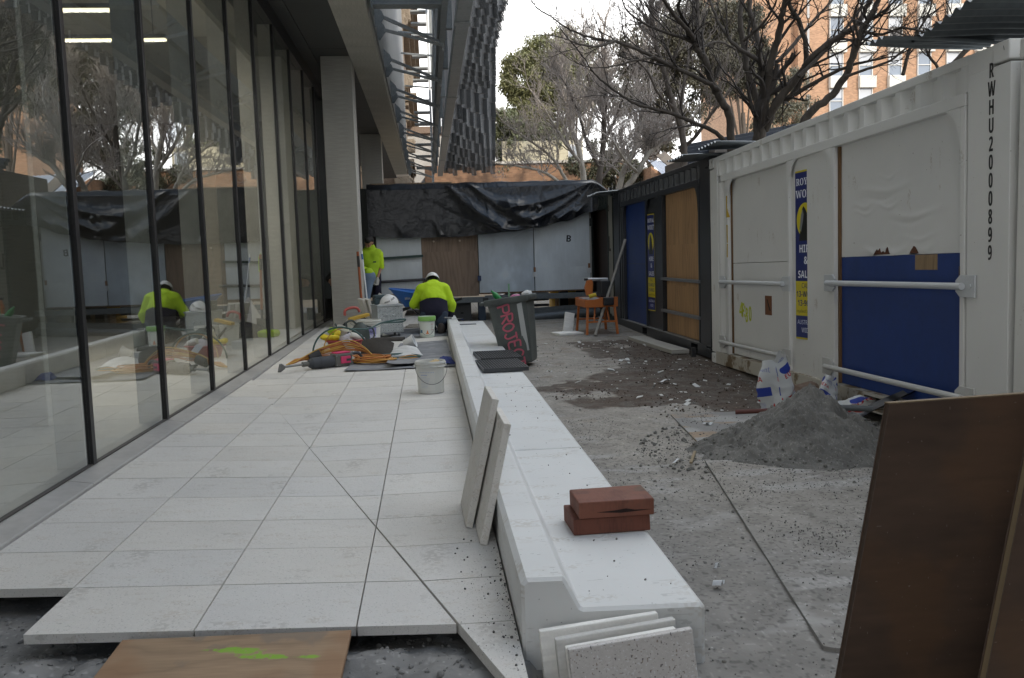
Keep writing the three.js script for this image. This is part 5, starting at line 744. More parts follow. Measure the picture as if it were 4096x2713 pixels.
const ruber = (r, g, b) => M(r, g, b, 0.75, { map: tex(512, 512, (u, v) => { const a = fbm(u * 5, v * 5, 5, 5, 501), d = fbm(u * 13, v * 13, 4, 13, 503); return mixc(tone([0.86, 0.87, 0.9], 0.7 + 0.5 * a), [1.5, 1.42, 1.3], step(0.48, 0.68, d) * 0.6); }, 1.4), side: THREE.DoubleSide });
const rb = ruber(0.235, 0.24, 0.25);
mat_('long grey rubber mat under the demolition hammer and cords', [[-0.95, -11.9], [0.255, -11.9], [0.26, -10.25], [-1.03, -10.22]], 0.004, rb, 3, 0.01);
mat_('grey rubber mat laid on top of the long mat', [[-0.46, -13.0], [0.23, -13.2], [0.245, -10.6], [-0.55, -10.36]], 0.016, rb, 7, 0.035);
mat_('grey rubber mat beneath the steel toolbox and kneeling worker', [[-0.95, -15.6], [0.26, -15.5], [0.262, -14.05], [-0.55, -13.75]], 0.004, rb, 11, 0.006);
{ // rag
  const g = grid(40, 30, (u, v) => { const a = u - 0.5, b = v - 0.5, q = 1 - 2 * Math.hypot(a, b), h = 0.085 * sm(clamp(q * 1.1 + 0.25)) * (0.45 + fbm(u * 5, v * 5, 3, 0, 511)); return [a * 0.22 + 0.03 * b, Math.max(0.003, h), b * 0.24]; }, (u, v) => [u, v]);
  const o = solo('rag', g, M(0.045, 0.06, 0.19, 0.95, { side: THREE.DoubleSide, bumpMap: T.cloth, bumpScale: 0.002 }), 'crumpled blue rag on the mat by the bench', 'rag'); o.position.set(0.165, 0.09, -10.55);
}
{ // demolition hammer
  const t = thing('demolition_hammer', 'dusty demolition hammer with pink painted motor and flat chisel', 'demolition hammer', [-1.37, floorY(-1.37, -10.6), -10.6], 0.60), bk = M(0.05, 0.055, 0.065, 0.7, { map: T.paint }), pk = M(0.65, 0.05, 0.15, 0.6, { map: T.paint }), st = M(0.28, 0.28, 0.27, 0.5, { metalness: 0.5, map: T.steel }), gy = M(0.12, 0.12, 0.11, 0.7, { map: T.paint });
  mesh('barrel', [bar(V(-0.08, 0.075, 0), V(0.2, 0.075, 0), 0.068, 16, 0.074), bar(V(-0.12, 0.075, 0), V(-0.08, 0.075, 0), 0.04, 14, 0.066), bar(V(0.02, 0.075, 0), V(0.05, 0.075, 0), 0.074, 16)], bk, t); mesh('nose', bar(V(-0.2, 0.075, 0), V(-0.12, 0.075, 0), 0.03, 14), gy, t);
  mesh('chisel', [bar(V(-0.42, 0.07, 0), V(-0.2, 0.075, 0), 0.014, 10)], st, t); mesh('chisel_blade', extrude([[-0.50, 0.055], [-0.47, 0.058], [-0.42, 0.018], [-0.42, -0.018], [-0.47, -0.058], [-0.50, -0.055]], 0.014, 0.002, (g) => g.rotateX(0.5).translate(0, 0.066, -0.007)), st, t);
  mesh('motor', box(0.2, 0.44, 0.005, 0.165, -0.075, 0.075, 0.02), gy, t); mesh('motor_cover', [box(0.27, 0.40, 0.045, 0.13, 0.0755, 0.092, 0.008)], pk, t); mesh('motor_cover', box(0.22, 0.42, 0.1655, 0.18, -0.06, 0.06, 0.006), pk, t); mesh('vent', box(0.34, 0.40, 0.07, 0.10, 0.0925, 0.096, 0.002), bk, t); for (const x of [0.215, 0.43]) for (const y of [0.03, 0.14]) mesh('screw', cyl(0.01, 0.01, 0.006, 0, 0, 0, 8).rotateX(Math.PI / 2).translate(x, y, 0.08), st, t);
  mesh('grip', tube([V(0.44, 0.14, 0), V(0.56, 0.14, 0), V(0.6, 0.085, 0), V(0.56, 0.03, 0), V(0.44, 0.03, 0)], 0.019, 24, 8), bk, t); mesh('side_handle', bar(V(0.0, 0.075, -0.07), V(0.0, 0.09, -0.21), 0.017, 10), bk, t);
}
{ // cords and hoses
  const R = rng(61), or = [M(0.50, 0.19, 0.05, 0.55), M(0.54, 0.27, 0.05, 0.55), M(0.40, 0.14, 0.05, 0.6), M(0.60, 0.38, 0.07, 0.55)], cb = (label, colour, pts, r, seg, m) => solo(colour, tube(pts, r, seg, 6), m, label, 'cord');
  const B = [-1.02, floorY(-1.02, -11.0), -10.75], hank = thing('extension_cord', 'hank of orange extension cord tied with black tape behind the hammer', 'extension cord', [-1.28, 0.085, -11.2]);
  for (let k = 0; k < 13; k++) { const f = (k - 6) / 6, pts = [], j = () => (R() - 0.5) * 0.03; pts.push(V(-0.5 + j() * 2, 0.02, 0.22 + 0.05 * f), V(-0.42 + j(), 0.03 + 0.05 * R(), 0.2 + 0.06 * f), V(-0.27, 0.05 + 0.015 * k * 0.4, 0.12 + 0.03 * f), V(-0.16, 0.08 + 0.008 * k, 0.07 + 0.03 * f), V(0.05 + j(), 0.10 + 0.012 * k + j(), -0.02 + 0.12 * f), V(0.25 + j(), 0.12 + 0.012 * k + j(), -0.06 + 0.14 * f), V(0.45 + j(), 0.09 + 0.006 * k, -0.04 + 0.09 * f), V(0.56 + j(), 0.03, 0.02 + 0.06 * f)); mesh('strand', tube(pts, 0.0068, 40, 6), or[(k * 2 + (k >> 2)) % 4], hank); }
  mesh('tape_wrap', bar(V(-0.25, 0.07, 0.12), V(-0.13, 0.12, 0.06), 0.062, 14, 0.07), M(0.03, 0.03, 0.033, 0.6), hank);
  const coil = thing('extension_cord', 'loose flat coil of orange extension cord lying on the mat', 'extension cord', [-0.72, 0.095, -10.95]), pts = [];
  for (let k = 0; k < 110; k++) { const a = k * 0.55, q = 0.11 + 0.11 * Math.abs(Math.sin(k * 0.071)); pts.push(V(Math.cos(a) * q * 1.15 + 0.03 * Math.sin(k * 0.2), 0.012 + 0.07 * (0.5 + 0.5 * Math.sin(k * 0.37)) * (1 - q * 2.4), Math.sin(a) * q * 1.1)); }
  pts.push(V(0.3, 0.02, -0.25), V(0.45, 0.03, -0.35), V(0.55, 0.015, -0.25), V(0.4, 0.012, -0.15), V(0.25, 0.02, -0.2)); mesh('cord', tube(pts, 0.0072, 620, 6), or[1], coil); 
  const cp = []; for (let k = 0; k < 60; k++) { const a = k * 0.6 + 1, q = 0.13 + 0.08 * Math.abs(Math.sin(k * 0.11)); cp.push(V(Math.cos(a) * q * 1.25 - 0.05, 0.05 + 0.03 * Math.sin(k * 0.5), Math.sin(a) * q)); } mesh('cord', tube(cp, 0.0072, 340, 6), or[0], coil);
  const gm = M(0.035, 0.09, 0.085, 0.5), hose = thing('garden_hose', 'dark green hose looping over the red tub', 'hose', [-1.2, 0.1, -12.0]);
  const arch = []; for (let k = 0; k <= 14; k++) { const a = Math.PI * (1 - k / 14); arch.push(V(-0.02 + Math.cos(a) * 0.37, 0.02 + Math.sin(a) * 0.36, 0.12 + 0.05 * Math.sin(a))); } mesh('loop', tube(arch, 0.0125, 40, 7), gm, hose);
  mesh('loop', tube([V(0.34, 0.03, 0.1), V(0.2, 0.02, 0.5), V(0.5, 0.02, 0.7), V(0.8, 0.02, 0.55), V(0.95, 0.02, 0.6), V(1.05, 0.018, 0.8), V(0.7, 0.016, 0.85), V(0.55, 0.03, 0.62), V(0.9, 0.03, 0.5)], 0.0115, 80, 7), gm, hose); mesh('loop', tube([V(0.1, 0.3, -0.5), V(0.3, 0.28, -0.7), V(0.5, 0.33, -1.2), V(0.8, 0.36, -1.3), V(0.75, 0.3, -1.6), V(0.3, 0.3, -1.5), V(0.0, 0.25, -1.0), V(-0.1, 0.2, -0.7)], 0.012, 70, 7), gm, hose);
  const oh = []; for (let k = 0; k <= 14; k++) { const a = Math.PI * (1 - k / 14); oh.push(V(-1.17 + Math.cos(a) * 0.29, 0.12 + Math.sin(a) * 0.34, -11.95)); } cb('single orange cord arching over the red tub', 'orange_cable', oh, 0.0078, 40, or[1]);
}
{ // red tub with its contents
  const t = thing('plastic_tub', 'cement splashed red plastic tub in the heap of tools', 'tub', [-1.2, 0.095, -12.35]), m = M(0.33, 0.045, 0.055, 0.6, { map: tex(256, 256, (u, v) => mixc([1, 1, 1], [2.2, 6, 5], step(0.48, 0.66, fbm(u * 7, v * 7, 5, 7, 521)) * 0.7), 0.4) });
  mesh('basin', lathe([[0, 0.004], [0.17, 0], [0.185, 0.01], [0.225, 0.15], [0.25, 0.155], [0.256, 0.172], [0.225, 0.176], [0.215, 0.165], [0.172, 0.02], [0, 0.015]], 32).scale(1.1, 1, 0.85), m, t);
  const gl = solo('rubber_gloves', jitter(mergeGeometries([new THREE.SphereGeometry(0.07, 14, 10).scale(1.5, 0.7, 1), new THREE.SphereGeometry(0.05, 12, 8).scale(1.3, 0.8, 1).translate(-0.11, 0.01, 0.02), new THREE.SphereGeometry(0.05, 12, 8).translate(0.07, 0.045, -0.02)].map(clean)), 0.03, 12, 5), M(0.66, 0.52, 0.02, 0.5), 'bunch of yellow rubber gloves hanging over the red tub rim', 'gloves'); gl.position.set(-1.37, 0.30, -12.3);
  const j = thing('white_jug', 'white plastic funnel jug lying on the red tub', 'jug', [-1.24, 0.40, -12.45]); j.rotation.set(0.5, 0.4, -0.5); const wm = M(0.62, 0.61, 0.54, 0.45, { side: THREE.DoubleSide });
  mesh('cup', lathe([[0.05, -0.14], [0.06, -0.1], [0.085, 0.02], [0.092, 0.025], [0.088, 0.02], [0.055, -0.1], [0.0, -0.13]], 24), wm, j); mesh('grip', tube([V(0.085, 0, 0), V(0.15, -0.02, 0), V(0.14, -0.08, 0), V(0.065, -0.1, 0)], 0.012, 18, 7), wm, j);
  const b = solo('plastic_bottle', lathe([[0, 0], [0.045, 0.0], [0.05, 0.02], [0.05, 0.14], [0.02, 0.18], [0.02, 0.2], [0, 0.2]]), M(0.6, 0.6, 0.55, 0.4), 'white plastic bottle lying across the red tub', 'bottle'); b.position.set(-1.12, 0.33, -12.3); b.rotation.set(0.3, 0, -1.9);
  const pl = solo('plastic_bag', jitter(new THREE.SphereGeometry(0.13, 20, 12).scale(1.1, 0.55, 0.9), 0.045, 9, 7), M(0.5, 0.48, 0.53, 0.4), 'crumpled pale plastic bag stuffed in the red tub', 'plastic bag'); pl.position.set(-1.16, 0.26, -12.38);
  const bx = solo('white_carton', box(-0.09, 0.09, 0, 0.13, -0.1, 0.1, 0.01), M(0.55, 0.56, 0.55, 0.6), 'white carton at the back left of the tool heap', 'carton'); bx.position.set(-1.47, 0.1, -13.3); bx.rotation.y = 0.3;
  const tr = solo('steel_trowel', [box(-0.05, 0.05, 0, 0.003, -0.14, 0.14, 0.001), bar(V(0, 0.02, 0.05), V(0, 0.03, 0.2), 0.012, 8)], M(0.4, 0.4, 0.4, 0.35, { metalness: 0.7 }), 'steel trowel propped against the front of the red tub', 'trowel'); tr.position.set(-1.12, 0.19, -12.06); tr.rotation.set(0.9, 0.5, 0);
}
{ // watering can
  const t = thing('watering_can', 'dark grey green plastic watering can beside the plaster bucket', 'watering can', [-1.03, 0.1, -12.9], 0.5), m = M(0.05, 0.066, 0.062, 0.55, { map: T.paint });
  mesh('body', lathe([[0, 0], [0.12, 0], [0.135, 0.02], [0.14, 0.18], [0.125, 0.26], [0.085, 0.325], [0.055, 0.345], [0.05, 0.36], [0.04, 0.36], [0.045, 0.34], [0, 0.335]], 26).scale(1, 1, 0.85), m, t); mesh('opening', cyl(0.036, 0.036, 0.002, 0, 0.361, 0, 16), M(0.005, 0.005, 0.005), t);
  mesh('handle', tube([V(-0.05, 0.34, 0), V(-0.13, 0.40, 0), V(-0.22, 0.36, 0), V(-0.2, 0.24, 0), V(-0.13, 0.16, 0)], 0.015, 26, 8), m, t); mesh('side_handle', tube([V(0.08, 0.31, 0.02), V(0.17, 0.27, 0.05), V(0.19, 0.15, 0.06), V(0.13, 0.08, 0.05)], 0.013, 22, 8), m, t); mesh('spout', bar(V(-0.1, 0.08, -0.04), V(-0.34, 0.36, -0.12), 0.03, 10, 0.014), m, t);
}
{ // level, saw, jacket on the bucket behind
  const lv = solo('yellow_float', [box(-0.17, 0.17, 0, 0.035, -0.045, 0.045, 0.006), box(-0.17, 0.17, -0.012, -0.001, -0.05, 0.05, 0.003)], M(0.55, 0.36, 0.06, 0.5, { map: T.paint }), 'yellow plastering float lying across the rear bucket', 'float'); lv.position.set(-1.12, 0.47, -13.9); lv.rotation.set(0.05, 0.5, 0.16);
  const sw = thing('hand_saw', 'hand saw with a red plastic grip on the rear bucket', 'hand saw', [-1.24, 0.52, -14.05]); sw.rotation.set(0, 0.4, 0.15); mesh('grip', tube([V(-0.12, 0, 0), V(-0.1, 0.075, 0), V(0, 0.10, 0), V(0.1, 0.075, 0), V(0.13, 0.01, 0)], 0.022, 26, 8), M(0.42, 0.09, 0.075, 0.5), sw); mesh('blade', extrude([[-0.12, -0.02], [0.3, -0.03], [0.3, 0.0], [-0.1, 0.04]], 0.002, 0, (g) => g.translate(0, -0.03, 0)), M(0.4, 0.4, 0.4, 0.4, { metalness: 0.7 }), sw);
  const bump = (x, y, z, sx, sy, sz, s) => jitter(new THREE.SphereGeometry(1, 30, 18).scale(sx, sy, sz).translate(x, y + sy * 0.7, z), 0.07, 5, s);
  const jk = thing('work_jacket', 'bundled navy and lime work jacket on the paving by the column', 'jacket', [-1.36, 0.125, -15.1]); mesh('navy_body', bump(0.1, 0, 0, 0.26, 0.15, 0.2, 5), M(0.012, 0.012, 0.028, 0.9, { bumpMap: T.cloth, bumpScale: 0.002 }), jk); mesh('lime_body', [bump(-0.17, 0, 0.02, 0.25, 0.085, 0.19, 9)], M(0.42, 0.62, 0.02, 0.85, { bumpMap: T.cloth, bumpScale: 0.002 }), jk);
}
{ // offcuts and pail in front
  const m = M(0.05, 0.045, 0.04, 0.9, { map: T.mottle, bumpMap: T.rough, bumpScale: 0.006, side: THREE.DoubleSide });
  const g = grid(24, 20, (u, v) => { const a = (u - 0.5) * 1.5; return [(u - 0.5) * 0.42, 0.02 + 0.17 * v + 0.05 * Math.sin(u * 3) * v - 0.05 * u * v, 0.12 * Math.cos(a) - 0.12 * v + 0.03 * Math.sin(v * 3 + u * 2)]; }, (u, v) => [u * 0.5, v * 0.3]);
  const o = solo('rubber_offcut', [clean(g), clean(g.clone().translate(0.004, 0, -0.006))], m, 'dark muddy curled rubber offcut behind the cord coil', 'offcut'); o.position.set(-0.72, 0.1, -11.75); o.rotation.y = -0.15;
  const o2 = solo('gutter_offcut', clean(grid(20, 12, (u, v) => { const a = v * 2.6 - 1.3; return [(u - 0.5) * 0.46, 0.09 + 0.075 * Math.cos(a), 0.075 * Math.sin(a)]; }, (u, v) => [u, v])), m, 'dark half pipe offcut lying behind the muddy rubber piece', 'offcut'); o2.position.set(-0.6, 0.13, -12.15); o2.rotation.y = -0.1;
  const p = thing('small_pail', 'small clean white pail tipped on its side on the mat', 'pail', [-0.36, 0.2, -11.9]); p.rotation.set(0.35, 0, -1.15); mesh('pail', lathe([[0, 0], [0.07, 0], [0.085, 0.13], [0.093, 0.132], [0.094, 0.145], [0.086, 0.147], [0.079, 0.13], [0.066, 0.008], [0, 0.008]]), M(0.72, 0.73, 0.73, 0.4), p);
  const s = grid(30, 20, (u, v) => [(u - 0.5) * 0.42 + 0.1 * v, 0.01 + 0.13 * sm(1 - v) * sm(u * (1.4 - u)) * 1.6 + 0.015 * fbm(u * 6, v * 6, 2, 0, 531), (v - 0.5) * 0.34 + 0.06 * u], (u, v) => [u, v]); const sh = solo('plastic_sheet', s, new THREE.MeshPhysicalMaterial({ color: C(0.6, 0.61, 0.61), roughness: 0.35, side: THREE.DoubleSide }), 'translucent white plastic sheet draped beside the tipped pail', 'plastic sheet'); sh.position.set(-0.42, 0.1, -11.55);
}
{ // things by the column
  slab('white slab leaning by the column behind the steel toolbox, left one', 0.05, 0.60, 0.45, paverEdge, [-1.03, 0.13, -15.15], [0, 0.25, 0.24]); slab('white slab leaning by the column behind the steel toolbox, right one', 0.05, 0.60, 0.45, paverEdge, [-0.94, 0.13, -15.05], [0, 0.25, 0.23]);
  slab('pale slab held upright by the stooping worker beyond the column', 0.62, 0.50, 0.04, paverEdge, [-0.92, 0.16, -16.7], [-0.1, 0.2, -0.5]);
  const t = thing('spade', 'spade with worn orange shaft leaning on the column side', 'spade', [-1.24, 0.15, -16.3]); t.rotation.set(0, 0, 0.03); mesh('shaft', bar(V(0, 0.36, 0), V(0, 1.38, 0), 0.024, 10), M(0.34, 0.10, 0.035, 0.6, { map: T.wood }), t); mesh('sleeve', bar(V(0, 1.1, 0), V(0, 1.3, 0), 0.026, 10), M(0.03, 0.03, 0.03, 0.6), t); mesh('socket', bar(V(0, 0.2, 0), V(0, 0.38, 0), 0.02, 10, 0.026), M(0.06, 0.07, 0.10, 0.6, { map: T.paint }), t); mesh('blade', extrude([[-0.1, 0.22], [0.1, 0.22], [0.09, 0.02], [0, -0.01], [-0.09, 0.02]], 0.004, 0.001), M(0.1, 0.1, 0.1, 0.5, { metalness: 0.5, map: T.steel }), t);
  const p = thing('white_pole', 'slim white pole with blue collar leaning beside the column', 'pole', [-1.05, 0.13, -15.4]); mesh('shaft', bar(V(0, 0, 0), V(-0.13, 1.4, -0.5), 0.014, 8), M(0.62, 0.64, 0.66, 0.5), p); mesh('collar', bar(V(-0.116, 1.25, -0.446), V(-0.125, 1.345, -0.48), 0.0165, 8), M(0.03, 0.10, 0.30, 0.5), p);
  const tw = thing('trowel', 'steel trowel lying on the far end of the bench curb', 'trowel', [0.36, 0.235 + 0.0104 * 11.4 + 0.004, -14.4], 0.5); mesh('blade', extrude([[-0.02, 0.06], [0.2, 0.0], [-0.02, -0.06]], 0.003, 0, (g) => g.rotateX(-Math.PI / 2)), M(0.4, 0.42, 0.43, 0.35, { metalness: 0.7 }), tw); mesh('grip', bar(V(-0.02, 0.02, 0), V(-0.15, 0.03, 0), 0.014, 8), M(0.2, 0.2, 0.2), tw);
  const fl = solo('metal_plate', box(-0.14, 0.14, 0, 0.012, -0.06, 0.06, 0.003), M(0.2, 0.21, 0.22, 0.5, { metalness: 0.4 }), 'small grey plate lying on the far bench seat', 'plate'); fl.position.set(0.62, seatY(-14.6) + 0.001, -14.6);
}
{ // wheelbarrow
  const t = thing('wheelbarrow', 'blue wheelbarrow with black frame in front of the raised container', 'wheelbarrow', [-0.2, 0.125, -15.45], 2.75), bl = M(0.015, 0.12, 0.42, 0.45, { map: T.paint, side: THREE.DoubleSide }), bk = M(0.016, 0.016, 0.018, 0.5);
  const tray = grid(44, 16, (u, v) => { const a = u * 6.2832, top = [Math.cos(a) * 0.46 + 0.08 * Math.cos(a), Math.sin(a) * 0.32 * (1 - 0.18 * Math.cos(a))], bt = [Math.cos(a) * 0.28 - 0.03, Math.sin(a) * 0.2], k = v < 0.75 ? v / 0.75 : 1, s = v < 0.75 ? 1 : 1 - (v - 0.75) / 0.25; return [mix(top[0], bt[0], k) * s, mix(0.66 + 0.07 * Math.cos(a), 0.40, k), mix(top[1], bt[1], k) * s]; }, (u, v) => [u, v]);
  mesh('tray', tray, bl, t); const rim = []; for (let k = 0; k <= 40; k++) { const a = k / 40 * 6.2832; rim.push(V(Math.cos(a) * 0.54, 0.66 + 0.07 * Math.cos(a), Math.sin(a) * 0.32 * (1 - 0.18 * Math.cos(a)))); } mesh('rim', tube(rim, 0.011, 60, 6, true), bl, t);
  for (const s of [-1, 1]) { mesh('handle_bar', tube([V(0.62, 0.2, s * 0.07), V(0.2, 0.38, s * 0.16), V(-0.4, 0.42, s * 0.24), V(-0.66, 0.5, s * 0.27)], 0.017, 30, 8), bk, t); mesh('grip', bar(V(-0.58, 0.475, s * 0.262), V(-0.72, 0.52, s * 0.275), 0.022, 8), bk, t); mesh('leg', [bar(V(-0.3, 0.40, s * 0.22), V(-0.42, 0.02, s * 0.25), 0.016, 8), bar(V(-0.42, 0.02, s * 0.25), V(-0.3, 0.02, s * 0.25), 0.016, 8)], bk, t); mesh('brace', bar(V(-0.41, 0.04, s * 0.25), V(0.05, 0.38, s * 0.18), 0.011, 6), bk, t); }
  mesh('cross_brace', bar(V(-0.4, 0.12, -0.24), V(-0.4, 0.12, 0.24), 0.011, 6), bk, t); const w = mesh('wheel', new THREE.TorusGeometry(0.15, 0.045, 10, 26).translate(0.62, 0.2, 0), M(0.02, 0.02, 0.02, 0.8), t); mesh('rim', cyl(0.11, 0.11, 0.05, 0, -0.025, 0, 18).rotateX(Math.PI / 2).translate(0.62, 0.2, 0), M(0.3, 0.3, 0.3, 0.5), w);
  const pr = text('WALLABY', 0.05, 0.002); mesh('lettering', pr.rotateY(Math.PI).rotateX(0.5).translate(-0.02, 0.56, -0.277), M(0.3, 0.32, 0.35), t);
  const bx = solo('white_offcuts', [box(-0.2, 0.1, 0, 0.03, -0.15, 0.15), box(-0.15, 0.15, 0.032, 0.06, -0.2, 0.1)], paverEdge, 'white tile offcuts stacked on the paving beneath the wheelbarrow', 'tile offcuts'); bx.position.set(-0.25, 0.14, -15.9);
}
// ================================================================ THINGS IN THE DIRT YARD
{ // wheelie bin, leaning on the bench
  const t = thing('wheelie_bin', 'dark green wheelie bin sprayed PROJECT in pink, leaning on the bench', 'bin', [1.16, -0.075, -11.35]); t.rotation.set(-0.02, -0.30, 0.125);
  const green = tex(512, 512, (u, v) => { const a = fbm(u * 5, v * 5, 5, 5, 601), s = n2(u * 120, v * 120, 120, 603), d = fbm(u * 30, v * 6, 3, 30, 605); let c = tone([0.078, 0.088, 0.082], 0.8 + 0.6 * a + 0.5 * Math.max(0, d - 0.55)); if (s > 0.965 && a > 0.42) c = [0.4, 0.41, 0.4]; return c; }, 0.6), gm = new THREE.MeshStandardMaterial({ map: green, roughness: 0.55 });
  // body: tapered tub with rounded corners
  const ring = (w, d, y, r) => { const p = []; for (const [cx, cz, a0] of [[1, 1, 0], [-1, 1, 1.5708], [-1, -1, 3.1416], [1, -1, 4.7124]]) for (let k = 0; k <= 4; k++) { const a = a0 + k / 4 * 1.5708; p.push([cx * (w - r) + Math.cos(a) * r, y, cz * (d - r) + Math.sin(a) * r]); } return p; };
  const skin = (rings) => { const n = rings[0].length, pos = [], idx = []; rings.forEach((r) => r.forEach((q) => pos.push(...q))); for (let j = 0; j < rings.length - 1; j++) for (let i = 0; i < n; i++) { const a = j * n + i, b = j * n + (i + 1) % n; idx.push(a, a + n, b + n, a, b + n, b); } const g = new THREE.BufferGeometry(); g.setAttribute('position', new THREE.Float32BufferAttribute(pos, 3)); g.setIndex(idx); g.computeVertexNormals(); return uvm(g); };
  mesh('body', skin([ring(0.01, 0.01, 0.04, 0.005), ring(0.185, 0.215, 0.04, 0.05), ring(0.2, 0.23, 0.07, 0.05), ring(0.262, 0.30, 0.87, 0.05), ring(0.25, 0.285, 0.87, 0.045), ring(0.19, 0.22, 0.09, 0.045), ring(0.01, 0.01, 0.09, 0.005)]), new THREE.MeshStandardMaterial({ map: green, roughness: 0.55, side: THREE.DoubleSide }), t);
  mesh('rim', skin([ring(0.262, 0.30, 0.83, 0.05), ring(0.298, 0.335, 0.835, 0.06), ring(0.302, 0.34, 0.90, 0.06), ring(0.29, 0.328, 0.912, 0.055), ring(0.252, 0.29, 0.90, 0.045), ring(0.25, 0.288, 0.85, 0.045)]), gm, t);
  mesh('rubbish', jitter(grid(14, 14, (u, v) => [(u - 0.5) * 0.46, 0.78 + 0.05 * hsh(u * 40, v * 40, 3), (v - 0.5) * 0.5], (u, v) => [u, v]), 0.02, 8, 3), M(0.12, 0.11, 0.1, 0.9), t);
  for (const s of [-1, 1]) mesh('wheel', cyl(0.1, 0.1, 0.05, 0, 0, 0, 20).rotateX(Math.PI / 2).translate(-0.2, 0.1, s * 0.24 - 0.025), M(0.02, 0.02, 0.02, 0.8), t); mesh('handle', [bar(V(-0.36, 0.88, -0.22), V(-0.36, 0.88, 0.22), 0.02, 10), box(-0.37, -0.29, 0.85, 0.89, 0.16, 0.24, 0.01), box(-0.37, -0.29, 0.85, 0.89, -0.24, -0.16, 0.01)], gm, t);
  // sprayed word reading down the near face, and white overspray streak along the corner
  const strokes = { P: ['0,0 0,1', '0,1 .55,.95 .6,.7 .5,.5 0,.48'], R: ['0,0 .02,1', '0,1 .55,.92 .55,.62 .02,.5', '.2,.5 .6,0'], O: ['.3,1 .05,.75 .02,.35 .28,.02 .55,.3 .55,.75 .3,1'], J: ['.1,1 .65,1', '.4,1 .42,.2 .22,.0 .02,.2'], E: ['.55,1 .05,.98 .02,.5 .05,.02 .6,.0', '.04,.52 .45,.52'], C: ['.58,.85 .3,1 .03,.7 .03,.3 .3,.0 .58,.15'], T: ['0,1 .65,1', '.32,1 .34,0'] };
  const word = 'PROJECT'.split('').map((c, i) => merge(strokes[c].map((st) => { const h = 0.155, pts = st.split(' ').map((q) => { const [a, b] = q.split(',').map(Number); return V((b - 0.5) * h - 0.055 + 0.016 * i + 0.012 * Math.sin(i * 1.7), 0.80 - i * 0.116 - (a - 0.05) * h * 1.05 + (b - 0.5) * 0.03, 0); }); const g = tube(pts, 0.0135, 22, 6), p = g.attributes.position; for (let k = 0; k < p.count; k++) p.setZ(k, p.getZ(k) * 0.09); return jitter(g, 0.003, 16, i + 2); })));
  const face = (g, dz) => { const p = g.attributes.position; for (let i = 0; i < p.count; i++) { const y = p.getY(i); p.setZ(i, 0.2245 + (y - 0.07) * 0.0875 + p.getZ(i) + dz); } g.computeVertexNormals(); return g; };
  word.forEach((g) => mesh('sprayed_letter', face(g, 0.0085), M(0.56, 0.13, 0.18, 0.8), t));
  mesh('paint_streak', face(jitter(box(0.13, 0.195, 0.2, 0.82, 0, 0.001, 0), 0.02, 9, 6), 0.0075), M(0.5, 0.51, 0.5, 0.6), t);
  const top = (label, name, cat, g, m, p, r = [0, 0, 0]) => { const o = solo(name, g, m, label, cat); o.position.set(...p); o.rotation.set(...r); };
  top('green plastic bottle poking out of the bin, left side', 'plastic_bottle', 'bottle', lathe([[0, 0], [0.035, 0], [0.038, 0.02], [0.036, 0.13], [0.013, 0.18], [0.013, 0.2], [0, 0.2]]), M(0.03, 0.25, 0.07, 0.25), [0.93, 0.77, -11.35], [0.2, 0, 0.7]);
  top('pink and blue snack wrapper lying on the bin rubbish', 'snack_wrapper', 'wrapper', jitter(new THREE.SphereGeometry(0.055, 14, 10).scale(1.3, 0.6, 0.9), 0.015, 20, 4), M(0.55, 0.12, 0.3, 0.3), [1.12, 0.83, -11.38]);
  top('white scrunched bag in the bin, right side', 'plastic_bag', 'plastic bag', jitter(new THREE.SphereGeometry(0.07, 16, 10).scale(1.1, 0.7, 0.9), 0.03, 14, 6), M(0.6, 0.6, 0.58, 0.5), [1.27, 0.86, -11.4]); top('pale green strip standing up out of the bin', 'plastic_strip', 'plastic strip', box(-0.012, 0.012, 0, 0.28, -0.003, 0.003, 0.001), M(0.22, 0.42, 0.25, 0.5), [1.04, 0.72, -11.45]);
}
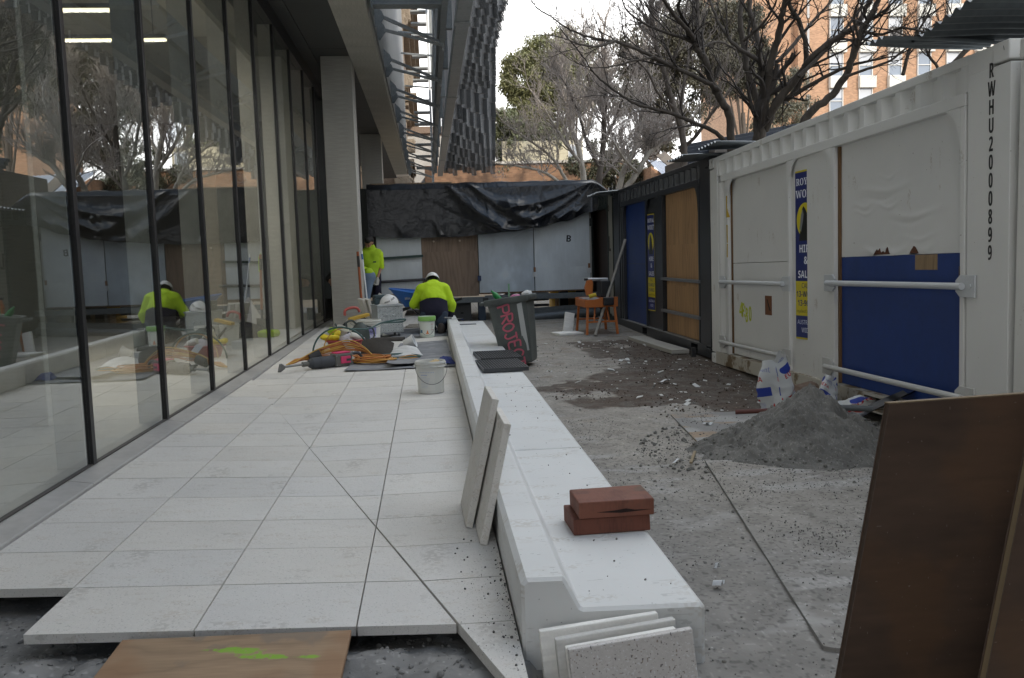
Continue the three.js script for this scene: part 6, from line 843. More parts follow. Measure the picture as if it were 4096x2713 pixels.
{ // orange tile saw table
  const t = thing('tile_saw', 'orange tile saw on a four legged stand before the black container', 'tile saw', [2.92, -0.03, -15.2], 0.04), om = M(0.50, 0.15, 0.035, 0.45, { map: T.paint }), bk = M(0.02, 0.02, 0.022, 0.5), st = M(0.4, 0.4, 0.4, 0.4, { metalness: 0.6 });
  for (const [x, z] of [[-1, 1], [1, 1], [-1, -1], [1, -1]]) mesh('leg', [beam(V(x * 0.235, 0.5, z * 0.36), V(x * 0.27, 0.0, z * 0.42), 0.04, 0.04)], om, t);
  mesh('rail', beam(V(-0.25, 0.22, 0.4), V(0.25, 0.22, 0.4), 0.03, 0.03), om, t); mesh('rail', beam(V(-0.25, 0.22, -0.4), V(0.25, 0.22, -0.4), 0.03, 0.03), om, t); for (const s of [-1, 1]) mesh('brace', beam(V(s * 0.1 + 0.02, 0.5, 0.25), V(s * 0.13, 0.24, 0.385), 0.028, 0.02), om, t);
  mesh('tray_front', extrude([[-0.29, 0.47], [0.29, 0.47], [0.29, 0.64], [0.1, 0.64], [-0.02, 0.63], [-0.12, 0.60], [-0.29, 0.60]], 0.02, 0.003, (g) => g.translate(0, 0, 0.38)), om, t); mesh('tray_back', box(-0.29, 0.29, 0.47, 0.62, -0.4, -0.38), om, t); for (const s of [-1, 1]) mesh('tray_side', box(s * 0.28 - 0.01, s * 0.28 + 0.01, 0.47, 0.60, -0.379, 0.379), om, t); mesh('tray_floor', box(-0.27, 0.27, 0.47, 0.49, -0.379, 0.379), om, t);
  mesh('motor', [box(0.06, 0.24, 0.62, 0.92, -0.2, 0.12, 0.03), box(0.02, 0.2, 0.5, 0.64, 0.41, 0.5, 0.02)], bk, t); mesh('blade_guard', extrude([[-0.17, 0.66], [-0.06, 0.66], [-0.05, 0.9], [-0.08, 0.94], [-0.16, 0.92], [-0.2, 0.8]], 0.06, 0.008, (g) => g.translate(0, 0, -0.05)), om, t); mesh('arm', bar(V(-0.14, 0.94, -0.02), V(0.22, 0.93, -0.02), 0.03, 10), st, t); mesh('handle', bar(V(-0.2, 0.945, -0.02), V(-0.13, 0.945, -0.02), 0.022, 8), bk, t);
  mesh('table_plate', box(-0.25, 0.05, 0.6, 0.615, -0.3, 0.36, 0.003), st, t); const y = solo('yellow_cylinder', bar(V(0, 0, 0), V(0.12, 0.03, 0.03), 0.035, 14), M(0.55, 0.4, 0.02, 0.5), 'yellow capped tube lying on the tile saw tray', 'tube'); y.position.set(2.76, 0.62, -15.0);
}
{ const o = solo('timber_batten', beam(V(0, 0, 0), V(0.82, 1.62, -1.2), 0.045, 0.03), M(0.27, 0.255, 0.23, 0.8, { map: T.wood }), 'long weathered batten leaning from the saw stand onto the black container', 'batten'); o.position.set(2.76, -0.02, -14.5); }
slab('grey slab leaning upright against the orange saw stand', 0.18, 0.36, 0.04, raw, [2.42, -0.025, -15.35], [-0.12, 0.3, -0.18]); { const o = slab('flat grey slab on the ground before the saw stand', 0.46, 0.04, 0.38, raw, [2.37, -0.03, -15.05], [0, 0.25, 0]); }
{ const o = solo('concrete_plank', jitter(box(-0.13, 0.13, 0, 0.06, -1.08, 1.08, 0.008), 0.006, 4, 5), M(0.42, 0.41, 0.38, 0.9, { map: T.concrete }), 'pale concrete plank on the soil along the black container', 'plank'); o.position.set(3.36, -0.055, -12.8); o.rotation.y = 0.05; const s = solo('steel_stub', box(-0.03, 0.03, 0, 0.14, -0.03, 0.03), M(0.03, 0.03, 0.03, 0.6), 'short dark steel stub by the black container corner', 'post'); s.position.set(3.5, -0.08, -11.4); }
{ // pile of grey sand with a slumped gully
  const R = rng(91), X = 2.72, Z = -6.02, N = 150, A = 260;
  const h = (x, z) => { const dx = x - X, dz = z - Z, ang = Math.atan2(dz, dx), d = Math.hypot(dx * (dx < 0 ? 0.92 : 1.12), dz * 1.05) * (1 + 0.14 * (fbm(ang * 1.3 + 5, 2, 3, 0, 611) - 0.5)); let y = 0.40 * Math.pow(clamp(1 - d / 0.82), 1.25) + 0.03 * clamp(1 - d / (0.88 + 0.1 * Math.sin(ang * 3 + 1))) + 0.045 * Math.exp(-d * d * 6);
    const gx = dx * 0.80 + dz * 0.60, gz = -dx * 0.60 + dz * 0.80, gd = Math.abs(gz - 0.02 * Math.sin(gx * 14)) , g = step(0.14, 0.24, gx) * (1 - step(0.6, 0.86, gx)); y -= g * 0.17 * Math.exp(-((gd / 0.1) ** 2)) * (0.6 + d); y += 0.03 * g * Math.exp(-(((gd - 0.14) / 0.05) ** 2));
    const k = clamp(y * 9); return y + k * (0.1 * (fbm(x * 7, z * 7, 4, 0, 613) - 0.5) + 0.06 * (fbm(x * 34, z * 34, 4, 0, 615) - 0.5)); };
  const g = grid(A, N, (u, v) => { const a = u * 6.2832, r = 1.4 * v, x = X + Math.cos(a) * r, z = Z - Math.sin(a) * r; return [x, dirtY(z) - 0.012 + h(x, z), z]; }, (u, v, q) => [q[0], q[2]]);
  const sandT = tex(512, 512, (u, v) => { const a = fbm(u * 6, v * 6, 5, 6, 621), b = n2(u * 110, v * 110, 110, 623); let c = tone([0.135, 0.13, 0.118], 0.6 + 0.8 * a); if (b > 0.86) c = tone(c, 1.7); if (b < 0.12) c = tone(c, 0.6); return c; }, 0.8);
  const t = thing('sand_pile', 'heap of damp grey sand with a slumped side in the dirt yard', 'sand pile', [X, -0.1, Z]); mesh('heap', g.translate(-X, 0.1, -Z), new THREE.MeshStandardMaterial({ map: sandT, bumpMap: T.rough, bumpScale: 0.015, roughness: 0.95 }), t);
  const st = jitter(new THREE.IcosahedronGeometry(1, 1), 0.35, 0.9, 3), n = 2600, im = new THREE.InstancedMesh(st, M(0.165, 0.16, 0.145, 0.95), n), m4 = new THREE.Matrix4(); for (let k = 0; k < n; k++) { const a = R() * 6.2832, r = 0.25 + 1.0 * Math.sqrt(R()) , x = X + Math.cos(a) * r, z = Z + Math.sin(a) * r, s = 0.003 * Math.pow(5.5, R() ** 2.8); im.setMatrixAt(k, m4.compose(V(x - X, Math.max(dirtY(z) - 0.012 + h(x, z), yardY(x, z)) + s * 0.4 + 0.1, z - Z), new THREE.Quaternion().setFromEuler(new THREE.Euler(R() * 6, R() * 6, R() * 6)), V(s, s * 0.8, s))); }
  im.name = 'sand_clods'; im.userData.kind = 'stuff'; im.castShadow = im.receiveShadow = true; t.add(im);
  const sv = thing('shovel', 'shovel with dark blade and red shaft lying behind the sand pile', 'shovel', [3.28, 0.03, -6.5], -0.35); mesh('blade', grid(12, 10, (u, v) => { const w = 0.12 * (1 - 0.35 * v * v); return [0.12 + v * 0.32, 0.03 + 0.16 * v + 0.03 * Math.pow(Math.abs(u - 0.5) * 2, 2), (u - 0.5) * 2 * w]; }, (u, v) => [u, v]), M(0.04, 0.042, 0.045, 0.5, { metalness: 0.4, side: THREE.DoubleSide }), sv); mesh('socket', bar(V(0.14, 0.05, 0), V(-0.12, 0.06, 0), 0.024, 10), M(0.1, 0.11, 0.11, 0.6), sv); mesh('shaft', bar(V(-0.1, 0.06, 0), V(-0.9, 0.02, 0.05), 0.019, 10), M(0.12, 0.04, 0.03, 0.7, { map: T.wood }), sv);
}
{ // cement bags behind the pile
  const print = cvs(512, 768, (c, w, h) => { c.fillStyle = '#c9cbc9'; c.fillRect(0, 0, w, h); c.fillStyle = '#2b3f96'; c.beginPath(); c.ellipse(120, 120, 90, 60, 0.3, 0, 7); c.fill(); c.fillRect(200, 300, 200, 110); c.fillRect(0, 650, 512, 118); c.fillStyle = '#b5342f'; c.font = 'bold 76px sans-serif'; c.fillText('EUREKA', 60, 230); c.fillRect(40, 440, 200, 26); c.beginPath(); c.moveTo(330, 620); c.lineTo(400, 500); c.lineTo(470, 620); c.fill(); c.fillStyle = '#8a93b8'; c.font = 'bold 60px sans-serif'; c.fillText('Cement', 200, 120); for (let k = 0; k < 9; k++) c.fillRect(40, 490 + k * 16, 240, 5); });
  const bag = (label, pos, rot, w, h, s) => { const g = grid(40, 40, (u, v) => { const a = u * 6.2832, y = v * h, pin = 0.75 + 0.25 * Math.sin(v * 3) - 0.25 * v * v, r = 1 + 0.55 * (fbm(u * 7 + s, v * 6, 3, 0, 631) - 0.5) + 0.18 * Math.sin(a * 3 + v * 5 + s); return [Math.cos(a) * w * pin * r, y + 0.03 * Math.sin(a * 2 + s) * v + (v > 0.85 ? 0.018 * Math.sin(a * 3 + s) : 0), Math.sin(a) * w * 0.42 * pin * r]; }, (u, v) => [(1.75 - u) * 2 % 1, v]); const o = solo('cement_bag', g, new THREE.MeshStandardMaterial({ map: print, roughness: 0.6, side: THREE.DoubleSide }), label, 'cement bag'); o.position.set(...pos); o.rotation.set(...rot); };
  bag('opened white cement bag standing upright behind the sand pile', [2.93, -0.1, -7.05], [0.1, 0.2, 0.22], 0.17, 0.56, 2); bag('torn cement bag slumped against the white container', [3.36, -0.1, -7.2], [0.2, 0.9, -0.35], 0.18, 0.34, 7);
  const o = solo('torn_paper_sack', jitter(new THREE.SphereGeometry(0.2, 26, 16).scale(1.1, 0.55, 0.7), 0.07, 7, 5), M(0.16, 0.11, 0.08, 0.9), 'brown torn paper sack between the cement bags', 'paper sack'); o.position.set(3.25, 0.04, -7.5);
  const o2 = solo('torn_cement_paper', jitter(new THREE.SphereGeometry(0.15, 26, 16).scale(1.2, 0.6, 0.8), 0.08, 8, 9), new THREE.MeshStandardMaterial({ map: print, roughness: 0.6 }), 'scrunched blue and white cement paper right of the pile top', 'paper'); o2.position.set(3.52, 0.0, -6.95);
}
{ // sheets of plywood lying in the dirt
  const dusty = M(1, 1, 1, 0.9, { map: tex(512, 512, (u, v) => { const a = fbm(u * 4, v * 4, 5, 4, 641), b = fbm(u * 3, v * 12, 4, 3, 643), g = n2(u * 150, v * 150, 150, 645); let c = mixc([0.235, 0.232, 0.22], [0.34, 0.335, 0.32], step(0.45, 0.65, a)); c = mixc(c, [0.30, 0.19, 0.10], 0.7 * step(0.55, 0.7, b) * step(0.45, 0.6, a)); if (g > 0.9) c = tone(c, 0.6); return c; }, 1.6), bumpMap: T.rough, bumpScale: 0.006 });
  const sheet = (label, poly, m) => { const g = prism(poly, (x, z) => dirtY(z) + 0.018 + 0.012 * (fbm(x * 2, z * 2, 2, 0, 661) - 0.5), 0.022, 0, 0); return solo('plywood_sheet', g, m, label, 'plywood sheet'); };
  sheet('dusty plywood sheet with bare orange streaks under the sand pile', [[2.09, -7.5], [3.3, -7.45], [3.2, -6.1], [1.97, -6.3]], dusty); sheet('cement dusted plywood sheet with a straight edge beside the bench', [[1.84, -5.75], [1.37, -2.93], [1.405, -2.905], [2.9, -2.75], [3.2, -5.6]], M(1.03, 1.03, 1.03, 0.95, { map: T.yard, bumpMap: T.rough, bumpScale: 0.012 }));
  const s = solo('timber_sliver', beam(V(1.845, -0.075, -6.0), V(1.70, -0.06, -5.62), 0.02, 0.012), M(0.26, 0.2, 0.12, 0.8), 'thin timber sliver pointing at the sand pile', 'timber offcut');
}
{ // scraps one can point at
  const R = rng(17), wm = M(0.66, 0.68, 0.70, 0.7, { side: THREE.DoubleSide }); const scrap = (label, x, z, w, d, turn) => { const g = grid(10, 4, (u, v) => [(u - 0.5) * w, 0.012 + 0.012 * Math.sin(u * 7 + z * 9) + 0.008 * v, (v - 0.5) * d], (u, v) => [u, v]); const o = solo('paper_scrap', g, wm, label, 'paper scrap'); o.position.set(x, yardY(x, z) + 0.012, z); o.rotation.y = turn; };
  scrap('curled white paper strip left of the sand pile', 1.665, -5.78, 0.1, 0.03, 0.35); scrap('small white scrap on the dirt in front of the grey sheet edge', 1.25, -3.75, 0.03, 0.02, 0.5); scrap('white scrap on the orange streaked plywood', 2.25, -6.95, 0.07, 0.05, 0.2); scrap('white scrap near the end of the plywood edge', 1.19, -3.55, 0.045, 0.04, 0.9); scrap('flat white scrap on the soil near the container foot', 2.55, -9.4, 0.14, 0.08, 0.1); scrap('white scrap lying by the white container base', 3.45, -7.0, 0.09, 0.06, 0.4); scrap('white scrap beside the foot of the wheelie bin', 1.42, -10.5, 0.06, 0.04, 0.2);
}
{ // foreground boards
  const filmT = tex(768, 768, (u, v) => { const a = fbm(u * 4, v * 9, 5, 4, 671), b = fbm(u * 30, v * 5, 4, 30, 673), n = fbm(u * 5 + 3, v * 5, 5, 5, 675); let c = tone([0.07, 0.043, 0.028], 0.55 + 0.7 * a + 0.3 * (n2(u * 5, v * 120, 5, 674) - 0.5) * (0.2 + b)); c = mixc(c, [0.098, 0.052, 0.026], 0.6 * step(0.48, 0.66, n)); c = mixc(c, [0.028, 0.021, 0.02], 0.85 * step(0.47, 0.62, fbm(u * 3 + 8, v * 7, 4, 3, 677))); c = tone(c, 0.8 + 0.4 * fbm(u * 14, v * 60, 4, 14, 678)); if (n2(u * 160, v * 160, 160, 679) > 0.975) c = [0.16, 0.14, 0.12]; return c; }, [1.2, 1.2]);
  const fm = M(1, 1, 1, 0.62, { map: filmT }), ed = M(0.17, 0.125, 0.07, 0.8, { map: T.wood }), sideM = M(0.05, 0.03, 0.018, 0.8, { map: T.wood }), lam = M(0.16, 0.09, 0.05, 0.8);
  const board = (label, pts, pos, rot) => { const t = thing('plywood_sheet', label, 'plywood sheet', pos); t.rotation.set(...rot); const inset = (d) => pts.map(([x, y], i) => [x + (i === 0 || i === 3 ? d : -d), y + (i > 1 ? -d : d)]); mesh('face', extrude(pts, 0.003, 0, (g) => g.translate(0, 0, 0.010)), fm, t); mesh('core', [extrude(inset(0.0006), 0.009, 0, (g) => g.translate(0, 0, 0.0005)), extrude(inset(0.0016), 0.006, 0, (g) => g.translate(0, 0, -0.006))], label[0] === 's' && label[1] === 't' ? sideM : ed, t); mesh('back_face', extrude(pts, 0.003, 0, (g) => g.translate(0, 0, -0.0095)), fm, t);
    const [p, q] = [pts[3], pts[2]]; mesh('top_edge', jitter(beam(V(p[0], p[1] + 0.001, 0.0005), V(q[0], q[1] + 0.001, 0.0005), 0.023, 0.004, 0.001), 0.0012, 20, 2), ed, t); return t; };
  board('stained brown plywood sheet propped up in the right foreground', [[-0.035, 0], [1.2, 0], [1.2, 1.135], [0.208, 1.112]], [0.775, -0.1, -1.72], [-0.07, 0, 0]);
  board('second dark plywood sheet overlapping at the far right foreground', [[0, 0], [1.2, 0], [1.2, 1.31], [0.29, 1.3]], [0.835, -0.1, -1.42], [-0.05, 0, 0]);
  const bm = M(0.9, 0.8, 0.7, 0.75, { map: tex(1024, 512, (u, v) => { const w = fbm(u * 2, v * 4, 4, 2, 681), ring = Math.abs(Math.sin((v * 7 + w * 3) * 3.1416)), f = n2(u * 10, v * 200, 10, 683), st = fbm(u * 6, v * 5, 5, 6, 685); let c = tone([0.36, 0.275, 0.19], 0.72 + 0.22 * Math.pow(ring, 0.7) + 0.14 * (f - 0.5) + 0.2 * (w - 0.5)); c = mixc(c, [0.2, 0.18, 0.16], 0.7 * step(0.58, 0.72, st)); c = mixc(c, [0.28, 0.16, 0.085], 0.5 * step(0.55, 0.7, fbm(u * 3 + 5, v * 3, 4, 3, 687))); const gx = (u - 0.52) * 7.5, gy = (v - 0.125 - 0.1 * (u - 0.52)) * 42, gg = Math.exp(-gx * gx - gy * gy) + 0.9 * Math.exp(-(((u - 0.66) * 7.5) ** 2) - (((v - 0.185 - 0.07 * (u - 0.66)) * 46) ** 2)) + 0.8 * Math.exp(-(((u - 0.86) * 22) ** 2) - (((v - 0.2) * 70) ** 2)); return mixc(c, [0.22, 0.5, 0.035], step(0.3, 0.75, gg * (0.45 + 1.1 * n2(u * 60, v * 60, 60, 689))) * (0.7 + 0.3 * n2(u * 120, v * 120, 120, 690))); }, [1, 1]) });
  const t = thing('plywood_board', 'worn plywood board with lime green paint strokes in front of the paving', 'plywood board', [-0.735, 0.005, -2.62]); t.rotation.set(0.035, -0.015, -0.02);
  const g = box(-0.40, 0.40, 0, 0.018, -0.47, 0.47, 0.002), p = g.attributes.position, uv = g.attributes.uv; for (let i = 0; i < p.count; i++) uv.setXY(i, (p.getX(i) + 0.40) / 0.80, (p.getZ(i) + 0.47) / 0.94); mesh('panel', g, bm, t); mesh('ply_layers', box(-0.3995, 0.3995, -0.006, -0.0005, -0.4695, 0.4695, 0.001), lam, t);
}
{ // below and behind the raised container
  const c = thing('grey_crate', 'dark grey plastic crate under the raised container beside the bench end', 'crate', [0.68, -0.02, -18.9]), gm = M(0.055, 0.057, 0.06, 0.6); mesh('body', box(-0.2, 0.2, 0, 0.43, -0.2, 0.2, 0.015), gm, c); mesh('grip_hole', box(-0.03, 0.03, 0.19, 0.215, 0.2005, 0.203, 0.001), M(0.005, 0.005, 0.005), c); mesh('badge', box(-0.03, 0.03, 0.05, 0.075, 0.2005, 0.204, 0.001), M(0.04, 0.06, 0.16), c);
  const r = solo('guard_rail', [bar(V(1.5, 0.02, -18.3), V(3.6, 0.13, -18.4), 0.09, 16), beam(V(1.4, 0.15, -18.42), V(3.6, 0.25, -18.5), 0.06, 0.12)], M(0.14, 0.15, 0.155, 0.5, { metalness: 0.4, map: T.steel }), 'thick grey steel pipe rail lying under the raised container', 'rail');
  const y = thing('yellow_machine', 'yellow machine with red lettering beyond the raised container', 'machine', [2.55, 0.0, -21.6]); mesh('hood', box(-0.35, 0.3, 0.25, 0.75, -0.3, 0.3, 0.03), M(0.55, 0.38, 0.02, 0.5), y); mesh('lettering', text('HILTI', 0.2, 0.003).translate(0, 0.58, 0.302), M(0.4, 0.03, 0.03), y); for (const q of [0.18, 0.32, 0.46]) mesh('grille', box(-0.42, 0.36, q - 0.06, q, 0.303, 0.4, 0.02), M(0.12, 0.12, 0.12, 0.7), y);
  const d = solo('yellow_drum', lathe([[0, 0], [0.32, 0], [0.34, 0.04], [0.34, 0.3], [0.355, 0.32], [0.34, 0.34], [0.34, 0.75], [0.3, 0.8], [0, 0.8]]), M(0.60, 0.36, 0.02, 0.5), 'big yellow drum beyond the raised container', 'drum'); d.position.set(3.35, -0.05, -21.9);
  const k = solo('cardboard_box', box(-0.22, 0.22, 0, 0.3, -0.2, 0.2, 0.008), M(0.3, 0.19, 0.1, 0.85), 'brown cardboard box beside the yellow drum', 'cardboard box'); k.position.set(3.3, 0.0, -21.2);
  const w = solo('wrapped_sacks', jitter(new THREE.SphereGeometry(0.32, 24, 16).scale(1, 0.9, 0.8), 0.1, 6, 5), M(0.35, 0.34, 0.36, 0.4), 'plastic wrapped sacks beyond the raised container', 'sacks'); w.position.set(1.85, 0.2, -21.0);
  const p = solo('white_pipes', [bar(V(0, 0, 0), V(0.05, 0.7, 0), 0.05, 12), bar(V(0.13, 0, 0.02), V(0.16, 0.72, 0.02), 0.05, 12)], M(0.5, 0.49, 0.46, 0.5), 'pair of pale pipes standing beyond the raised container', 'pipes'); p.position.set(3.75, 0.0, -20.9);
  const q = solo('earth_bank', grid(50, 30, (u, v) => { const x = -3 + u * 12, z = -24 - v * 8; return [x, 0.02 + 0.85 * sm(clamp(v * 1.5)) + 0.12 * (fbm(x * 2, z * 2, 4, 0, 691) - 0.5), z]; }, (u, v, q) => [q[0], q[2]]), M(0.36, 0.29, 0.21, 0.95, { map: T.mottle, bumpMap: T.rough, bumpScale: 0.03 }), 'pale sandy earth bank beyond the raised container', 'earth'); q.userData.kind = 'structure';
}
{ // red tool inside the room, seen through the glass
  const t = thing('power_board', 'red power adapter with orange lead on the floor behind the glass', 'power adapter', [-5.9, 0.115, -12.4]), m = M(0.5, 0.035, 0.02, 0.45); mesh('block', [box(-0.1, 0.1, 0.06, 0.2, -0.07, 0.07, 0.02), box(-0.05, 0.05, 0.2, 0.26, -0.04, 0.04, 0.012), box(-0.08, -0.04, 0, 0.06, -0.06, 0.06), box(0.04, 0.08, 0, 0.06, -0.06, 0.06)], m, t); mesh('lead', tube([V(0.1, 0.02, 0), V(0.3, 0.01, 0.05), V(0.45, 0.02, -0.1), V(0.55, 0.12, -0.2), V(0.45, 0.01, -0.3), V(0.7, 0.01, -0.25)], 0.008, 40, 6), M(0.5, 0.1, 0.03, 0.5), t);
}
// ================================================================ PEOPLE
const capsule = (p, b) => { const ax = b.a[0], ay = b.a[1], az = b.a[2], ux = b.b[0] - ax, uy = b.b[1] - ay, uz = b.b[2] - az, x = p[0] - ax, y = p[1] - ay, z = p[2] - az, t = clamp((x * ux + y * uy + z * uz) / (ux * ux + uy * uy + uz * uz + 1e-9)); return Math.hypot(x - t * ux, y - t * uy, z - t * uz) - mix(b.ra, b.rb, t); };
function fieldMesh(bones, cell, k, grow = 0, ripple = 0, clip) {
  const lo = [1e9, 1e9, 1e9], hi = [-1e9, -1e9, -1e9]; bones.forEach((b) => { for (const [q, r] of [[b.a, b.ra], [b.b, b.rb]]) for (let i = 0; i < 3; i++) { lo[i] = Math.min(lo[i], q[i] - r - grow - 0.03); hi[i] = Math.max(hi[i], q[i] + r + grow + 0.03); } });
  const c = lo.map((v, i) => (v + hi[i]) / 2), ext = Math.max(hi[0] - lo[0], hi[1] - lo[1], hi[2] - lo[2]), res = Math.max(12, Math.ceil(ext / cell) + 4), mc = new MarchingCubes(res, new THREE.MeshStandardMaterial(), false, false, 60000); mc.isolation = 0;
  const f = mc.field, p = [0, 0, 0]; f.fill(-1);
  for (let z = 0; z < res; z++) for (let y = 0; y < res; y++) for (let x = 0; x < res; x++) {
    p[0] = c[0] + (x - res / 2) * cell; p[1] = c[1] + (y - res / 2) * cell; p[2] = c[2] + (z - res / 2) * cell;
    if (p[0] < lo[0] || p[0] > hi[0] || p[1] < lo[1] || p[1] > hi[1] || p[2] < lo[2] || p[2] > hi[2]) continue;
    let d = 1e3; for (const b of bones) { const e = capsule(p, b); if (e > d + k) continue; const h = clamp(0.5 + 0.5 * (d - e) / k); d = mix(d, e, h) - k * h * (1 - h); }
    d -= grow; if (clip) d = Math.max(d, clip(p)); if (ripple && d < 0.05) d += ripple * (fbm3(p[0] * 11, p[1] * 9, p[2] * 11, 2, 700) - 0.5); f[x + y * res + z * res * res] = -d;
  }
  mc.update(); const n = mc.count ?? mc.geometry.drawRange.count, pos = mc.positionArray.slice(0, n * 3), nor = mc.normalArray.slice(0, n * 3), s = res / 2 * cell;
  for (let i = 0; i < n; i++) for (let j = 0; j < 3; j++) pos[3 * i + j] = c[j] + pos[3 * i + j] * s;
  let g = new THREE.BufferGeometry(); g.setAttribute('position', new THREE.BufferAttribute(pos, 3)); g = mergeVertices(g, 1e-5); g.computeVertexNormals(); return uvm(clean(g));
}
const bn = (a, b, ra, rb) => ({ a, b, ra, rb });
// a hand at w pointing along d (unit), palm across u; curled fingers
function hand(w, d, u, curl = 0.5, s = 1) {
  const D = V(...d).normalize(), U = V(...u).normalize(), N = V().crossVectors(D, U).normalize(), at = (a, b, c) => V(...w).addScaledVector(D, a * s).addScaledVector(U, b * s).addScaledVector(N, c * s).toArray(), out = [bn(at(0, 0, 0), at(0.085, 0, 0), 0.026 * s, 0.03 * s), bn(at(0.03, -0.022, 0), at(0.085, -0.028, 0), 0.02 * s, 0.016 * s), bn(at(0.03, 0.022, 0), at(0.085, 0.028, 0), 0.02 * s, 0.016 * s)];
  [[-0.033, 0.058], [-0.011, 0.076], [0.011, 0.072], [0.033, 0.06]].forEach(([o, L], i) => { const c1 = curl * 0.8, c2 = curl * 1.7, x1 = 0.085 + L * 0.5 * Math.cos(c1), n1 = L * 0.5 * Math.sin(c1); out.push(bn(at(0.08, o, 0), at(x1, o * 1.1, n1), 0.0105 * s, 0.0095 * s), bn(at(x1, o * 1.1, n1), at(x1 + L * 0.5 * Math.cos(c2), o * 1.1, n1 + L * 0.5 * Math.sin(c2)), 0.0095 * s, 0.008 * s)); });
  out.push(bn(at(0.025, -0.03, 0.004), at(0.06, -0.06, 0.012), 0.013 * s, 0.011 * s), bn(at(0.06, -0.06, 0.012), at(0.088, -0.062, 0.028), 0.011 * s, 0.009 * s)); return out;
}
function head(o, f, up) { // o centre of the head, f where it faces
  const F = V(...f).normalize(), S = V().crossVectors(V(...up), F).normalize(), Uu = V().crossVectors(F, S), at = (x, y, z) => V(...o).addScaledVector(S, x).addScaledVector(Uu, y).addScaledVector(F, z).toArray();
  const b = [bn(at(0, 0.035, -0.02), at(0, 0.035, 0.015), 0.082, 0.078), bn(at(0, -0.03, 0.03), at(0, -0.075, 0.05), 0.058, 0.034), bn(at(0.028, -0.02, 0.06), at(-0.028, -0.02, 0.06), 0.03, 0.03), bn(at(0, 0.012, 0.088), at(0, -0.022, 0.108), 0.009, 0.014), bn(at(-0.03, 0.026, 0.078), at(0.03, 0.026, 0.078), 0.014, 0.014), bn(at(-0.018, -0.052, 0.082), at(0.018, -0.052, 0.082), 0.009, 0.009)];
  for (const s of [-1, 1]) b.push(bn(at(s * 0.078, 0.02, -0.005), at(s * 0.082, -0.02, -0.002), 0.014, 0.01)); return { b, at };
}
const limeM = M(0.46, 0.68, 0.015, 0.85, { bumpMap: T.cloth, bumpScale: 0.0015 }), limeM2 = M(0.36, 0.55, 0.02, 0.85, { bumpMap: T.cloth, bumpScale: 0.0015 }), navyM = M(0.010, 0.009, 0.024, 0.95, { bumpMap: T.cloth, bumpScale: 0.002 }), jeanM = M(0.03, 0.045, 0.07, 0.9, { bumpMap: T.cloth, bumpScale: 0.0015 }), paleJean = M(0.16, 0.23, 0.33, 0.9, { map: T.mottle, bumpMap: T.cloth, bumpScale: 0.0015 }), skinM = M(0.36, 0.19, 0.12, 0.6), hairM = M(0.008, 0.007, 0.006, 0.7), bootM = M(0.045, 0.035, 0.03, 0.8), gloveM = M(0.4, 0.39, 0.36, 0.9);
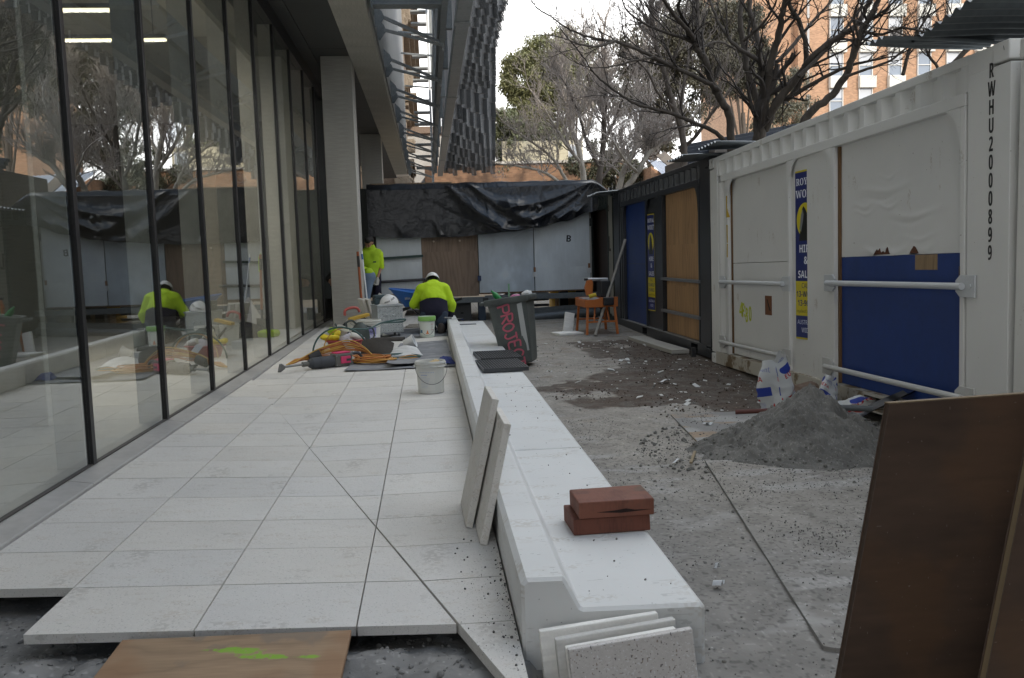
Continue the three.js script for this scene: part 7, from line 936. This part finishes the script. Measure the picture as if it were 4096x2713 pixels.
{ // kneeling worker seen from behind
  const t = thing('person', 'person in lime and navy fleece and hard hat kneeling by the far bench end', 'person', [0.06, 0.122, -14.62]);
  const h = head([0.0, 0.81, -0.43], [0, -0.55, -0.84], [0, 1, -0.2]);
  const torso = [bn([0, 0.34, -0.02], [0, 0.52, -0.1], 0.165, 0.17), bn([-0.04, 0.56, -0.12], [-0.07, 0.70, -0.22], 0.15, 0.13), bn([0.04, 0.56, -0.12], [0.07, 0.70, -0.22], 0.15, 0.13), bn([-0.17, 0.72, -0.22], [0.17, 0.72, -0.22], 0.085, 0.085), bn([0, 0.74, -0.24], [0, 0.79, -0.36], 0.07, 0.058)];
  const armR = [bn([0.2, 0.71, -0.22], [0.30, 0.46, -0.17], 0.078, 0.06), bn([0.30, 0.46, -0.17], [0.265, 0.26, -0.27], 0.058, 0.044)], armL = [bn([-0.2, 0.71, -0.22], [-0.32, 0.48, -0.24], 0.078, 0.06), bn([-0.32, 0.48, -0.24], [-0.14, 0.42, -0.47], 0.058, 0.044)];
  const legs = [-1, 1].flatMap((s) => [bn([s * 0.1, 0.3, 0.0], [s * 0.15, 0.1, -0.34], 0.115, 0.075), bn([s * 0.15, 0.075, -0.34], [s * 0.11, 0.085, 0.1], 0.066, 0.052), bn([s * 0.1, 0.31, 0.03], [s * 0.11, 0.2, 0.06], 0.115, 0.09)]);
  const body = [...torso.map((b) => ({ ...b, ra: b.ra - 0.01, rb: b.rb - 0.01 })), ...armR, ...armL, ...legs, ...h.b], hands = [fieldMesh(hand([0.263, 0.25, -0.275], [-0.05, -0.85, -0.4], [0.3, 0.3, -0.9], 0.6), 0.0045, 0.01), fieldMesh(hand([-0.13, 0.415, -0.48], [0.6, -0.5, -0.6], [0.7, 0.2, 0.6], 0.6), 0.0045, 0.01)];
  mesh('body', [fieldMesh(body, 0.014, 0.03, -0.012), ...hands], skinM, t);
  const sleeve = (a) => [a[0], { ...a[1], b: a[1].a.map((v, i) => mix(v, a[1].b[i], 0.75)), rb: mix(a[1].ra, a[1].rb, 0.75) }], cuff = (a) => [bn(a[1].a.map((v, i) => mix(v, a[1].b[i], 0.62)), a[1].b.map((v, i) => mix(a[1].a[i], v, 0.99)), 0.057, 0.05)];
  mesh('fleece_top', fieldMesh([...torso.slice(1, 4), bn([0, 0.53, -0.1], [0, 0.56, -0.12], 0.172, 0.17), ...sleeve(armR), ...sleeve(armL), bn([-0.03, 0.80, -0.285], [0.03, 0.80, -0.285], 0.065, 0.065)], 0.013, 0.035, 0.018, 0.032, (p) => Math.abs(p[0]) < 0.225 ? 0.59 - 1.6 * p[0] * p[0] - p[1] : -1), limeM, t);
  mesh('fleece_lower', fieldMesh([bn([-0.05, 0.34, -0.02], [-0.055, 0.6, -0.14], 0.172, 0.158), bn([0.05, 0.34, -0.02], [0.055, 0.6, -0.14], 0.172, 0.158), bn([-0.07, 0.30, 0.0], [0.07, 0.30, 0.0], 0.13, 0.13), ...cuff(armR), ...cuff(armL)], 0.013, 0.04, 0.016, 0.014, (p) => p[1] - 0.605 + 1.6 * p[0] * p[0]), navyM, t);
  mesh('jeans', fieldMesh(legs, 0.013, 0.03, 0.014, 0.014), jeanM, t);
  for (const s of [-1, 1]) mesh('boot', fieldMesh([bn([s * 0.11, 0.08, 0.09], [s * 0.11, 0.075, 0.18], 0.056, 0.05), bn([s * 0.11, 0.13, 0.2], [s * 0.11, 0.035, 0.21], 0.04, 0.045)], 0.012, 0.02, 0.008), bootM, t);
  mesh('hair', fieldMesh([bn(h.at(0, 0.045, -0.035), h.at(0, 0.0, -0.055), 0.08, 0.06)], 0.01, 0.02, 0.006), hairM, t);
  helmet('white hard hat worn by the kneeling person', [0.06, 0.995, -15.035], [-0.62, Math.PI, 0], 1.02);
}
{ // standing worker half hidden by the column
  const t = thing('person', 'dark haired person in lime vest standing beyond the column looking down', 'person', [-1.17, 0.145, -18.1]), h = head([-0.01, 1.56, 0.05], [-0.45, -0.5, 0.75], [0, 1, 0.3]);
  const torso = [bn([0, 0.95, 0], [0, 1.12, 0], 0.145, 0.14), bn([-0.06, 1.14, 0.0], [-0.08, 1.32, 0.0], 0.12, 0.105), bn([0.06, 1.14, 0], [0.08, 1.32, 0], 0.12, 0.105), bn([-0.15, 1.36, 0], [0.15, 1.36, 0], 0.07, 0.07), bn([0, 1.38, 0.01], [0, 1.47, 0.03], 0.055, 0.052)];
  const armR = [bn([0.19, 1.34, 0], [0.21, 1.08, 0.02], 0.056, 0.046), bn([0.21, 1.08, 0.02], [0.13, 0.86, 0.12], 0.044, 0.033)], armL = [bn([-0.19, 1.34, 0], [-0.23, 1.08, 0.05], 0.056, 0.046), bn([-0.23, 1.08, 0.05], [-0.2, 0.86, 0.18], 0.044, 0.033)];
  const legs = [-1, 1].flatMap((s) => [bn([s * 0.09, 0.92, 0], [s * 0.11, 0.5, 0.02], 0.095, 0.062), bn([s * 0.11, 0.5, 0.02], [s * 0.12, 0.09, -0.02], 0.06, 0.042)]), feet = [-1, 1].map((s) => bn([s * 0.12, 0.05, -0.03], [s * 0.13, 0.035, 0.15], 0.05, 0.04));
  mesh('body', [fieldMesh([...torso, ...armR, ...armL, ...legs, ...feet, ...h.b], 0.016, 0.03, -0.008), fieldMesh(h.b, 0.006, 0.016)], skinM, t);
  mesh('polo_shirt', fieldMesh([...torso.slice(0, 4), armR[0], armL[0]], 0.014, 0.035, 0.014, 0.012), limeM, t); mesh('vest', fieldMesh([...torso.slice(0, 4), bn([0, 1.42, 0.0], [0, 1.46, 0.0], 0.075, 0.085)], 0.014, 0.035, 0.026, 0.012), limeM2, t); mesh('emblem', box(0.06, 0.12, 1.17, 1.20, 0.165, 0.172, 0.002), M(0.05, 0.09, 0.06), t);
  mesh('trousers', fieldMesh(legs, 0.014, 0.03, 0.018, 0.012), navyM, t); for (const f of feet) mesh('boot', fieldMesh([f], 0.012, 0.02, 0.012), bootM, t);
  mesh('hair', fieldMesh([bn(h.at(0, 0.06, -0.035), h.at(0, 0.085, 0.03), 0.083, 0.062), bn(h.at(0, 0.05, -0.05), h.at(0, 0.0, -0.06), 0.075, 0.055)], 0.008, 0.02, 0.006, 0.012), hairM, t); for (const s of [-1, 1]) mesh('eye', new THREE.SphereGeometry(0.009, 8, 6).translate(...h.at(s * 0.031, 0.01, 0.087)), M(0.02, 0.015, 0.012, 0.3), t);
  mesh('glove', fieldMesh(hand([0.128, 0.85, 0.125], [-0.2, -0.9, 0.35], [0.9, -0.2, 0.1], 0.5, 1.15), 0.0055, 0.01), gloveM, t); mesh('glove', fieldMesh(hand([-0.2, 0.85, 0.185], [0.1, -0.9, 0.4], [0.9, 0.1, 0.1], 0.5, 1.15), 0.0055, 0.01), gloveM, t);
}
{ // stooping worker mostly behind the column
  const t = thing('person', 'person in lime vest and pale jeans stooping to lift a slab behind the column', 'person', [-1.22, 0.14, -17.6]), h = head([-0.66, 0.86, 0.06], [-0.6, -0.8, 0.05], [-0.7, 0.6, 0]);
  const torso = [bn([0, 0.92, 0], [-0.16, 0.99, 0.0], 0.135, 0.135), bn([-0.2, 1.0, -0.06], [-0.40, 0.98, -0.08], 0.115, 0.105), bn([-0.2, 1.0, 0.06], [-0.40, 0.98, 0.08], 0.115, 0.105), bn([-0.45, 0.97, -0.15], [-0.45, 0.97, 0.15], 0.07, 0.07), bn([-0.47, 0.96, 0], [-0.58, 0.92, 0.03], 0.055, 0.052)];
  const arms = [-1, 1].flatMap((s) => [bn([-0.46, 0.95, s * 0.18], [-0.42, 0.70, s * 0.22], 0.055, 0.046), bn([-0.42, 0.70, s * 0.22], [-0.42, 0.47, s * 0.16], 0.044, 0.033)]);
  const legs = [-1, 1].flatMap((s) => [bn([0.02, 0.9, s * 0.09], [-0.05, 0.48, s * 0.12], 0.11, 0.068), bn([-0.05, 0.48, s * 0.12], [0.02, 0.09, s * 0.12], 0.062, 0.045)]), feet = [-1, 1].map((s) => bn([0.03, 0.05, s * 0.12], [-0.15, 0.035, s * 0.13], 0.05, 0.04));
  mesh('body', [fieldMesh([...torso, ...arms, ...legs, ...feet, ...h.b], 0.016, 0.03, -0.008), fieldMesh(h.b, 0.006, 0.016)], skinM, t);
  mesh('vest', fieldMesh([...torso.slice(0, 4), arms[0], arms[2]], 0.015, 0.035, 0.02, 0.012), limeM, t); mesh('vest_trim', fieldMesh([bn([0.03, 0.98, -0.1], [0.03, 0.98, 0.1], 0.085, 0.085)], 0.012, 0.02, 0.012), limeM2, t);
  mesh('jeans', fieldMesh([...legs, bn([0.03, 0.9, -0.07], [0.03, 0.9, 0.07], 0.12, 0.12)], 0.015, 0.03, 0.016, 0.014), paleJean, t); for (const f of feet) mesh('boot', fieldMesh([f], 0.012, 0.02, 0.012), bootM, t);
  mesh('hair', fieldMesh([bn(h.at(0, 0.06, -0.035), h.at(0, 0.085, 0.03), 0.083, 0.062)], 0.01, 0.02, 0.008), hairM, t); for (const s of [-1, 1]) mesh('glove', fieldMesh(hand([-0.42, 0.46, s * 0.158], [0, -1, 0], [0.3, 0, 1], 0.7, 1.12), 0.0055, 0.01), gloveM, t);
}
renderer.render(scene, camera);
